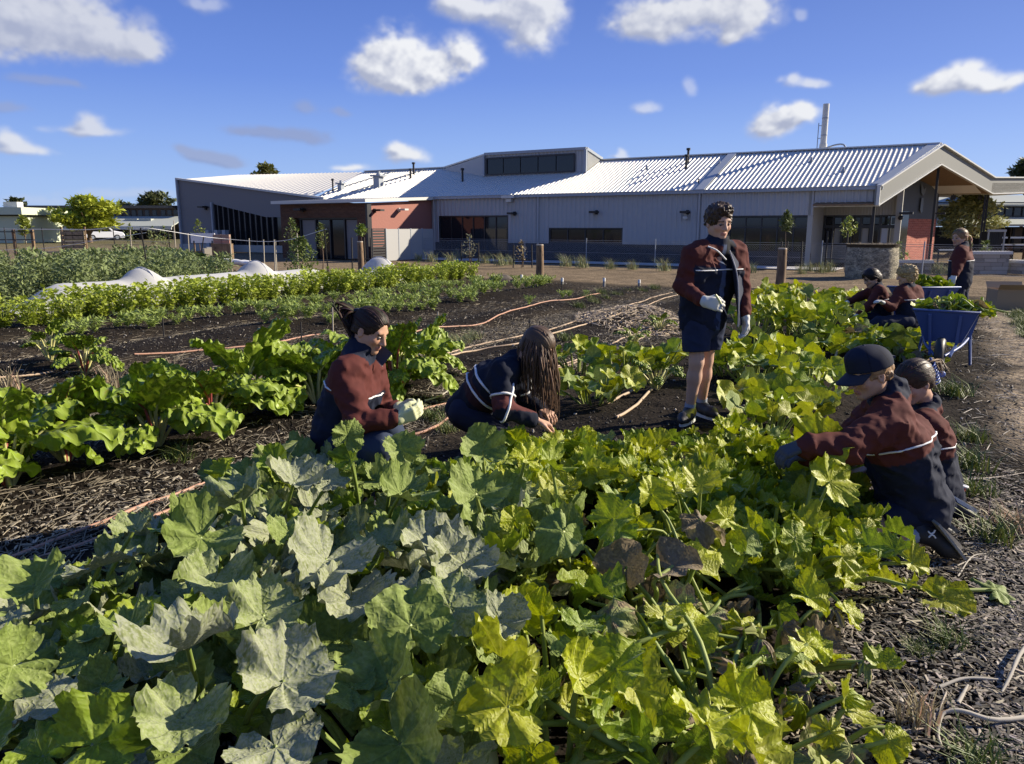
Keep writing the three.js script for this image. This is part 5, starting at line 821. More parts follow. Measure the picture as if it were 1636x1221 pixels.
// the squash bed beyond the standing person
{
  const list = [['squash plant with long pale stalks left of the standing person', 950, 645, 'lime'], ['squash plant with lit leaves behind the short hoses', 990, 605, 'lime'], ['squash plant sprawling just left of the person\'s calves', 1045, 598, 'lime'], ['squash plant with dull leaves between the long hair and the person', 925, 600, 'mixed'], ['squash plant close behind the person\'s legs', 1165, 600, 'lime'], ['squash plant with broad shaded leaves right of the person\'s feet', 1245, 665, 'mixed'], ['squash plant with star-shaped leaves above the cap brim', 1290, 640, 'lime'], ['squash plant with bright leaves by the person\'s hanging glove', 1215, 575, 'lime'], ['squash plant on the mulch between the person and the far seated pair', 1265, 600, 'lime'], ['squash plant directly below the right wooden post', 1235, 505, 'lime'], ['squash plant right of the wooden post with big lit leaves', 1280, 500, 'lime'], ['squash plant reached by the dark-haired seated figure', 1325, 515, 'lime'], ['squash plant in the dense clump nearest the wooden post', 1260, 535, 'lime'], ['squash plant low in front of the seated pair', 1345, 560, 'lime'], ['squash plant with pale stalks in front of the curly-haired figure', 1420, 560, 'mixed'], ['squash plant with loose leaves near the legs of the wheelbarrow', 1445, 580, 'worn'], ['squash plant at the far end of the bed by the hay bale', 1350, 488, 'lime'], ['squash plant left of the clump by the person\'s elbow', 1205, 540, 'lime'], ['squash plant with feathery pale leaves right of the person\'s shorts', 1200, 610, 'mixed'], ['squash plant with leaves level with the person\'s shoes', 1225, 690, 'lime'], ['squash plant in the middle of the far clump', 1300, 545, 'lime'], ['squash plant with scattered leaves above the cap', 1380, 560, 'worn']];
  const keep = { ...LG }; for (const k of ['flat', 'wavy', 'folded', 'droopy']) LG[k] = LG.small;
  list.forEach(([t, px, py, kind], i) => { const o = GR(px, py), f = -o.z; squashPlant(t, o.x, f, kind, f > 9 ? 27 : 19, f > 9 ? 0.6 : 0.38, 500 + i, { h: px > 1310 ? 0.75 : f > 9 ? 1.6 : 0.95, size: f > 9 ? 1.3 : 1.1 }); });
  Object.assign(LG, keep);
}
// ---------- drip hoses ----------
{
  const m1 = std([0.42, 0.23, 0.15], 0.6), m2 = std([0.44, 0.32, 0.21], 0.65);
  const hose = (label, m, rad, ...px) => { const P = px.map(([x, y]) => GR(x, y).add(V3(0, rad * 0.8, 0))), o = P[0].clone(), c = spline(P, px.length * 8); c.forEach((p) => { p.y = groundH(p.x, -p.z) + rad * 0.9; }); const h = obj('drip_hose', tube(c.map((p) => p.sub(o)), rad, 7), m); h.position.copy(o); tag(h, label, 'hose'); };
  hose('front brown hose of the pair running from the lower left behind the squash', m1, 0.0115, [-60, 945], [0, 918], [109, 880], [250, 826], [370, 785], [500, 735], [590, 705], [674, 693], [726, 661]);
  hose('back brown hose of the pair running from the lower left past the kneeling person', m1, 0.0115, [-60, 925], [41, 885], [184, 829], [330, 772], [457, 728], [520, 709], [600, 684], [657, 662], [719, 645]);
  hose('brown hose behind the chard ending at the back of the person in maroon', m1, 0.011, [285, 605], [360, 590], [440, 574], [508, 554]);
  hose('brown hose lying across the black soil above the beet', m1, 0.012, [215, 570], [300, 563], [430, 550], [520, 535], [630, 534], [700, 527], [765, 521], [813, 498], [860, 486], [920, 478], [960, 470]);
  hose('pale hose from the long hair to the small lettuces, upper of two', m2, 0.0115, [883, 588], [960, 558], [1000, 540], [1036, 527], [1075, 515]);
  hose('pale hose from the long hair to the small lettuces, lower of two', m2, 0.0115, [883, 594], [945, 570], [1009, 549], [1046, 531], [1080, 517]);
  hose('long pale hose climbing to the straw heap, upper of two', m2, 0.012, [676, 576], [750, 556], [824, 540], [874, 529], [934, 509], [1009, 487], [1050, 474], [1074, 468]);
  hose('long pale hose climbing to the straw heap, lower of two', m2, 0.012, [692, 577], [760, 562], [824, 551], [879, 535], [944, 516], [1004, 497], [1050, 482], [1088, 470]);
  hose('short hose on bare soil left of the person\'s shoes, upper one', m2, 0.0125, [970, 646], [981, 641], [1003, 630], [1023, 619]);
  hose('short hose on bare soil left of the person\'s shoes, lower one', m2, 0.0125, [985, 669], [995, 664], [1030, 635], [1061, 609]);
  hose('hose end right of the person\'s hanging glove', m2, 0.0125, [1182, 551], [1195, 545], [1215, 533]);
  hose('grey-brown hose at the far left edge of the soil', m2, 0.012, [-20, 607], [40, 602], [85, 596]);
}
// ---------- people: smooth bodies and clothes meshed from distance fields ----------
const capD = (p, a, b, ra, rb) => { const bx = b.x - a.x, by = b.y - a.y, bz = b.z - a.z, px = p[0] - a.x, py = p[1] - a.y, pz = p[2] - a.z, t = clamp((px * bx + py * by + pz * bz) / (bx * bx + by * by + bz * bz + 1e-9), 0, 1); return Math.hypot(px - bx * t, py - by * t, pz - bz * t) - (ra + (rb - ra) * t); };
const cone = (a, b, ra, rb = ra, k = 0.03, sub = false) => ({ d: (p) => capD(p, a, b, ra, rb), lo: [Math.min(a.x - ra, b.x - rb), Math.min(a.y - ra, b.y - rb), Math.min(a.z - ra, b.z - rb)], hi: [Math.max(a.x + ra, b.x + rb), Math.max(a.y + ra, b.y + rb), Math.max(a.z + ra, b.z + rb)], k, sub });
// ellipsoid with axes given as a basis
function ball(c, r, ax, k = 0.02, sub = false) {
  const [x, y, z] = ax ?? [V3(1, 0, 0), V3(0, 1, 0), V3(0, 0, 1)], R = Math.max(...r);
  return { d: (p) => { const dx = p[0] - c.x, dy = p[1] - c.y, dz = p[2] - c.z, a = (dx * x.x + dy * x.y + dz * x.z) / r[0], b = (dx * y.x + dy * y.y + dz * y.z) / r[1], e = (dx * z.x + dy * z.y + dz * z.z) / r[2], m = Math.hypot(a, b, e), g = Math.hypot(a / r[0], b / r[1], e / r[2]); return m < 1e-6 ? -Math.min(...r) : (m * (m - 1)) / g; }, lo: [c.x - R, c.y - R, c.z - R], hi: [c.x + R, c.y + R, c.z + R], k, sub };
}
const smin = (a, b, k) => { const h = Math.max(k - Math.abs(a - b), 0) / k; return Math.min(a, b) - h * h * k * 0.25; };
function fieldMesh(prims, cell, { wrinkle, clip, color, origin } = {}) {
  const pad = 0.05, lo = [9e9, 9e9, 9e9], hi = [-9e9, -9e9, -9e9];
  for (const q of prims) if (!q.sub) for (let i = 0; i < 3; i++) { lo[i] = Math.min(lo[i], q.lo[i] - pad); hi[i] = Math.max(hi[i], q.hi[i] + pad); }
  const n = lo.map((l, i) => Math.ceil((hi[i] - l) / cell) + 1), [nx, ny, nz] = n, F = new Float32Array(nx * ny * nz).fill(0.12), p = [0, 0, 0];
  for (const q of prims) {
    const m = q.k + 0.04, i0 = n.map((_, i) => clamp(Math.floor((q.lo[i] - m - lo[i]) / cell), 0, n[i] - 1)), i1 = n.map((_, i) => clamp(Math.ceil((q.hi[i] + m - lo[i]) / cell), 0, n[i] - 1));
    for (let z = i0[2]; z <= i1[2]; z++) for (let y = i0[1]; y <= i1[1]; y++) for (let x = i0[0]; x <= i1[0]; x++) {
      p[0] = lo[0] + x * cell; p[1] = lo[1] + y * cell; p[2] = lo[2] + z * cell; const at = (z * ny + y) * nx + x, d = q.d(p);
      F[at] = q.sub ? -smin(-F[at], d, q.k) : smin(F[at], d, q.k);
    }
  }
  if (wrinkle || clip) for (let z = 0; z < nz; z++) for (let y = 0; y < ny; y++) for (let x = 0; x < nx; x++) { const at = (z * ny + y) * nx + x; if (Math.abs(F[at]) > 0.06) continue; p[0] = lo[0] + x * cell; p[1] = lo[1] + y * cell; p[2] = lo[2] + z * cell; if (wrinkle) F[at] += wrinkle(p, F[at]); if (clip) F[at] = Math.max(F[at], clip(p)); }
  const vid = new Int32Array(nx * ny * nz).fill(-1), pos = [], idx = [];
  const ed = [[0, 1], [2, 3], [4, 5], [6, 7], [0, 2], [1, 3], [4, 6], [5, 7], [0, 4], [1, 5], [2, 6], [3, 7]], off = [0, 1, nx, nx + 1, nx * ny, nx * ny + 1, nx * ny + nx, nx * ny + nx + 1];
  for (let z = 0; z < nz - 1; z++) for (let y = 0; y < ny - 1; y++) for (let x = 0; x < nx - 1; x++) {
    const at = (z * ny + y) * nx + x; let mask = 0; for (let k = 0; k < 8; k++) if (F[at + off[k]] < 0) mask |= 1 << k; if (mask === 0 || mask === 255) continue;
    let sx = 0, sy = 0, sz = 0, c = 0; for (const [a, b] of ed) { const fa = F[at + off[a]], fb = F[at + off[b]]; if (fa < 0 === fb < 0) continue; const t = fa / (fa - fb); sx += (a & 1) + t * ((b & 1) - (a & 1)); sy += ((a >> 1) & 1) + t * (((b >> 1) & 1) - ((a >> 1) & 1)); sz += (a >> 2) + t * ((b >> 2) - (a >> 2)); c++; }
    vid[at] = pos.length / 3; pos.push(lo[0] + (x + sx / c) * cell, lo[1] + (y + sy / c) * cell, lo[2] + (z + sz / c) * cell);
  }
  const quad = (a, b, c, d, flip) => { a = vid[a]; b = vid[b]; c = vid[c]; d = vid[d]; if (a < 0 || b < 0 || c < 0 || d < 0) return; flip ? idx.push(a, c, b, b, c, d) : idx.push(a, b, c, b, d, c); };
  for (let z = 1; z < nz - 1; z++) for (let y = 1; y < ny - 1; y++) for (let x = 1; x < nx - 1; x++) {
    const at = (z * ny + y) * nx + x, s = F[at] < 0, X = 1, Y = nx, Z = nx * ny;
    if (s !== F[at + X] < 0) quad(at - Y - Z, at - Z, at - Y, at, !s);
    if (s !== F[at + Y] < 0) quad(at - X - Z, at - X, at - Z, at, !s);
    if (s !== F[at + Z] < 0) quad(at - X - Y, at - Y, at - X, at, !s);
  }
  let col; if (color) { col = []; for (let i = 0; i < pos.length; i += 3) col.push(...color([pos[i], pos[i + 1], pos[i + 2]])); }
  if (origin) for (let i = 0; i < pos.length; i += 3) { pos[i] -= origin.x; pos[i + 1] -= origin.y; pos[i + 2] -= origin.z; }
  return geom(pos, idx, null, col);
}
const fieldAt = (prims, p) => { let d = 9; for (const q of prims) d = q.sub ? -smin(-d, q.d(p), q.k) : smin(d, q.d(p), q.k); return d; };
const clothBump = dataTex(64, 64, (u, v) => { const g = 0.5 + 0.5 * Math.sin(u * 402) * Math.sin(v * 402); return [g, g, g]; }, false);
const M_CLOTH = new THREE.MeshPhysicalMaterial({ color: lin(1, 1, 1), vertexColors: true, roughness: 0.85, specularIntensity: 0.35 });
const M_SKIN = new THREE.MeshPhysicalMaterial({ color: lin(1, 1, 1), vertexColors: true, roughness: 0.55, specularIntensity: 0.5 });
const M_HAIR = new THREE.MeshPhysicalMaterial({ color: lin(1, 1, 1), vertexColors: true, roughness: 0.5, specularIntensity: 0.55 });
const M_GLOVE = std([0.55, 0.55, 0.5], 0.8), M_GLOVE2 = std([0.6, 0.62, 0.36], 0.8), M_WHITE = std([0.72, 0.72, 0.7], 0.7), M_NAVY = std([0.02, 0.028, 0.055], 0.85), M_SOCK = std([0.3, 0.34, 0.42], 0.9), M_SHOE = std([0.02, 0.02, 0.023], 0.6), M_SOLE = std([0.6, 0.6, 0.58], 0.7), M_TREAD = std([0.17, 0.155, 0.13], 0.85), M_EYE = new THREE.MeshPhysicalMaterial({ color: lin(1, 1, 1), vertexColors: true, roughness: 0.15 });
const C_MAROON = [0.085, 0.023, 0.019], C_NAVY = [0.013, 0.017, 0.033], C_DARK = [0.01, 0.012, 0.018];
const foldNoise = (p, s) => { const a = fbm(p[0] * 9 + s, p[1] * 14, p[2] * 9, 3) - 0.5, b = Math.abs(vnoise(p[0] * 13 - s, p[1] * 19 + p[0] * 8, p[2] * 13) - 0.5); const c = Math.abs(vnoise(p[0] * 31 + s, p[1] * 24 - p[0] * 12, p[2] * 31) - 0.5); return -0.022 * a + 0.022 * (b - 0.25) + 0.009 * (c - 0.25); };
function headFrame(c, fwd, up) { const z = fwd.clone().normalize(), x = up.clone().cross(z).normalize(), y = z.clone().cross(x); return { c, x, y, z, ax: [x, y, z], P: (a, b, d, s = 1) => c.clone().addScaledVector(x, a * s).addScaledVector(y, b * s).addScaledVector(z, d * s) }; }
// head, face and neck prims; s = size (1 for an adult head of 23 cm)
function headPrims(h, s, neck) {
  const P = (a, b, d) => h.P(a, b, d, s), e = (a, b, d, r, k = 0.012, sub) => ball(P(a, b, d), r.map((q) => q * s), h.ax, k * s, sub), c = (p, q, ra, rb, k = 0.012) => cone(P(...p), P(...q), ra * s, rb * s, k * s);
  const out = [e(0, 0.035, -0.012, [0.073, 0.084, 0.094]), e(0, -0.02, 0.024, [0.06, 0.086, 0.064], 0.03), c([0.046, -0.05, 0.0], [0.012, -0.09, 0.056], 0.024, 0.018, 0.03), c([-0.046, -0.05, 0.0], [-0.012, -0.09, 0.056], 0.024, 0.018, 0.03), e(0, -0.092, 0.064, [0.02, 0.016, 0.016], 0.02),
    e(0.038, -0.024, 0.056, [0.024, 0.022, 0.022], 0.022), e(-0.038, -0.024, 0.056, [0.024, 0.022, 0.022], 0.022), c([-0.036, 0.024, 0.07], [0.036, 0.024, 0.07], 0.012, 0.012, 0.02), e(0.031, 0.002, 0.094, [0.017, 0.011, 0.014], 0.012, true), e(-0.031, 0.002, 0.094, [0.017, 0.011, 0.014], 0.012, true),
    c([0, 0.014, 0.084], [0, -0.028, 0.106], 0.008, 0.0115, 0.014), e(0.012, -0.034, 0.094, [0.009, 0.007, 0.01], 0.008), e(-0.012, -0.034, 0.094, [0.009, 0.007, 0.01], 0.008), e(0, -0.06, 0.083, [0.021, 0.0065, 0.01], 0.008), e(0, -0.069, 0.081, [0.018, 0.0065, 0.009], 0.008), e(0, -0.0645, 0.095, [0.02, 0.0012, 0.006], 0.003, true)];
  for (const k of [1, -1]) out.push(ball(P(0.076 * k, -0.008, -0.012), [0.007 * s, 0.03 * s, 0.018 * s], h.ax, 0.008 * s), ball(P(0.083 * k, -0.006, -0.008), [0.006 * s, 0.018 * s, 0.01 * s], h.ax, 0.006 * s, true));
  out.push(cone(P(0, -0.05, -0.022), neck, 0.052 * s, 0.056 * s, 0.03));
  return out;
}
const headColor = (h, s, skin, brow, shade = 1) => (p) => {
  const d = V3(p[0], p[1], p[2]).sub(h.c), x = d.dot(h.x) / s, y = d.dot(h.y) / s, z = d.dot(h.z) / s; let c = skin.map((k) => k * shade * (0.94 + 0.12 * vnoise(p[0] * 60, p[1] * 60, p[2] * 60)));
  const mix = (b, t) => { c = c.map((k, i) => lerp(k, b[i], clamp(t, 0, 1))); };
  if (z > 0.05 && Math.abs(y + 0.0645) < 0.012 && Math.abs(x) < 0.023) mix([0.36, 0.13, 0.11], 0.65);
  if (z > 0.04 && Math.abs(Math.abs(x) - 0.032) < 0.019 && Math.abs(y - 0.024 + Math.abs(x) * 0.08) < 0.005) mix(brow, 0.8);
  if (z > 0.05 && Math.abs(Math.abs(x) - 0.03) < 0.016 && Math.abs(y - 0.001) < 0.0035) mix(brow, 0.75);
  if (z > 0.03 && Math.hypot(Math.abs(x) - 0.042, y + 0.026) < 0.022) mix([skin[0] * 1.05, skin[1] * 0.82, skin[2] * 0.8], 0.4);
  return c;
};
// hand: wrist, direction of the fingers, direction out of the palm, thumb side, how far the fingers close
function handPrims(w, dir, palm, side, curl, s = 1, fat = 0) {
  const z = dir.clone().normalize(), x = palm.clone().cross(z).normalize().multiplyScalar(side), y = palm.clone().addScaledVector(z, -palm.dot(z)).normalize(), P = (a, b, c) => w.clone().addScaledVector(x, a * s).addScaledVector(y, b * s).addScaledVector(z, c * s), out = [], g = fat;
  [[-0.03, 0.062, 0.0078], [-0.0105, 0.076, 0.0086], [0.0105, 0.082, 0.0088], [0.031, 0.072, 0.0085]].forEach(([fx, len, r], i) => {
    out.push(cone(P(fx * 0.7, 0, 0.005), P(fx, 0, 0.083), (0.015 + g) * s, (0.0125 + g) * s, 0.012 * s));
    let p = P(fx, 0, 0.085), a = 0.15 + curl * (0.5 + 0.08 * i); const seg = [0.46, 0.3, 0.26];
    for (let k = 0; k < 3; k++) { const d = z.clone().multiplyScalar(Math.cos(a)).addScaledVector(y, Math.sin(a)).addScaledVector(x, fx * 1.2 * (1 - curl * 0.5)), q = p.clone().addScaledVector(d.normalize(), len * seg[k] * s); out.push(cone(p, q, (r * (1 - k * 0.06) + g) * s, (r * (0.94 - k * 0.08) + g) * s, 0.003)); p = q; a += curl * 0.75; }
  });
  const t0 = P(0.026, 0.004, 0.022), t1 = P(0.052, 0.014, 0.052), t2 = P(0.058 - 0.012 * curl, 0.02 + 0.012 * curl, 0.082), t3 = P(0.056 - 0.026 * curl, 0.026 + 0.018 * curl, 0.105);
  out.push(cone(t0, t1, (0.014 + g) * s, (0.011 + g) * s, 0.008), cone(t1, t2, (0.0105 + g) * s, (0.0095 + g) * s, 0.003), cone(t2, t3, (0.0095 + g) * s, (0.008 + g) * s, 0.003));
  return out;
}
// locks drawn over the skull from the hairline back to where the hair is gathered
function sweep(P, back, o = {}) {
  const { h, hs, loc, hairC } = P, R = rng(o.seed ?? 5), L = [], B = V3(...back), rad = o.puff ?? 0.012;
  for (let i = 0; i < (o.n ?? 150); i++) {
    const a = (R() * 2 - 1) * (o.span ?? 1.75), x0 = Math.sin(a), st = V3(x0 * 0.074, 0.037 + Math.cos(a) * 0.055 - 0.01 * R(), 0.03 + 0.045 * Math.cos(a) ** 2 - 0.07 * Math.max(0, Math.abs(a) - 1.2)), pts = [], w = (R() - 0.5) * 0.012;
    for (let t = 0; t <= 1.001; t += 0.1) { const q = st.clone().lerp(B, t), c = V3(0, 0.037, -0.014), d = q.clone().sub(c), e = V3(d.x / (0.074 + rad), d.y / (0.086 + rad), d.z / (0.096 + rad)), k = 1 / Math.max(0.05, e.length()); q.copy(c).addScaledVector(d, k * (1.0 + 0.03 * Math.sin(Math.PI * t) * R()) + w); pts.push(loc(h.P(q.x, q.y, q.z, hs))); }
    L.push([pts, hairC.map((c) => c * (0.6 + 1.3 * R() * R()))]);
  }
  return obj('hair_locks', strands(L, M_HAIR, 0.0042 * hs), M_HAIR, P.g);
}
function strands(list, mat, rad, nr = 4) { return merge(list.map(([pts, col]) => paint(tube(pts, (t) => rad * (1 - 0.75 * t * t), nr, false), col))); }
// the whole figure from its joints
function person(label, J, o) {
  const s = o.s ?? 1, pel = J.pelvis, org = V3(pel.x, groundH(pel.x, -pel.z), pel.z), g = thing('person', label, 'person', org), loc = (v) => v.clone().sub(org), R = rng(o.seed ?? 1);
  const skin = o.skin ?? [0.5, 0.3, 0.2], hairC = o.hair ?? [0.035, 0.02, 0.013], cell = o.cell ?? 0.009, hs = (o.hs ?? 1) * s;
  const h = headFrame(J.head, J.fwd, J.up), arm = ['N', 'F'], axis = J.neck.clone().sub(pel).normalize(), across = J.shN.clone().sub(J.shF).normalize();
  // skin
  const core = [cone(pel, J.chest, 0.07 * s, 0.07 * s, 0.05), cone(J.chest, J.neck, 0.06 * s, 0.048 * s, 0.05)];
  for (const k of arm) { core.push(cone(J.chest.clone().lerp(J['sh' + k], 0.5), J['sh' + k], 0.05 * s, 0.04 * s, 0.04), cone(J['sh' + k], J['el' + k], 0.04 * s, 0.034 * s, 0.02), cone(J['el' + k], J['wr' + k], 0.035 * s, 0.025 * s, 0.02)); core.push(cone(pel, J['hip' + k], 0.08 * s, 0.075 * s, 0.03), cone(J['hip' + k], J['kn' + k], 0.07 * s, 0.05 * s, 0.03), cone(J['kn' + k], J['kn' + k].clone().lerp(J['an' + k], 0.35), 0.048 * s, 0.052 * s, 0.03), cone(J['kn' + k].clone().lerp(J['an' + k], 0.3), J['an' + k], 0.052 * s, 0.033 * s, 0.02)); if (0) core.push(cone(J['an' + k], J['toe' + k], 0.032 * s, 0.025 * s, 0.02)); }
  const sk = (p) => skin.map((c) => c * (0.93 + 0.14 * vnoise(p[0] * 30, p[1] * 30, p[2] * 30)));
  const bodyParts = [fieldMesh(core, cell * 1.3, { origin: org, color: sk }), fieldMesh(headPrims(h, hs, J.neck), o.headCell ?? 0.004, { origin: org, color: headColor(h, hs, skin, hairC) })];
  const gloves = o.gloves ?? {};
  for (const k of arm) { const hd = o['hand' + k] ?? {}, pr = handPrims(J['wr' + k], hd.dir ?? J['wr' + k].clone().sub(J['el' + k]), hd.palm ?? V3(0, -1, 0), hd.side ?? 1, hd.curl ?? 0.5, s, gloves[k] ? 0.002 : 0); if (gloves[k]) { pr.push(cone(J['wr' + k].clone().lerp(J['el' + k], 0.22), J['wr' + k], 0.036 * s, 0.03 * s, 0.02)); obj('glove', fieldMesh(pr, o.handCell ?? 0.005, { origin: org }), gloves[k], g); } else bodyParts.push(fieldMesh(pr, o.handCell ?? 0.005, { origin: org, color: sk })); }
  obj('body', merge(bodyParts), M_SKIN, g);
  for (const k of [1, -1]) { const e = new THREE.SphereGeometry(0.0115 * hs, 12, 8), P = h.P(0.031 * k, 0.0, 0.0755, hs), c = [], pp = e.attributes.position; for (let i = 0; i < pp.count; i++) { const d = V3(pp.getX(i), pp.getY(i), pp.getZ(i)).normalize().dot(h.z.clone().addScaledVector(h.y, -0.35).normalize()); c.push(...(d > 0.72 ? [0.015, 0.01, 0.008] : [0.2, 0.17, 0.15])); } e.setAttribute('color', new THREE.BufferAttribute(new Float32Array(c), 3)); const L = loc(P); e.translate(L.x, L.y, L.z); obj('eye', e, M_EYE, g); }
  // upper garment
  const T = (o.bulk ?? 1) * s, torso = [], sleeves = [];
  for (const [k, e] of [['N', 1], ['F', -1]]) {
    const w = J['sh' + k].clone().addScaledVector(across, -0.055 * e * s), lo2 = pel.clone().addScaledVector(across, 0.075 * e * s).addScaledVector(axis, -0.02);
    torso.push(cone(lo2, w.clone().addScaledVector(axis, -0.1), 0.118 * T, 0.112 * T, 0.08), cone(w.clone().addScaledVector(axis, -0.1), w, 0.112 * T, 0.075 * T, 0.07), cone(J['sh' + k], J.neck, 0.072 * T, 0.06 * T, 0.06));
    const m = J['sh' + k].clone().lerp(J['el' + k], 0.5); sleeves.push(cone(J['sh' + k], m, 0.074 * T, 0.068 * T, 0.045), cone(m, J['el' + k], 0.068 * T, 0.062 * T, 0.03), cone(J['el' + k], J['el' + k].clone().lerp(J['wr' + k], 0.85), 0.062 * T, (o.cuff ?? 0.046) * T, 0.03));
  }
  torso.push(cone(J.chest, pel, 0.115 * T, 0.115 * T, 0.08));
  if (o.belly) torso.push(cone(J.chest, pel, 0.13 * T, 0.125 * T, 0.08));
  const low = pel.clone().addScaledVector(axis, -(o.hem ?? 0.1) * s), collar = o.collar ?? 0.06;
  const col2 = J.neck.clone().addScaledVector(h.y.clone().add(axis).normalize(), collar * s), top = [cone(J.neck.clone().addScaledVector(axis, -0.02), col2, 0.074 * s, 0.07 * s, 0.03), cone(J.neck.clone(), col2.clone().addScaledVector(axis, 0.06), 0.058 * s, 0.056 * s, 0.006, true)];
  const nearArm = (p) => { let a = 9; for (const k of arm) a = Math.min(a, capD(p, J['sh' + k], J['el' + k], 0.07 * T, 0.06 * T), capD(p, J['el' + k], J['wr' + k], 0.06 * T, 0.045 * T)); return a; };
  const nearTorso = (p) => { let a = 9; for (const q of torso) a = Math.min(a, q.d(p)); return a; };
  const up01 = (p) => (p[0] - pel.x) * axis.x + (p[1] - pel.y) * axis.y + (p[2] - pel.z) * axis.z, LT = J.neck.clone().sub(pel).dot(axis);
  obj('jacket', fieldMesh([...torso, ...sleeves, ...(o.noCollar ? [] : top)], cell, { origin: org, wrinkle: (p, d) => foldNoise(p, (o.seed ?? 1) * 3) * (o.fold ?? 1), clip: (p) => Math.max(-(p[0] * axis.x + p[1] * axis.y + p[2] * axis.z - low.dot(axis)) - 0, -9), color: (p) => (o.paint ?? jacketPaint)(p, { J, arm: nearArm(p), torso: nearTorso(p), t: up01(p) / LT, axis, across, T, o, h }) }), M_CLOTH, g);
  // white piping where the yoke meets the navy
  const ring = (t, out = 0.004, r = 0.005, part = 1, from = 0) => { const c = pel.clone().addScaledVector(axis, LT * t).lerp(J.chest, 0.15), e1 = across, e2 = axis.clone().cross(across).normalize(), pts = [], N = 44; for (let i = 0; i <= N * part; i++) { const a = from + (i / N) * 2 * Math.PI, d = e1.clone().multiplyScalar(Math.cos(a)).addScaledVector(e2, Math.sin(a)); let q = 0.4; for (let n = 0; n < 40; n++) { const p = c.clone().addScaledVector(d, q), f = fieldAt(torso, [p.x, p.y, p.z]) + foldNoise([p.x, p.y, p.z], (o.seed ?? 1) * 3) * (o.fold ?? 1); q -= f * 0.7; if (Math.abs(f) < 0.001) break; } pts.push(loc(c.clone().addScaledVector(d, q + out))); } return tube(pts, r * s, 5); };
  for (const t of o.rings ?? [0.62]) obj('piping', ring(t, 0.002, o.ringR ?? 0.005), M_WHITE, g);
  for (const [k, t] of o.armBands ?? []) { const a = J['sh' + k], b = J['el' + k], b2 = J['wr' + k], c = t <= 1 ? a.clone().lerp(b, t) : b.clone().lerp(b2, t - 1), d = (t <= 1 ? b.clone().sub(a) : b2.clone().sub(b)).normalize(), [, n, bb] = frameOf(d), pts = []; for (let i = 0; i <= 24; i++) { const an = (i / 24) * 6.2832; let q = 0.15; const dr = n.clone().multiplyScalar(Math.cos(an)).addScaledVector(bb, Math.sin(an)); for (let m = 0; m < 30; m++) { const p = c.clone().addScaledVector(dr, q), f = fieldAt(sleeves, [p.x, p.y, p.z]) + foldNoise([p.x, p.y, p.z], (o.seed ?? 1) * 3) * (o.fold ?? 1); q -= f * 0.7; if (Math.abs(f) < 0.001) break; } pts.push(loc(c.clone().addScaledVector(dr, q + 0.001))); } obj('sleeve_band', tube(pts, (o.ringR ?? 0.006) * s, 5), M_WHITE, g); }
  for (const k of arm) if (!o.noCuff) { const w = J['wr' + k], e = J['el' + k], a = e.clone().lerp(w, 0.8), b = e.clone().lerp(w, 0.9); obj('cuff', paint(tube([loc(a), loc(a.clone().lerp(b, 0.5)), loc(b)], ((o.cuff ?? 0.046) - 0.001) * T, 12), o.cuffC ?? C_MAROON.map((c) => c * 0.7)), M_CLOTH, g); }
  // trousers or shorts
  const legs = [cone(J.hipN.clone().lerp(J.hipF, 0.5), pel, 0.12 * s, 0.12 * s, 0.06)], L = o.shorts ? o.shorts : 1;
  for (const k of arm) { const H = J['hip' + k], K = J['kn' + k], A = J['an' + k], E = o.shorts ? H.clone().lerp(K, o.shorts) : K; legs.push(cone(H, E, 0.102 * s, (o.shorts ? 0.096 : 0.074) * s, 0.03)); if (!o.shorts) legs.push(cone(K, A, 0.072 * s, 0.056 * s, 0.03)); }
  const legEnd = o.shorts ? (p) => { let m = -9; for (const k of arm) { const H = J['hip' + k], K = J['kn' + k], d = K.clone().sub(H), q = ((p[0] - H.x) * d.x + (p[1] - H.y) * d.y + (p[2] - H.z) * d.z) / d.lengthSq(); m = Math.max(m, (q - o.shorts) * d.length()); } return m; } : null;
  obj(o.shorts ? 'shorts' : 'trousers', fieldMesh(legs, cell, { origin: org, wrinkle: (p) => foldNoise(p, 7 + (o.seed ?? 1)) * 0.8, clip: legEnd, color: () => o.legC ?? [0.018, 0.023, 0.045] }), M_CLOTH, g);
  // shoes
  for (const k of arm) {
    const A = J['an' + k], Z = J['toe' + k], f = Z.clone().sub(A), upv = J['footUp' + k] ?? V3(0, 1, 0), fd = f.clone().addScaledVector(upv, -f.dot(upv)).normalize(), sd = upv.clone().cross(fd), heel = A.clone().addScaledVector(fd, -0.045 * s).addScaledVector(upv, -0.055 * s), ball2 = heel.clone().addScaledVector(fd, 0.175 * s), tip = heel.clone().addScaledVector(fd, 0.225 * s);
    const sh = obj('shoe', fieldMesh([cone(heel.clone().addScaledVector(upv, 0.018), ball2.clone().addScaledVector(upv, 0.012), 0.04 * s, 0.042 * s, 0.03), cone(ball2.clone().addScaledVector(upv, 0.008), tip, 0.042 * s, 0.03 * s, 0.03), cone(A.clone().addScaledVector(upv, -0.01), heel.clone().addScaledVector(fd, 0.1), 0.046 * s, 0.042 * s, 0.03)], 0.008, { origin: org, clip: (p) => -(p[0] - heel.x) * upv.x - (p[1] - heel.y) * upv.y - (p[2] - heel.z) * upv.z - 0.02 * s }), o.shoeM ?? M_SHOE, g);
    const outl = []; for (let i = 0; i < 22; i++) { const a = (i / 22) * 6.2832, c = Math.cos(a), sn = Math.sin(a), w = 0.043 - 0.005 * c + 0.004 * Math.cos(2 * a), q = heel.clone().addScaledVector(fd, (0.09 + 0.148 * c) * s).addScaledVector(sd, sn * w * s).addScaledVector(upv, -0.02 * s); outl.push(loc(q)); }
    obj('sole', slab(outl, upv.clone().multiplyScalar(-0.022 * s)), o.soleM ?? M_SOLE, sh);
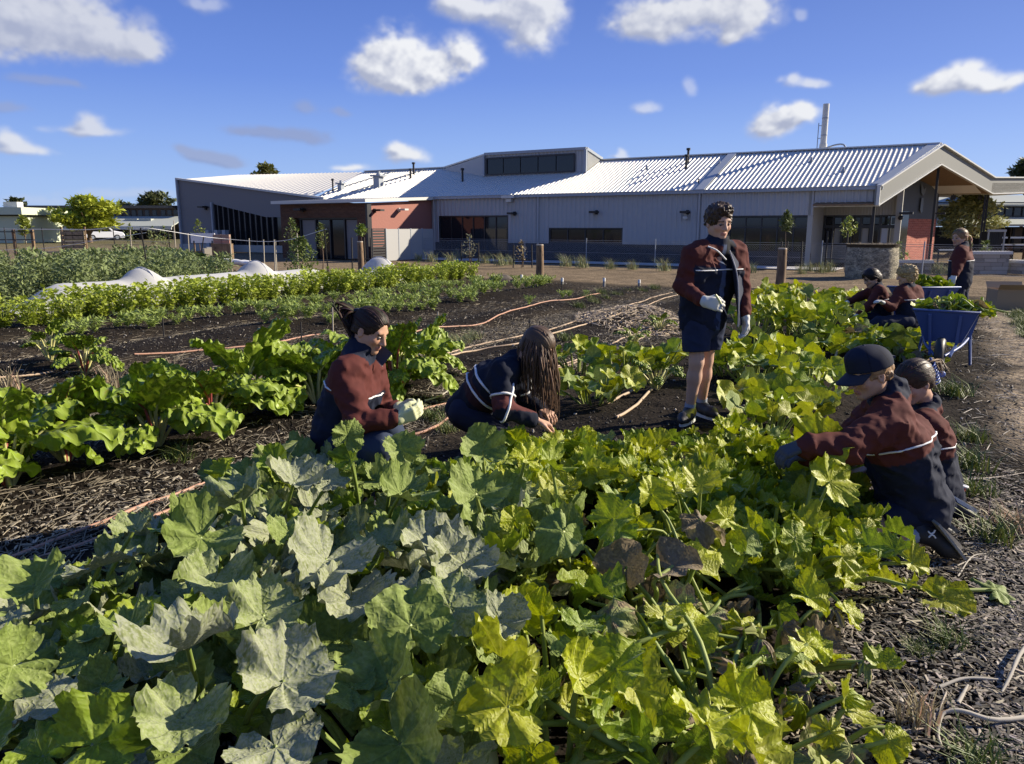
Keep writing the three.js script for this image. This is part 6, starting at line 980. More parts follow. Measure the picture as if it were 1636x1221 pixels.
    if (o.socks) obj('sock', tube([loc(A.clone().addScaledVector(upv, -0.01)), loc(A.clone().lerp(J['kn' + k], 0.1)), loc(A.clone().lerp(J['kn' + k], o.socks))], 0.041 * s, 12), M_SOCK, g);
  }
  return { g, h, hs, loc, R, hairC, org, T };
}
function jacketPaint(p, q) {
  const n = 0.9 + 0.2 * vnoise(p[0] * 40, p[1] * 40, p[2] * 40), nk = q.J.neck, dn = Math.hypot(p[0] - nk.x, p[1] - nk.y, p[2] - nk.z), onArm = q.arm < q.torso - 0.004, c = onArm && dn > 0.13 ? C_MAROON : q.t > (q.o.yoke ?? 0.62) && !(q.t > 1.0 && dn < 0.13) ? C_MAROON : C_NAVY;
  return c.map((k) => k * n);
}
// hair as a cap over the skull, open at the face
function hairCap(P, o = {}) {
  const { h, hs, loc, hairC, org } = P, E = (a, b, d, r, k = 0.015, sub) => ball(h.P(a, b, d, hs), r.map((q) => q * hs), h.ax, k * hs, sub), { puff = 0.012, low = -0.05, hairline = 0.0, rough = 0.006, freq = [70, 22, 70], tint = 0.5 } = o;
  const pr = [E(0, 0.037, -0.014, [0.074 + puff, 0.086 + puff, 0.096 + puff]), E(0, -0.03, -0.062, [0.062 + puff * 0.6, 0.062, 0.04 + puff * 0.6], 0.03), E(0, -0.04 + hairline, 0.088, [0.064, 0.105, 0.07], 0.012, true), E(0.09, -0.07, 0.02, [0.05, 0.06, 0.05], 0.012, true), E(-0.09, -0.07, 0.02, [0.05, 0.06, 0.05], 0.012, true), ...(o.extra ?? []).map((e) => E(...e))];
  const low2 = (p) => low * hs - ((p[0] - h.c.x) * h.y.x + (p[1] - h.c.y) * h.y.y + (p[2] - h.c.z) * h.y.z);
  return obj('hair', fieldMesh(pr, o.cell ?? 0.0045, { origin: org, clip: low2, wrinkle: (p) => { const d = V3(p[0], p[1], p[2]).sub(h.c), a = Math.atan2(d.dot(h.x), d.dot(h.y)) * 9; return o.curly ? -rough * (Math.abs(vnoise(p[0] * 55, p[1] * 55, p[2] * 55) - 0.5) * 3 - 0.6) - rough * (fbm(p[0] * 24, p[1] * 24, p[2] * 24, 2) - 0.5) * 2 : 1.6 * rough * (vnoise(a * 4.2, d.dot(h.z) * 5, 3) - 0.5); }, color: (p) => { const d = V3(p[0], p[1], p[2]).sub(h.c), a = Math.atan2(d.dot(h.x), d.dot(h.y)) * 9, v = 1 - tint + 2 * tint * (o.curly ? vnoise(p[0] * 70, p[1] * 70, p[2] * 70) : 0.6 * vnoise(a * 5, d.dot(h.z) * 6, 5) + 0.4 * vnoise(a * 13, d.dot(h.z) * 6, 8)); return hairC.map((c) => c * v); } }), M_HAIR, P.g);
}
{
  const ground = (p, up = 0.06) => onG(p.x, -p.z, up);
  // person in maroon with a ponytail, kneeling at left
  {
    const knN = D(606, 712, 3.72), knF = D(622, 692, 3.95);
    const J = { pelvis: D(541, 692, 4.0), chest: D(557, 625, 3.98), neck: D(573, 570, 3.98), head: D(592, 529, 3.96), fwd: V3(0.84, -0.42, 0.36), up: V3(0.36, 0.92, 0.1), shN: D(556, 597, 3.83), shF: D(590, 590, 4.13), elN: D(570, 676, 3.72), elF: D(614, 658, 4.18), wrN: D(636, 669, 3.74), wrF: D(636, 652, 4.0), hipN: D(538, 705, 3.9), hipF: D(550, 695, 4.1), knN, knF, anN: ground(D(548, 720, 3.8)), anF: ground(D(560, 715, 4.05)), toeN: ground(D(580, 720, 3.75), 0.03), toeF: ground(D(592, 715, 4.0), 0.03) };
    const P = person('person in maroon and navy school jacket with curly ponytail, kneeling looking at gloved hands', J, { seed: 3, s: 0.97, hs: 0.98, bulk: 0.94, hem: 0.08, collar: 0.075, fold: 1.5, gloves: { N: M_GLOVE2, F: M_GLOVE2 }, handN: { dir: V3(0.85, 0.25, -0.15), palm: V3(0.1, 0.5, -0.9), side: -1, curl: 0.55 }, handF: { dir: V3(0.8, -0.1, 0.35), palm: V3(0.1, 0.6, 0.8), side: 1, curl: 0.6 }, skin: [0.5, 0.29, 0.19], legC: [0.03, 0.042, 0.075], hair: [0.028, 0.016, 0.011] });
    hairCap(P, { puff: 0.008, low: -0.035, rough: 0.004, hairline: 0.012 }); sweep(P, [0, 0.05, -0.115], { puff: 0.008, n: 170 });
    const R = rng(8), L = [], b = P.h.P(0, 0.05, -0.115, P.hs), { h, loc } = P;
    for (let i = 0; i < 90; i++) { const k = R(), a = R() * 6.28, c = Math.cos(a) * 0.05, e = Math.sin(a) * 0.05, pts = []; for (let t = 0; t <= 1.001; t += 0.1) { const w = Math.sin(t * 9 + i) * 0.014 * t; pts.push(loc(b.clone().addScaledVector(h.x, c * 1.2 * Math.sin(t * 2.4) + w).addScaledVector(h.z, -0.05 * Math.sin(t * 3) - 0.02 * e * 10 * t).add(V3((-0.05 + 0.06 * k) * Math.sin(t * 2.6) + Math.cos(t * 11 + i) * 0.016 * t, (0.05 - 0.05 * k) * Math.sin(t * 3.1) - t * t * (0.06 + 0.13 * k), e * 0.6 * Math.sin(t * 3))))); } L.push([pts, P.hairC.map((q) => q * (0.7 + 2.4 * R() * R()))]); }
    obj('ponytail', strands(L, M_HAIR, 0.0062), M_HAIR, P.g); obj('hair_tie', new THREE.TorusGeometry(0.02, 0.009, 8, 16).translate(...loc(b).toArray()), M_NAVY, P.g);
    const up = J.neck.clone(), cl = [J.neck.clone().addScaledVector(h.x, 0.05).addScaledVector(h.z, -0.02).add(V3(0, 0.07, 0)), up.clone().addScaledVector(h.x, 0.06).addScaledVector(h.z, 0.05).add(V3(0, 0.03, 0)), up.clone().addScaledVector(h.z, 0.12).addScaledVector(h.x, 0.055).add(V3(0, 0.0, 0))]; obj('collar_piping', tube(spline(cl.map(loc), 10), 0.004, 5), M_WHITE, P.g);
    obj('collar_flap', slab([cl[1], cl[2], cl[2].clone().add(V3(0.05, 0.06, -0.03)), cl[1].clone().add(V3(0.02, 0.075, -0.02))].map(loc), V3(0.004, 0.004, 0.012)), M_NAVY, P.g);
    obj('waist_tie', tube(spline([V3(0.0, 0, 0), V3(0.03, 0.05, 0.02), V3(0.045, -0.02, 0.02), V3(0.02, -0.08, 0.02)].map((q) => loc(J.elN.clone().add(V3(-0.02, -0.01, 0.06)).add(q))), 12), 0.004, 5), std(C_MAROON, 0.8), P.g);
  }
  // person with long hair in a striped jersey, bending
  {
    const J = { pelvis: D(748, 655, 4.65), chest: D(782, 606, 4.58), neck: D(826, 578, 4.52), head: D(858, 556, 4.46), fwd: V3(0.74, -0.56, 0.36), up: V3(0.55, 0.82, 0.05), shN: D(803, 598, 4.37), shF: D(824, 592, 4.75), elN: D(804, 654, 4.26), elF: D(836, 642, 4.78), wrN: D(858, 672, 4.3), wrF: D(866, 656, 4.62), hipN: D(742, 660, 4.5), hipF: D(752, 655, 4.8), knN: D(790, 695, 4.42), knF: D(796, 690, 4.75), anN: ground(D(738, 700, 4.5)), anF: ground(D(745, 700, 4.8)), toeN: ground(D(765, 700, 4.45), 0.03), toeF: ground(D(770, 700, 4.75), 0.03) };
    const jersey = (p, q) => { const n = 0.9 + 0.2 * vnoise(p[0] * 40, p[1] * 40, p[2] * 40); let c = C_NAVY.map((k) => k * 0.75); if (q.arm < q.torso - 0.004) { const a = q.J.shN, b = q.J.elN, d = b.clone().sub(a), t = V3(p[0], p[1], p[2]).sub(a).dot(d) / d.lengthSq(); if (t > 0.66 && t < 1.08) c = [0.09, 0.028, 0.026]; } else if (q.t > 0.34 && q.t < 0.55) c = [0.035, 0.016, 0.02]; return c.map((k) => k * n); };
    const P = person('person with long loose hair in a white-striped navy jersey, bending over the plants', J, { seed: 5, s: 0.93, hs: 1.02, bulk: 1.02, hem: 0.06, noCollar: true, fold: 1.3, paint: jersey, rings: [0.34, 0.55], ringR: 0.0085, armBands: [['N', 0.66], ['N', 1.06], ['F', 0.66], ['F', 1.06]], cuffC: C_NAVY, skin: [0.52, 0.31, 0.21], legC: [0.016, 0.02, 0.04], hair: [0.075, 0.048, 0.03], handN: { curl: 0.7 }, handF: { curl: 0.7 } });
    hairCap(P, { puff: 0.012, low: -0.07, rough: 0.004, tint: 0.4 });
    const { h, loc, hs } = P, R = rng(12), L = [];
    for (let i = 0; i < 330; i++) {
      const a = (R() - 0.5) * Math.PI * 1.9, e = R(), sx = Math.sin(a), cz = Math.cos(a) * 0.9; let st = h.P(sx * 0.086 * (0.55 + 0.45 * e), 0.115 - 0.1 * e, -0.015 + cz * 0.1 * (0.45 + 0.55 * e), hs); if (cz > 0.62 && Math.abs(sx) < 0.55 && R() < 0.72) continue;
      const out = h.x.clone().multiplyScalar(sx).addScaledVector(h.z, cz).setY(0).normalize(), len = 0.3 + 0.1 * R() + 0.06 * Math.max(0, cz), pts = [], ph = R() * 6; for (let t = 0; t <= 1.001; t += 1 / 9) pts.push(loc(st.clone().addScaledVector(out, 0.05 * Math.sin(Math.min(1, t * 2.2) * 1.5) * (0.35 + 0.65 * e) + 0.006 * Math.sin(t * 8 + ph)).add(V3(0.02 * t + 0.008 * Math.sin(t * 6 + ph * 2), -len * t * (0.55 + 0.45 * t), 0.008 * Math.cos(t * 7 + ph)))));
      const v = 0.6 + 1.1 * R(); L.push([pts, P.hairC.map((q, j) => q * v * (j === 0 ? 1.1 : 1))]);
    }
    obj('hair_lengths', strands(L, M_HAIR, 0.0048), M_HAIR, P.g);
    const n = J.neck; obj('collar', tube(spline([h.P(0.075, -0.12, -0.09, hs), h.P(0.095, -0.125, -0.03, hs), h.P(0.08, -0.14, 0.05, hs)].map(loc), 10), (t) => 0.022 * (1 - 0.4 * t), 7), std([0.42, 0.47, 0.58], 0.8), P.g);
  }
  // person standing with secateurs
  {
    const J = { pelvis: D(1122, 510, 5.55), chest: D(1136, 440, 5.52), neck: D(1147, 391, 5.52), head: D(1148, 356, 5.5), fwd: V3(0.3, -0.16, 0.94), up: V3(0.02, 0.98, 0.16), shN: D(1107, 406, 5.42), shF: D(1176, 404, 5.62), elN: D(1090, 458, 5.4), elF: D(1186, 458, 5.62), wrN: D(1126, 482, 5.16), wrF: D(1191, 508, 5.52), hipN: D(1112, 516, 5.5), hipF: D(1136, 516, 5.6), knN: D(1113, 578, 5.47), knF: D(1128, 575, 5.66), anN: D(1102, 653, 5.52), anF: D(1121, 644, 5.74), toeN: D(1089, 671, 5.36), toeF: D(1136, 662, 5.62) };
    const open = (p, q) => { const c = jacketPaint(p, q), f = q.axis.clone().cross(q.across), lat = V3(p[0], p[1], p[2]).sub(q.J.chest).dot(q.across), fr = V3(p[0], p[1], p[2]).sub(q.J.chest).dot(f) , front = Math.sign(f.z) * fr > 0.03; if (q.arm < q.torso - 0.004) return c; if (front && lat < 0.0 && lat > -0.045 && q.t < 1.02) return [0.05, 0.07, 0.13]; if (front && lat <= -0.045 && lat > -0.13) return [0.008, 0.009, 0.013]; return c; };
    const P = person('person standing in navy shorts and open maroon jacket, holding secateurs in gloved hands', J, { seed: 7, s: 1.0, hs: 1.0, bulk: 0.88, hem: 0.09, collar: 0.05, fold: 1.3, paint: open, shorts: 0.74, socks: 0.12, gloves: { N: M_GLOVE, F: M_GLOVE }, yoke: 0.72, rings: [0.72], handN: { dir: V3(0.85, -0.2, 0.35), palm: V3(0.2, -0.2, -0.9), side: -1, curl: 0.75 }, handF: { dir: V3(0.05, -0.98, 0.15), palm: V3(-0.9, 0, 0.2), side: 1, curl: 0.5 }, skin: [0.5, 0.31, 0.22], hair: [0.045, 0.028, 0.018], legC: [0.02, 0.028, 0.06] });
    hairCap(P, { puff: 0.016, low: -0.03, curly: true, rough: 0.01, hairline: -0.012, extra: [[0, 0.095, 0.02, [0.075, 0.045, 0.085], 0.03]] });
    const { loc, h } = P, pj = (px, py, f) => loc(D(px, py, f));
    obj('collar_piping', tube(spline([pj(1131, 394, 5.385), pj(1145, 400, 5.37), pj(1160, 415, 5.4)], 8), 0.006, 5), M_WHITE, P.g);
    obj('zip_edge', tube(spline([pj(1166, 400, 5.42), pj(1178, 440, 5.4), pj(1180, 500, 5.42), pj(1179, 522, 5.44)], 10), 0.005, 5), std([0.4, 0.4, 0.42], 0.5), P.g);
    obj('jacket_panel', slab([pj(1167, 402, 5.44), pj(1178, 440, 5.42), pj(1180, 521, 5.45), pj(1186, 519, 5.56), pj(1186, 430, 5.55)], V3(0.006, 0, 0.004)), M_NAVY, P.g);
    // secateurs in his hand
    const sc = thing('secateurs', 'secateurs with pale handles held in the standing person\'s glove', 'secateurs', D(1149, 486, 5.07)), q = (px, py, f = 5.07) => D(px, py, f).sub(sc.position);
    obj('handle', tube(spline([q(1143, 471), q(1148, 478), q(1153, 488)], 6), 0.009, 6), std([0.6, 0.6, 0.3], 0.5), sc); obj('handle', tube(spline([q(1150, 494), q(1152, 489), q(1154, 487)], 6), 0.009, 6), std([0.5, 0.52, 0.5], 0.5), sc); obj('blade', slab([q(1152, 487), q(1157, 490), q(1163, 507), q(1160, 502)], V3(0, 0, 0.005)), std([0.25, 0.26, 0.28], 0.3, { metalness: 0.9 }), sc); obj('pivot', new THREE.SphereGeometry(0.01, 8, 6).translate(...q(1153, 488, 5.06).toArray()), M.gutter, sc);
  }
  // person in a cap, kneeling with his back to the sun
  {
    const J = { pelvis: D(1462, 806, 3.66), chest: D(1438, 712, 3.66), neck: D(1419, 632, 3.64), head: D(1388, 597, 3.6), fwd: V3(-0.9, -0.34, 0.18), up: V3(-0.3, 0.94, 0.05), shN: D(1424, 674, 3.46), shF: D(1404, 662, 3.84), elN: D(1356, 716, 3.36), elF: D(1345, 722, 3.82), wrN: D(1282, 712, 3.34), wrF: D(1284, 728, 3.7), hipN: D(1458, 818, 3.56), hipF: D(1460, 812, 3.8), knN: D(1384, 846, 3.5), knF: D(1386, 836, 3.82), anN: D(1468, 856, 3.47), anF: D(1470, 838, 3.8), toeN: D(1528, 884, 3.44), toeF: D(1522, 866, 3.78), footUpN: V3(-0.62, -0.72, 0.3).normalize(), footUpF: V3(-0.62, -0.75, 0.2).normalize() };
    J.footUpN = V3(-0.66, 0.0, 0).add(V3(0, -0.6, 0.4)).normalize();
    const P = person('person in navy cap and maroon jacket, kneeling side-on with a worn shoe showing', J, { seed: 9, s: 1.0, hs: 1.0, bulk: 1.12, belly: true, hem: 0.13, collar: 0.055, fold: 1.7, cuff: 0.05, gloves: { N: std([0.05, 0.055, 0.065], 0.8), F: std([0.05, 0.055, 0.065], 0.8) }, handN: { dir: V3(-0.9, -0.35, 0.05), palm: V3(0, -0.9, -0.2), side: 1, curl: 0.7 }, skin: [0.46, 0.28, 0.19], hair: [0.26, 0.16, 0.08], legC: [0.014, 0.018, 0.034], shoeM: M_SHOE, soleM: M_TREAD, shorts: 0.97, socks: 0.42, yoke: 0.6, rings: [0.6] });
    hairCap(P, { puff: 0.01, low: -0.045, curly: true, rough: 0.006 });
    const { h, hs, loc, org } = P, E = (a, b, d, r, k = 0.01, sub) => ball(h.P(a, b, d, hs), r.map((q) => q * hs), h.ax, k, sub);
    const low = (p) => { const d = V3(p[0], p[1], p[2]).sub(h.c); return 0.03 * hs - d.dot(h.y) + 0.1 * d.dot(h.z); };
    const cap = obj('cap', fieldMesh([E(0, 0.036, -0.014, [0.093, 0.1, 0.113]), E(0, 0.1, 0.03, [0.06, 0.036, 0.06], 0.04)], 0.005, { origin: org, clip: low, color: (p) => { const d = V3(p[0], p[1], p[2]).sub(h.c), a = Math.atan2(d.dot(h.x), d.dot(h.z) + 0.014), m = Math.abs((((a / (Math.PI / 3)) % 1) + 1) % 1 - 0.5) > 0.47; return C_NAVY.map((c) => c * (m ? 0.55 : 1)); } }), M_CLOTH, P.g);
    const bp = [], bi = [], nb = 14; for (let j = 0; j <= 5; j++) for (let i = 0; i <= nb; i++) { const a = (i / nb - 0.5) * 2.2, t = j / 5, x = Math.sin(a) * 0.088, z0 = Math.cos(a) * 0.098 - 0.012, z = z0 + t * 0.082 * Math.cos(a) ** 0.6, q = loc(h.P(x * (1 - 0.1 * t), 0.036 - 0.022 * t - 0.9 * x * x * (1 + 2 * t) + 0.012 * t * 0 , z, hs)); bp.push(q.x, q.y, q.z); } for (let j = 0; j < 5; j++) for (let i = 0; i < nb; i++) { const a = j * (nb + 1) + i, b = a + nb + 1; bi.push(a, b, a + 1, a + 1, b, b + 1); } const brim = geom(bp, bi), b2 = brim.clone(); b2.translate(0, -0.006, 0);
    obj('brim', merge([brim, b2]), std(C_NAVY, 0.85), cap); obj('button', new THREE.SphereGeometry(0.009, 8, 6).translate(...loc(h.P(0, 0.137, -0.01, hs)).toArray()), M_NAVY, cap); obj('strap', bar(loc(h.P(-0.04, 0.045, -0.118, hs)), loc(h.P(0.04, 0.045, -0.118, hs)), 0.022, 0.012), M_NAVY, cap);
    // small white interlocking-curve mark on the shoe
    const mk = (x, y, f) => loc(D(x, y, f)), F = 3.385; obj('shoe_mark', merge([tube(spline([mk(1483, 849, F), mk(1487, 853, F), mk(1492, 851, F), mk(1494, 847, F)], 8), 0.004, 5), tube(spline([mk(1484, 859, F), mk(1488, 855, F), mk(1492, 856, F), mk(1495, 860, F)], 8), 0.004, 5)]), M_WHITE, P.g);
    const A = J.anN; for (let i = 0; i < 7; i++) { const c = D(1497 + i * 6.2, 838 + i * 8, 3.42), o = loc(c); obj('tread', box(0.032, 0.012, 0.07, 0, 0, 0).rotateZ(-0.9).translate(o.x, o.y, o.z), std([0.3, 0.28, 0.24], 0.8), P.g); }
  }
  // person with a blue claw clip behind him
  {
    const J = { pelvis: D(1500, 792, 4.16), chest: D(1489, 715, 4.18), neck: D(1480, 648, 4.16), head: D(1460, 611, 4.1), fwd: V3(-0.82, -0.42, 0.3), up: V3(-0.36, 0.92, 0.1), shN: D(1482, 682, 3.99), shF: D(1476, 676, 4.35), elN: D(1440, 735, 3.95), elF: D(1420, 735, 4.35), wrN: D(1388, 750, 3.95), wrF: D(1380, 745, 4.2), hipN: D(1498, 800, 4.06), hipF: D(1500, 797, 4.28), knN: D(1432, 815, 4.0), knF: D(1434, 808, 4.3), anN: D(1505, 812, 4.02), anF: D(1506, 806, 4.3), toeN: D(1530, 818, 4.02), toeF: D(1530, 812, 4.3), footUpN: V3(-0.5, -0.85, 0).normalize(), footUpF: V3(-0.5, -0.85, 0).normalize() };
    const P = person('person with dark hair in a blue claw clip, kneeling behind the cap wearer', J, { seed: 11, s: 0.95, hs: 1.0, bulk: 0.98, hem: 0.1, collar: 0.03, fold: 1.4, skin: [0.46, 0.28, 0.2], hair: [0.045, 0.028, 0.018], headCell: 0.005, yoke: 0.56, rings: [0.56], handN: { curl: 0.6 }, handF: { curl: 0.6 } });
    hairCap(P, { puff: 0.013, low: -0.06, rough: 0.005, tint: 0.6, extra: [[0, 0.01, -0.105, [0.05, 0.06, 0.035], 0.03]] }); sweep(P, [0, 0.0, -0.13], { puff: 0.013, n: 190 });
    const { h, hs, loc } = P, cp = thing('claw_clip', 'blue toothed claw clip in the dark hair of the kneeling person at right', 'hair clip', h.P(0.02, 0.0, -0.13, hs)), lc = (a, b, d) => h.P(a, b, d, hs).sub(cp.position), mb = std([0.12, 0.18, 0.42], 0.35);
    for (let i = 0; i < 7; i++) for (const e of [1, -1]) obj('tooth', tube(spline([lc(0.0 * e, 0.055 - i * 0.019, -0.158), lc(0.03 * e, 0.055 - i * 0.019, -0.15), lc(0.052 * e, 0.055 - i * 0.019, -0.118), lc(0.046 * e, 0.055 - i * 0.019, -0.095)], 6), 0.0042, 5), mb, cp);
    obj('hinge', tube([lc(0, 0.075, -0.158), lc(0, 0, -0.16), lc(0, -0.075, -0.158)], 0.007, 6), mb, cp); for (const e of [1, -1]) obj('grip', new THREE.SphereGeometry(1, 10, 8).scale(0.022, 0.018, 0.008).translate(...lc(0.022 * e, -0.045, -0.182).toArray()), mb, cp);
    const R = rng(3), L = []; for (let i = 0; i < 26; i++) { const st = lc((R() - 0.5) * 0.05, 0.06, -0.135); L.push([[st, st.clone().add(V3(0.03 + 0.03 * R(), 0.02 * R(), (R() - 0.5) * 0.04)), st.clone().add(V3(0.04 + 0.06 * R(), -0.03 - 0.04 * R(), (R() - 0.5) * 0.07))], [0.2, 0.13, 0.07]]); } const tuft = obj('hair_ends', strands(L, M_HAIR, 0.004), M_HAIR, P.g); tuft.position.copy(cp.position).sub(P.org);
  }
  // the pair further off and the standing person
  const far = { cell: 0.016, headCell: 0.008, handCell: 0.008 };
  {
    const J = { pelvis: D(1408, 508, 11.5), chest: D(1406, 480, 11.5), neck: D(1402, 459, 11.5), head: D(1392, 445, 11.5), fwd: V3(-0.85, -0.35, 0.2), up: V3(-0.3, 0.95, 0), shN: D(1405, 466, 11.33), shF: D(1400, 463, 11.7), elN: D(1388, 490, 11.25), elF: D(1374, 474, 11.72), wrN: D(1370, 504, 11.2), wrF: D(1354, 483, 11.65), hipN: D(1406, 511, 11.4), hipF: D(1408, 510, 11.62), knN: D(1380, 508, 11.3), knF: D(1384, 508, 11.7), anN: D(1372, 524, 11.25), anF: D(1378, 524, 11.65), toeN: D(1362, 526, 11.2), toeF: D(1368, 526, 11.6) };
    const P = person('person with dark hair sitting far back, reaching into squash with a white glove', J, { ...far, seed: 13, s: 1.02, hs: 1.1, bulk: 1, gloves: { F: M_GLOVE, N: M_GLOVE }, skin: [0.46, 0.29, 0.2], hair: [0.02, 0.013, 0.01] });
    hairCap(P, { puff: 0.018, low: -0.09, cell: 0.008, extra: [[0, -0.02, -0.1, [0.06, 0.08, 0.05], 0.03]] }); sweep(P, [0, -0.04, -0.12], { puff: 0.02, n: 60 });
  }
  {
    const J = { pelvis: D(1453, 511, 11.0), chest: D(1452, 482, 11.0), neck: D(1451, 458, 11.0), head: D(1448, 441, 11.0), fwd: V3(-0.75, -0.15, -0.6), up: V3(0, 1, 0), shN: D(1439, 467, 10.92), shF: D(1464, 466, 11.1), elN: D(1424, 491, 10.82), elF: D(1466, 492, 11.1), wrN: D(1411, 484, 10.75), wrF: D(1452, 505, 11.25), hipN: D(1450, 513, 10.92), hipF: D(1457, 513, 11.1), knN: D(1404, 514, 10.8), knF: D(1420, 517, 11.15), anN: D(1383, 526, 10.8), anF: D(1449, 528, 11.2), toeN: D(1372, 524, 10.8), toeF: D(1452, 534, 11.2) };
    const P = person('person with curly blond hair sitting far back in maroon jacket beside the blue barrow', J, { ...far, seed: 15, s: 1.02, hs: 1.12, bulk: 1.02, gloves: { N: M_GLOVE }, skin: [0.46, 0.29, 0.2], hair: [0.34, 0.24, 0.11] });
    hairCap(P, { puff: 0.026, low: -0.08, curly: true, rough: 0.018, cell: 0.007, hairline: -0.01 });
  }
  {
    const J = { pelvis: D(1533, 449, 11.9), chest: D(1536, 420, 11.9), neck: D(1538, 394, 11.9), head: D(1533, 380, 11.9), fwd: V3(-0.94, -0.06, 0.3), up: V3(0, 1, 0), shN: D(1535, 405, 11.74), shF: D(1540, 403, 12.06), elN: D(1530, 427, 11.66), elF: D(1533, 428, 12.06), wrN: D(1525, 440, 11.58), wrF: D(1520, 446, 11.98), hipN: D(1531, 456, 11.82), hipF: D(1536, 456, 11.98), knN: D(1530, 492, 11.8), knF: D(1538, 492, 11.95), anN: ground(D(1531, 520, 11.85), 0.08), anF: ground(D(1541, 520, 12), 0.08), toeN: ground(D(1515, 520, 11.8), 0.04), toeF: ground(D(1525, 520, 11.9), 0.04) };
    const P = person('person with fair ponytail standing in navy trousers beside the far barrow, one white glove hanging', J, { ...far, seed: 17, s: 1.03, hs: 1.05, bulk: 1.12, belly: true, hem: 0.12, gloves: { N: M_GLOVE, F: M_GLOVE }, skin: [0.46, 0.29, 0.2], hair: [0.2, 0.13, 0.07] });
    hairCap(P, { puff: 0.014, low: -0.05, cell: 0.008 }); sweep(P, [0, 0.03, -0.11], { puff: 0.014, n: 60 });
    const R = rng(4), L = [], b = P.h.P(0, 0.03, -0.11, P.hs); for (let i = 0; i < 40; i++) { const pts = []; for (let t = 0; t <= 1.01; t += 0.2) pts.push(P.loc(b.clone().add(V3(0.09 * Math.sin(t * 2) + (R() - 0.5) * 0.05 * t, 0.02 * Math.sin(t * 3) - 0.24 * t * t, (R() - 0.5) * 0.08 * t)))); L.push([pts, P.hairC.map((q) => q * (0.6 + 2 * R()))]); } obj('ponytail', strands(L, M_HAIR, 0.012), M_HAIR, P.g);
  }
}
